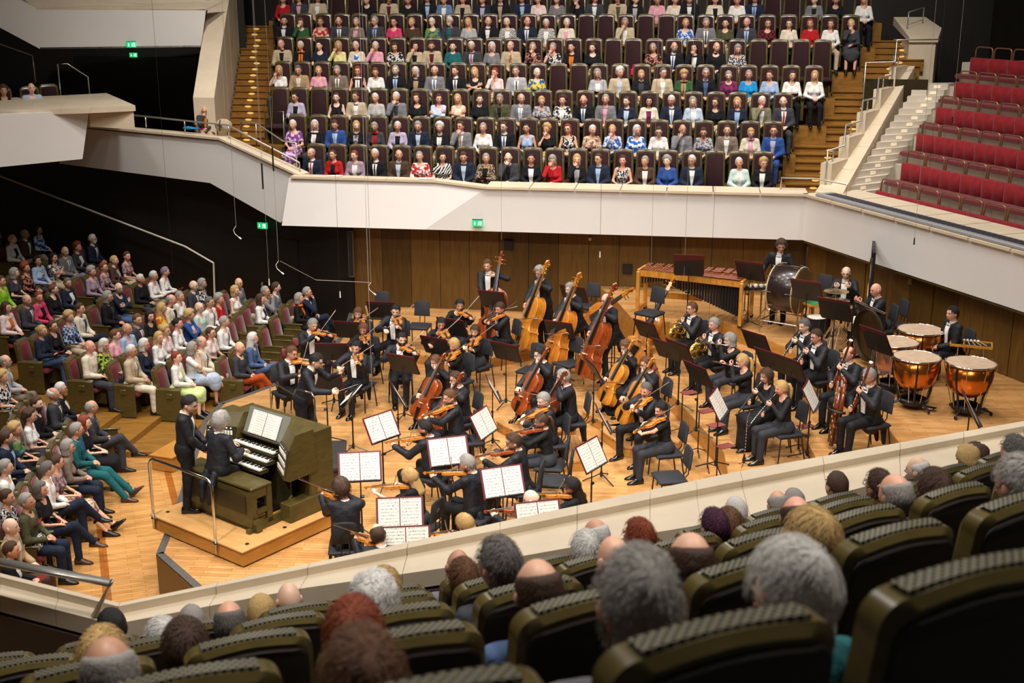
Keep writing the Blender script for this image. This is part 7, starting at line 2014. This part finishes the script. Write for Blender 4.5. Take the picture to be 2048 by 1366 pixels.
hp = at(1562, 493, ZB + F.hc.z); a = math.radians(-118) - math.pi / 2; off = Matrix.Rotation(a, 3, 'Z') @ Vector((F.hc.x, F.hc.y, 0))
r = empty('person', (hp.x - off.x, hp.y - off.y, ZB), a, 'curly-haired percussionist in tails and glasses standing behind the bass drum', 'person'); dress(r, F, 'm', 'tails', 'nc', MH, (1.1, 1.1), (None, None), 'b', True)
# mallet table
mt = at(1512, 572, ZB + .75)
tb = empty('mallet_table', (mt.x, mt.y, ZB), .2, 'small table with white-headed mallets left of the bass drum', 'table')
MB().box((0, 0, .73), (.62, .36, .03), bev=.006).build('top', M_BLACK, tb)
for x in (-.22, .22):
    MB().tube([(x, 0, .72), (x, 0, .25)], .012, 6).build('pole', M_CHROME, tb)
    for k in range(3): MB().tube([(x, 0, .3), (x + math.cos(k * 2.1) * .2, math.sin(k * 2.1) * .2, .01)], .008, 5).build('foot', M_CHROME, tb)
for k in range(5):
    ml = empty('mallet', (mt.x - .2 + .09 * k, mt.y - .05, ZB + .765), .3 + .2 * k, 'soft white-headed mallet on the small table, %s' % (ORD[k] + (' from left' if k else '')), 'mallet', 'mallets on the small table')
    MB().tube([(0, -.12, .03), (0, .24, .02)], .007, 5).build('handle', mat('mallet_wood', 'c9a468', .5), ml); MB().ell((0, -.14, .03), (.04, .05, .04), 9, 6).build('head', mat('felt', 'e6e2da', .9), ml, True)
def timpano(u, v, dia, lab):
    p = at(u, v, ZB + .84); r = dia / 2
    t = empty('kettledrum', (p.x, p.y, ZB), nhash(u, v, 2) * 3, lab, 'kettledrum', 'kettledrums')
    MB().lathe([(.02, .30), (r * .35, .31), (r * .66, .37), (r * .86, .47), (r * .94, .60), (r * .95, .82), (r * .93, .82)], (0, 0, 0), 28).build('bowl', mat('copper', 'c9762e', .22, .9, var=.15, vscale=4), t, True)
    MB().lathe([(.001, .842), (r * .97, .842), (r * .97, .83), (.001, .83)], (0, 0, 0), 32).build('drumhead', mat('calf_skin', 'b69d84', .55, var=.16, vscale=6), t)
    MB().tube([(math.cos(q) * r, math.sin(q) * r, .835) for q in np.linspace(0, 2 * math.pi, 33)], .014, 6, caps=False).build('hoop', M_CHROME, t, True)
    for k in range(8):
        q = 2 * math.pi * k / 8
        MB().tube([(math.cos(q) * r * 1.03, math.sin(q) * r * 1.03, .86), (math.cos(q) * r * 1.03, math.sin(q) * r * 1.03, .78), (math.cos(q) * r * .62, math.sin(q) * r * .62, .14)], .007, 5).build('tension_rod', M_CHROME, t)
    for k in range(4):
        q = 2 * math.pi * k / 4 + .35
        MB().tube([(math.cos(q) * r * .99, math.sin(q) * r * .99, .80), (math.cos(q) * r * .99, math.sin(q) * r * .99, .62), (math.cos(q) * r * .72, math.sin(q) * r * .72, .36), (math.cos(q) * r * .6, math.sin(q) * r * .6, .12)], [.012, .016, .02, .02], 6).build('strut', M_BLACK, t)
    MB().lathe([(r * .55, .08), (r * .62, .1), (r * .62, .15), (r * .55, .17), (r * .48, .15), (r * .48, .1)], (0, 0, 0), 20).build('base_ring', M_BLACK, t)
    for k in range(3):
        q = 2 * math.pi * k / 3
        MB().tube([(math.cos(q) * r * .5, math.sin(q) * r * .5, .13), (math.cos(q) * r * 1.0, math.sin(q) * r * 1.0, .05)], [.025, .015], 6).build('foot', M_BLACK, t); MB().lathe([(.03, -.012), (.035, 0), (.03, .012)], (math.cos(q) * r, math.sin(q) * r, .036), 10, 0, Matrix.Rotation(math.pi / 2, 4, 'X')).build('wheel', M_BLACK, t)
    MB().box((0, -r * .75, .05), (.1, .2, .02)).build('pedal', M_CHROME, t)
timpano(1842, 659, .76, 'copper kettledrum at the back, beside the panelled wall'); timpano(1790, 683, .74, 'copper kettledrum at the left, half hidden by a stand'); timpano(1834, 713, .72, 'front copper kettledrum nearest the bassoons'); timpano(1942, 725, .74, 'rightmost copper kettledrum below the mallet tray')
ty = at(1942, 690, ZB + .72)
tr = empty('mallet_tray', (ty.x, ty.y, ZB), -.35, 'wooden tray with bamboo mallets right of the young timpanist', 'tray')
MB().box((0, 0, .72), (.62, .3, .02)).build('cloth', M_BLACK, tr)
for y in (-.16, .16): MB().box((0, y, .735), (.66, .02, .04)).build('rim', M_MFRAME, tr)
for x in (-.32, .32): MB().box((x, 0, .735), (.02, .32, .04)).build('rim', M_MFRAME, tr)
for x in (-.2, .2): MB().tube([(x, 0, .71), (x, 0, .0)], .014, 6).build('leg', M_CHROME, tr)
for k in range(5):
    ml = empty('mallet', (ty.x - .12 + .07 * k, ty.y - .02 * k, ZB + .735), -.35 + .12 * k, 'bamboo mallet on the wooden tray, %s' % (ORD[k] + (' from left' if k else '')), 'mallet', 'mallets on the tray')
    MB().tube([(0, -.13, .03), (0, .14, .03)], .007, 5).build('handle', mat('mallet_wood', 'c9a468', .5), ml); MB().ell((0, .15, .03), (.022, .03, .022), 8, 5).build('head', mat('felt', 'e6e2da', .9), ml, True)
# cymbals
for u, v, zz, dm, lab in ((1673, 582, .98, .46, 'upper thin cymbal on its stand'), (1671, 600, .86, .52, 'lower thin cymbal on its stand'), (1682, 612, .80, .46, 'third cymbal half hidden below')):
    p = at(u, v, ZB + zz); c = empty('cymbal', (p.x, p.y, ZB), 0, lab + ' before the tam-tam player', 'cymbal', 'cymbals')
    MB().lathe([(.001, zz + .035), (.05, zz + .03), (.07, zz + .012), (dm / 2, zz - .004), (dm / 2, zz - .007), (.07, zz + .006), (.001, zz + .02)], (0, 0, 0), 28).build('plate', mat('cymbal_bronze', 'c9b48c', .25, .9), c, 50)
    MB().tube([(0, 0, zz + .09), (0, 0, .25)], .009, 6).build('pole', M_CHROME, c)
    for k in range(3): MB().tube([(0, 0, .42), (math.cos(k * 2.1) * .26, math.sin(k * 2.1) * .26, .01)], .009, 5).build('leg', M_CHROME, c)
def small_drum(u, v, zz, dia, hgt, shellm, lab, tilt=0.0):
    p = at(u, v, ZB + zz); c = empty('drum', (p.x, p.y, ZB), 0, lab, 'drum'); Mt = Matrix.Rotation(tilt, 4, 'X'); r = dia / 2
    MB().lathe([(r, -hgt), (r, 0)], (0, 0, zz), 24, 0, Mt).build('shell', shellm, c, 40)
    MB().lathe([(.001, .004), (r * .97, .004), (r * .97, -.006), (.001, -.006)], (0, 0, zz), 24, 0, Mt).build('drumhead', mat('white_drum_head', 'e4ddcc', .6), c)
    for h_ in (0, -hgt): MB().tube([Vector((0, 0, zz)) + (Mt @ Vector((math.cos(q) * (r + .008), math.sin(q) * (r + .008), h_))) for q in np.linspace(0, 2 * math.pi, 25)], .009, 5, caps=False).build('hoop', M_CHROME, c, True)
    for k in range(8): MB().tube([Vector((0, 0, zz)) + Mt @ Vector((math.cos(k * .785) * (r + .014), math.sin(k * .785) * (r + .014), q)) for q in (0, -hgt)], .005, 4).build('lug', M_CHROME, c)
    MB().tube([(0, 0, zz - hgt), (0, 0, .2)], .012, 6).build('pole', M_CHROME, c)
    for k in range(3): MB().tube([(0, 0, .35), (math.cos(k * 2.1 + .4) * .28, math.sin(k * 2.1 + .4) * .28, .01)], .010, 5).build('leg', M_CHROME, c)
small_drum(1633, 634, .66, .34, .30, M_BLACK, 'black conga drum with white head behind the clarinets')
small_drum(1711, 640, .62, .36, .15, M_CHROME, 'chrome snare drum by the bald drummer', .12)
# tam-tam in a black frame, seen edge-on
tf = at(1734, 668, ZB + .02); tt = empty('tam_tam', (tf.x, tf.y, ZB), math.radians(75), 'tall black gong frame with a large gong seen edge-on', 'gong')
for x in (-.55, .55): 
    MB().box((x, 0, .85), (.05, .05, 1.7)).build('post', M_BLACK, tt); MB().box((x, 0, .03), (.05, .55, .05)).build('foot', M_BLACK, tt)
MB().box((0, 0, 1.69), (1.15, .05, .05)).build('top_bar', M_BLACK, tt); MB().box((0, 0, 1.60), (1.1, .03, .03)).build('cross_bar', M_BLACK, tt)
MB().lathe([(.001, .02), (.42, .02), (.44, .0), (.44, -.05), (.43, -.05), (.42, .01), (.001, .01)], (0, 0, 1.05), 32, 0, Matrix.Rotation(math.pi / 2, 4, 'X')).build('gong', mat('gong_bronze', '6c5a3c', .35, .8, var=.3, vscale=6), tt, 50)
for x in (-.2, .2): MB().tube([(x, 0, 1.42), (x, 0, 1.62)], .005, 4).build('cord', M_BLACK, tt)
gg = at(1740, 672, ZB + .55); g2 = empty('gong', (gg.x, gg.y, ZB), math.radians(106), 'large dark bronze gong standing before the snare drummer', 'gong')
MB().lathe([(.001, .02), (.12, .035), (.14, .015), (.44, .01), (.46, -.01), (.46, -.07), (.45, -.07), (.44, 0), (.001, .0)], (0, 0, .56), 36, 0, Matrix.Rotation(math.pi / 2, 4, 'X')).build('disc', mat('gong_dark', '50422c', .35, .8, var=.35, vscale=5), g2, 50)
for x in (-.5, .5): MB().tube([(x, .06, 0), (x, .06, 1.08)], .016, 6).build('post', M_BLACK, g2); MB().box((x, .06, .015), (.05, .5, .03)).build('foot', M_BLACK, g2)
MB().tube([(-.5, .06, 1.08), (.5, .06, 1.08)], .016, 6).build('top_bar', M_CHROME, g2)
tbp = at(1632, 605, ZB + .6); q = empty('side_table', (tbp.x, tbp.y, ZB), .3, 'small table with green cloth right of the bass drum', 'table')
MB().box((0, 0, .58), (.5, .36, .03)).build('top', M_MFRAME, q); MB().box((.02, 0, .6), (.38, .3, .008)).build('cloth', mat('green_baize', '2c8a54', .9), q)
for x in (-.2, .2):
    for y in (-.14, .14): MB().box((x, y, .28), (.035, .035, .56)).build('leg', M_MFRAME, q)
# contrabassoon on the floor before the grey bassoonist and resting oboe
R0 = RIG['grey-haired man in glasses with contrabassoon'][0]
cb = empty('contrabassoon', label='tall contrabassoon of bundled dark tubes with chrome keys beside the grey bassoonist', cat='contrabassoon'); cb.matrix_world = R0 @ Matrix.Translation((.30, .42, 0)) @ Matrix.Rotation(.1, 4, 'X')
for k, (x, y, z0, z1, w) in enumerate(((-.07, 0, .12, 1.05, .03), (.0, .02, .06, .98, .034), (.07, 0, .10, 1.06, .03), (.03, -.06, .08, .8, .026))):
    MB().tube([(x, y, z0), (x, y, z1)], w, 10).build('tube', varnish('d'), cb, True)
    for z in (.35, .62, .9): MB().tube([(x, y, z), (x, y, z + .03)], w + .004, 10).build('ring', M_BRASS, cb)
MB().tube([(.07 * math.cos(t), 0, 1.05 + .07 * math.sin(t)) for t in np.linspace(0, math.pi, 9)], .03, 9).build('top_bow', varnish('d'), cb, True)
for k in range(12): MB().tube([(.0 + .03 * (k % 3 - 1), .055, .2 + k * .06), (.0 + .03 * (k % 3 - 1), .06, .235 + k * .06)], .012, 6).build('key', M_CHROME, cb)
MB().tube([(0, 0, .06), (0, 0, 0)], .008, 6).build('endpin', M_STEEL, cb)
MB().tube([(.0 + .16 * math.cos(t), .02 + .1 * math.sin(t), .62) for t in np.linspace(-.3, math.pi + .3, 10)], .02, 7).build('rest_arm', M_BLACK, cb, True)
oe, ot = at(1487, 932, ZA), at(1497, 845, ZA + .72)
eh = empty('cor_anglais', (oe.x, oe.y, ZA), 0, 'slim black cor anglais standing on a peg before the blonde oboist', 'cor anglais')
dd = Vector((.02, -.02, 1)); MB().tube([dd * .05, dd * .1, dd * .16, dd * .78], [.02, .03, .014, .012], 9).build('tube', M_EBONY, eh, True); MB().tube([dd * .78, dd * .86 + Vector((.03, 0, 0))], .004, 5).build('crook', M_CHROME, eh)
for k in range(11): MB().tube([dd * (.2 + k * .05) + Vector((0, -.014, 0)), dd * (.225 + k * .05) + Vector((0, -.016, 0))], .007, 5).build('key', M_CHROME, eh)
for k in range(3): MB().tube([(0, 0, .06), (math.cos(k * 2.1) * .1, math.sin(k * 2.1) * .1, .005)], .005, 5).build('peg_leg', M_BLACK, eh)
for k, (u, v, t, lab) in enumerate(((1378, 785, 'a', 'first horn'), (1412, 822, 'b', 'grey flutist'), (1432, 850, 'c', 'ponytailed flutist'), (1450, 892, 'd', 'blonde oboist'), (1612, 852, 'e', 'clarinets'))):
    p = at(u, v, ZA + .38); q = empty('accessory_tray', (p.x, p.y, ZA), .5, 'small red accessory tray clamped below the stand of the ' + lab, 'tray', 'accessory trays')
    q.location.z = (0 if k < 4 else ZA); zb = p.z - q.location.z
    MB().box((0, 0, zb), (.26, .17, .012)).build('plate', mat('tray_red', '7a3a34', .6), q); MB().tube([(-.13, 0, zb), (-.13, 0, .02)], .010, 6).build('pole', M_BLACK, q)
    for s in range(3): MB().tube([(-.13, 0, .1), (-.13 + math.cos(s * 2.1) * .2, math.sin(s * 2.1) * .2, .008)], .008, 5).build('leg', M_BLACK, q)
# shield of clear acrylic behind the bassoons
sp = at(1770, 770, ZB + .45); q = empty('sound_shield', (sp.x, sp.y, ZB), math.radians(10), 'clear curved acrylic sound shield behind the balding bassoonist', 'shield')
MB().loft([[(math.sin(t) * r_, math.cos(t) * r_, z) for r_ in (.24, .246)] for t in (0,) for z in (0,)] if False else [[(math.sin(t) * .24, math.cos(t) * .24, z0), (math.sin(t) * .25, math.cos(t) * .25, z0), (math.sin(t) * .25, math.cos(t) * .25, .95), (math.sin(t) * .24, math.cos(t) * .24, .95)] for z0 in (.55,) for t in np.linspace(-.8, .8, 9)]).build('pane', mat('acrylic', 'eef2f2', .05, trans=.95), q, 40)
MB().tube([(0, .24, .56), (0, .24, .05)], .01, 6).build('pole', M_CHROME, q); MB().lathe([(.13, 0), (.12, .02)], (0, .24, 0), 12).build('foot', M_BLACK, q)
# ================================================================== RED SIDE BENCHES
def lobed(w, y0, y1, z0, z1, lob, n=16):
    "upholstered back with two soft lobes"
    rings = []
    for k in range(n + 1):
        t = k / n; x = -w / 2 + w * t; bul = lob * (.45 + .55 * abs(math.sin(2 * math.pi * t))) * (1 if 0 < k < n else .2)
        rings.append([(x, y0, z0), (x, y1 + bul * .6, z0), (x, y1 + bul, (z0 + z1) / 2), (x, y1 + bul * .7, z1 - .03), (x, (y0 + y1) / 2, z1), (x, y0, z1 - .02)])
    return MB().loft(rings)
BU = .62
BENCH = [('back', lobed(BU - .012, -.06, 0, .33, .80, .05).mesh('back', True), M_VELVETB),
         ('seat', MB().loft([[(x, y, z) for y, z in ((-.02, .32), (.36, .32), (.42, .36), (.41, .41), (.34, .43), (.0, .42))] for x in np.linspace(-BU / 2 + .006, BU / 2 - .006, 3)]).mesh('seat', 40), M_VELVET),
         ('plinth', MB().box((0, .08, .16), (BU - .01, .3, .32)).mesh('plinth'), M_STONE2),
         ('tube_rail', MB().tube([(-BU / 2 + .03, -.10, .34), (-BU / 2 + .03, -.12, .96), (-BU / 2 + .06, -.12, 1.02), (-BU / 2 + .12, -.12, 1.04), (BU / 2 - .12, -.12, 1.04), (BU / 2 - .06, -.12, 1.02), (BU / 2 - .03, -.12, .96), (BU / 2 - .03, -.10, .34)], .018, 6).mesh('tube_rail', True), M_BRONZE)]
for k in range(6):
    n = 0
    for i in range(16):
        aa = bench_left[k] + BU / 2 + i * BU; q = Rg(aa, BN_O + k * BN_D + .12, 2.70 + k * BN_R)
        u, v = proj(Vector((q.x, q.y, q.z + .6)))
        if u > 2120 or v > 560: break
        r = empty('bench_seat', (q.x, q.y, q.z - .36), facing(-fn), 'empty red velvet bench seat, %s row above the stage, %s' % (('front', 'second', 'third', 'fourth', 'fifth', 'top')[k], ORD[n] + (' from left' if n else '')), 'bench seat', 'red side benches'); n += 1
        for nm, me, m in BENCH: obj(nm, me, m, r)

# ================================================================== RAILS
def rail(pts, rad, label, posts=(), m=None, name='handrail'):
    r = empty(name, pts[0], 0, label, 'handrail'); o = Vector(pts[0])
    MB().tube([Vector(p) - o for p in pts], rad, 7).build('bar', m or M_STEEL, r, True)
    for a, b_ in posts:
        MB().tube([Vector(a) - o, Vector(b_) - o], rad * .9, 7).build('post', m or M_STEEL, r, True)
    return r
w0 = ln * .15
up = Vector((0, 0, 1))
A = [PL(217, 249) + w0, PL(284, 256) + w0, PL(362, 264) + w0, PL(450, 275) + w0]; E = PL(592, 345) + w0
rail([A[0] + up * .26, A[3] + up * .26, E + up * .20, E], .02, 'steel handrail on the coping of the left walkway', [(p, p + up * .26) for p in A])
def gp_(u, v, b): return onp(u, v, (G(0, b).x, G(0, b).y), (G(8, b).x, G(8, b).y))
rail([gp_(594, 335, .75), gp_(592, 286, .75), gp_(566, 282, .9), gp_(512, 246, 1.4), gp_(482, 243, 1.8), gp_(482, 275, 1.8)], .018, 'steel handrail down the left wooden stairs', [(gp_(512, 246, 1.4), gp_(513, 292, 1.4))])
rail([gp_(531, 278, 2.0), gp_(530, 223, 2.0), gp_(567, 223, 2.0), gp_(568, 280, 2.0)], .016, 'low steel guard frame at the foot of the left gallery seats')
pts = []
for p, q, zt in SWN[::-1]:
    pts += [Vector((q.x, q.y, zt + .26)), Vector((p.x, p.y, zt + .26))]
pts.append(Vector((pts[-1].x, pts[-1].y, SWN[0][0].z)))
rail(pts, .02, 'stepped steel handrail along the right stone parapet', [(Vector((p.x, p.y, zt)).lerp(Vector((q.x, q.y, zt)), .35), Vector((p.x, p.y, zt + .26)).lerp(Vector((q.x, q.y, zt + .26)), .35)) for p, q, zt in SWN])
q0, q1, q2 = G(.48, .5, 3.11), G(-.25, .45, 3.11), Rg(.62, .55, 3.11)
rail([q0, q0 + up * .25, q1 + up * .25, q2 + up * .25, q2], .018, 'short steel handrail at the right corner of the gallery')
c0 = Vector((ph.x - .25, ph.y + .5, 6.3)); c1 = Vector((ph.x + .25, ph.y + .9, 6.45))
rail([c0, c0 + up * .34, c1 + up * .3, c1], .018, 'steel rail on top of the stone pier')
g0 = G(-1.55, 4.2, 4.0)
rail([g0, G(-1.55, 4.2, 5.55), G(-2.25, 4.5, 5.55), G(-2.25, 4.5, 6.05), G(-3.3, 5.0, 6.05)], .018, 'thin steel rail beside the rightmost gallery seats')
b_ = 4.55; pa, pb = G(-1.6, b_), G(-3.05, b_)
MB().slab([Vector((pa.x, pa.y, 4.15)), Vector((pb.x, pb.y, 4.15)), Vector((pb.x, pb.y, 5.15)), Vector((pa.x, pa.y, 5.15))], e2 * .05).build('trim_55', M_OLIVED, kind='structure', label='dark wooden partition beside the right gallery stairs')
# rail on the near parapet at the left
a_, b__ = at(-60, 1150, ZP), at(205, 1228, ZP - .05)
rail([at(-80, 1108, ZP + .22), at(222, 1166, ZP + .22), at(190, 1232, ZP - .05)], .026, 'thick brushed steel handrail on the near parapet at the left')
l0 = at(-5, 1340, 4.2); rail([l0 - Vector((.25, 0, .03)), at(38, 1332, 4.2)], .022, 'end of a steel handrail at the lower left corner')
# left box
bz = 3.98
hq = onp(115, 128, (-13, 30.5), (-8, 31.2)); hq2 = onp(135, 128, (-13, 30.5), (-8, 31.2)); hq3 = onp(176, 154, (-13, 30.5), (-8, 31.2))
rail([Vector((hq.x, hq.y, bz + .2)), hq, hq2, hq3, Vector((hq3.x, hq3.y, bz + .2))], .018, 'bent steel handrail behind the left box')
hq = [onp(u, v, (-13, 30.8), (-8, 31.5)) for u, v in ((-30, 76), (0, 88), (65, 111), (71, 165))]
rail(hq, .02, 'pale steel handrail at the upper left edge')
st_ = onp(150, 185, (-13, 30.5), (-8, 31.2))
MB().box((st_.x, st_.y + .3, bz + .1), (1.0, .6, .22), .15).build('trim_56', M_STONE, kind='structure', label='stone step block behind the left box')
for n, (u, v, spec, lab) in enumerate(((62, 176, 'm gb Bpblue', 'seated in the left box'), (6, 178, 'w nc Dblack', 'at the left edge of the box'))):
    p = at(u, v, bz + 1.0)
    put_seat(SEAT_DARK, (p.x, p.y + .05, bz - .2), facing((.5, -.8)), 'olive seat in the left box under the ' + ('man in pale blue' if n == 0 else 'woman in black'), 'seats of the left box')
    audience((p.x, p.y, bz - .2), facing((.5, -.8)), spec, lab, 'people in the left box', legs='sit', hv=0)
p = at(100, 180, bz + .9); put_seat(SEAT_DARK, (p.x, p.y + .1, bz - .2), facing((.5, -.8)), 'empty olive seat in the left box beside the man in pale blue', 'seats of the left box')
# man with a camera bag behind the left walkway
mp_ = onp(408, 220, (LA[0] + ln.x * .75, LA[1] + ln.y * .75), (LB[0] + ln.x * .75, LB[1] + ln.y * .75)); zf_ = 3.5
hs_ = max(.8, min(1.1, (mp_.z - zf_) / 1.2))
pm = audience((mp_.x, mp_.y, zf_), facing((.35, -1)), 'm gb Jdgrey/orange h gl pbeige', 'leaning on left walkway', 'man at the walkway', legs='sit', hv=3, scale=hs_)
put_seat(SEAT_RED, (mp_.x, mp_.y + .05, zf_), facing((.35, -1)), 'wooden seat of the man leaning on the left walkway', 'seat at the walkway')
bgp = PL(432, 268) + ln * .3; bg = empty('bag', (bgp.x, bgp.y, bgp.z), .3, 'small pale backpack beside the man at the left walkway', 'bag')
MB().ell((0, 0, .16), (.2, .12, .16), 10, 7).build('sack', cloth('beige'), bg, True); MB().tube([(-.1, -.1, .05), (-.1, -.14, .2), (-.08, -.08, .3)], .012, 5).build('strap', cloth('brown'), bg)
up_ = PL(375, 262) + w0; um = empty('umbrella', up_ + up * .03, -.2, 'folded blue umbrella lying on the left coping', 'umbrella')
MB().tube([(-.22, 0, .02), (-.1, 0, .025), (.18, 0, .015)], [.012, .04, .014], 8).build('canopy', cloth('cyan'), um, True); MB().tube([(.18, 0, .015), (.3, 0, .015)], .01, 6).build('handle', cloth('hotpink'), um)
for n, (u, v, lab) in enumerate(((688, 349, 'white programme lying on the gallery ledge, left one'), (868, 355, 'open white programme on the gallery ledge, right one'))):
    p = G(g_a(0, u), setb + .12, Z_FT + (.15 if n == 0 else .14)); q = empty('programme', (p.x, p.y, p.z), -.1, lab, 'booklet', 'programmes on the gallery ledge')
    MB().box((-.09, 0, .005), (.17, .2, .008), .05).build('page', M_PAPER, q); MB().box((.09, 0, .007), (.17, .2, .012), -.08).build('page', M_PAPER, q)
p = gallery_pos(4, 1270); bg = empty('bag', (p.x, p.y - .1, p.z + .46), RZ_G, 'bright pink bag under an empty fifth-row gallery seat', 'bag'); MB().box((0, 0, .1), (.22, .14, .2), bev=.04).build('sack', mat('pink_bag', 'd81860', .6), bg, 40); MB().tube([(-.07, 0, .2), (-.05, 0, .28), (.05, 0, .28), (.07, 0, .2)], .01, 5).build('handle', mat('pink_bag', 'd81860', .6), bg)
p = gallery_pos(5, 1332); bg = empty('folded_cloth', (p.x, p.y, p.z + .47), RZ_G, 'white garment left on an empty sixth-row gallery seat', 'garment'); MB().ell((0, .05, .04), (.24, .2, .07), 12, 6).build('cloth', cloth('white'), bg, True)

# ================================================================== WALL FITTINGS, SIGNS, CABLES
M_SIGN = mat('exit_green', '0fa860', .4, emit='18c878', estr=.9); M_SIGNW = mat('exit_white', 'f4fff8', .4, emit='ffffff', estr=1.0)
def exit_sign(c, rz, w, label):
    r = empty('exit_sign', c, rz, label, 'exit sign', 'exit signs')
    MB().box((0, 0, 0), (w, .06, w * .62)).build('box', M_SIGN, r); MB().box((0, .005, w * .335), (w * 1.04, .07, w * .05)).build('cap', M_BLACK, r)
    k = w; y = -.034
    MB().add([(-.30 * k, y, .16 * k), (-.22 * k, y, .16 * k), (-.22 * k, y, -.02 * k), (-.30 * k, y, -.02 * k), (-.37 * k, y, -.02 * k), (-.15 * k, y, -.02 * k), (-.26 * k, y, -.18 * k)], [(0, 3, 2, 1), (4, 6, 5)]).build('arrow', M_SIGNW, r)
    f = MB()
    for pts in ([(.30, -.2), (.42, -.2), (.42, .2), (.30, .2)], [(.12, .02), (.20, -.02), (.22, .12), (.15, .15)], [(.13, .03), (.17, .0), (.10, -.2), (.05, -.2)], [(.17, .02), (.2, -.02), (.26, -.18), (.21, -.19)], [(.15, .14), (.16, .09), (.05, .04), (.05, .08)], [(.2, .13), (.2, .08), (.28, .02), (.29, .06)], [(.17, .17), (.22, .17), (.22, .22), (.17, .22)]):
        f.add([(x * k, y, z * k) for x, z in pts], [(0, 1, 2, 3)])
    f.build('running_figure', M_SIGNW, r)
sgl = onp(525, 451, (-15.5, 32.2), (bw0.x, bw0.y - .2)); exit_sign(sgl, math.atan2(dpl.y, dpl.x), .24, 'green exit sign on the dark wall above the lower seats')
sg2 = G(0, -.06); sgp = onp(955, 446, (G(0, -.06).x, G(0, -.06).y), (G(8, -.06).x, G(8, -.06).y)); exit_sign(sgp, math.atan2(-e1.y, -e1.x), .22, 'green exit sign hanging below the gallery edge at centre')
exit_sign(PU(263, 89) - un * .06, math.atan2(.18, .98) * 0 + .18, .22, 'green exit sign on the upper left gallery front'); exit_sign(onp(267, 110, (-15.5, 33.6), (-7.2, 33.8)), 0, .2, 'small green exit sign deep under the upper gallery')
def wall_box(u, v, w, h, a, c, m, name, label, th=.04):
    p = onp(u, v, a, c); d = Vector((c[0] - a[0], c[1] - a[1], 0)).normalized(); r = empty(name, p, math.atan2(d.y, d.x), label, name.replace('_', ' '))
    MB().box((0, 0, 0), (w, th, h), bev=.006).build('plate', m, r); MB().box((0, -th * .55, 0), (w * .8, .006, h * .8)).build('face', m, r)
bp0, bp1 = G(9.9, .56), G(-.15, .56); bw_a, bw_c = (bp0.x, bp0.y), (bp1.x, bp1.y)
wall_box(1255, 538, .21, .21, bw_a, bw_c, M_DARKWALL, 'wall_hatch', 'small square dark hatch in the panelled wall near the marimba')
wall_box(1017, 490, .20, .22, bw_a, bw_c, M_BLACK, 'wall_speaker', 'small black wall speaker above the standing bass player')
wall_box(1180, 478, .06, .07, bw_a, bw_c, M_STONE, 'wall_switch', 'small pale switch high on the panelled back wall')
wp0, wp1 = Rg(-.2, .25), Rg(8.6, .25); wall_box(1820, 562, .09, .12, (wp0.x, wp0.y), (wp1.x, wp1.y), mat('switch_brown', 'a07858', .5), 'wall_switch', 'small brown switch box on the right panelled wall')
cq = onp(708, 505, bw_a, bw_c); q = empty('column_speaker', (cq.x - .05, cq.y - .12, cq.z), 0, 'slim grey column loudspeaker at the edge of the dark wall', 'loudspeaker')
MB().box((0, 0, 0), (.13, .12, 1.1), bev=.03).build('case', mat('speaker_grey', '5a554c', .5), q, 40); MB().box((0, -.062, 0), (.09, .006, 1.0)).build('grille', M_BLACK, q)
M_CABLE = mat('thin_cable', '9a948a', .5); M_CABLED = mat('dark_cable', '26221e', .6)
WIRES = [(346, 548, 23.5, 0, 'left of the exit sign'), (472, 452, 21.5, 2, 'over the lower seats'), (526, 378, 20.0, 3, 'before the left stairs'), (547, 342, 21.0, 3, 'before the left gallery corner'), (538, 560, 22.0, 1, 'right of the exit sign'), (557, 522, 21.0, 2, 'over the lower seats, right one'), (680, 585, 22.5, 1, 'before the dark door'), (742, 565, 22.0, 2, 'over the first violins'),
         (1003, 480, 24.0, 0, 'beside the wall speaker'), (1200, 505, 24.0, 1, 'before the middle of the panelled wall'), (1302, 528, 23.5, 0, 'over the left end of the marimba'), (1368, 556, 23.0, 0, 'over the middle of the marimba'), (1418, 640, 22.0, 0, 'over the second horn'), (1829, 478, 21.0, 1, 'before the right gallery front'), (748, 905, 16.3, 1, 'over the near violins'),
         (1856, 372, 25.5, 0, 'before the marble stairs'), (1905, 235, 26.0, 1, 'before the red benches')]
for n, (u, v, Y, kind, lab) in enumerate(WIRES):
    x, y, k = ray(u, v); t = Y / y; p = Vector((x * t, Y, CAM_H + k * t))
    r = empty('hanging_microphone' if kind else 'hanging_wire', p, 0, ('thin cable with hanging microphone ' if kind else 'thin wire hanging from the ceiling ') + lab, 'microphone' if kind else 'wire', 'cables hanging from the ceiling')
    MB().tube([(0, 0, 13.4 - p.z), (0, 0, 0)], .0032 if n % 2 else .0026, 4).build('cable', M_CABLE if n % 3 else M_CABLED, r)
    if kind == 1: MB().tube([(0, 0, .02), (0, 0, -.1)], [.01, .014], 7).build('capsule', M_BLACK if v < 500 or v > 800 else M_PAPER, r)
    if kind == 2: MB().tube([(0, 0, 0), (-.05, 0, -.07), (-.03, 0, -.14), (.05, -.03, -.20)], .006, 5).build('gooseneck', M_PAPER, r); MB().tube([(.05, -.03, -.20), (.09, -.05, -.225)], .013, 7).build('capsule', M_PAPER, r)
    if kind == 3: MB().tube([(0, 0, .42), (0, 0, 0)], .014, 7).build('capsule', M_BLACK, r)
def vp(u, v, Y):
    x, y, k = ray(u, v); t = Y / y; return Vector((x * t, Y, CAM_H + k * t))
a_, b__, c_ = vp(560, 522, 21.0), vp(632, 560, 21.8), vp(740, 565, 22.0)
MB().tube([a_, b__, c_], .005, 4).build('slack_cable', M_CABLE, label='slack pale cable strung between the hanging microphones', cat='cable')
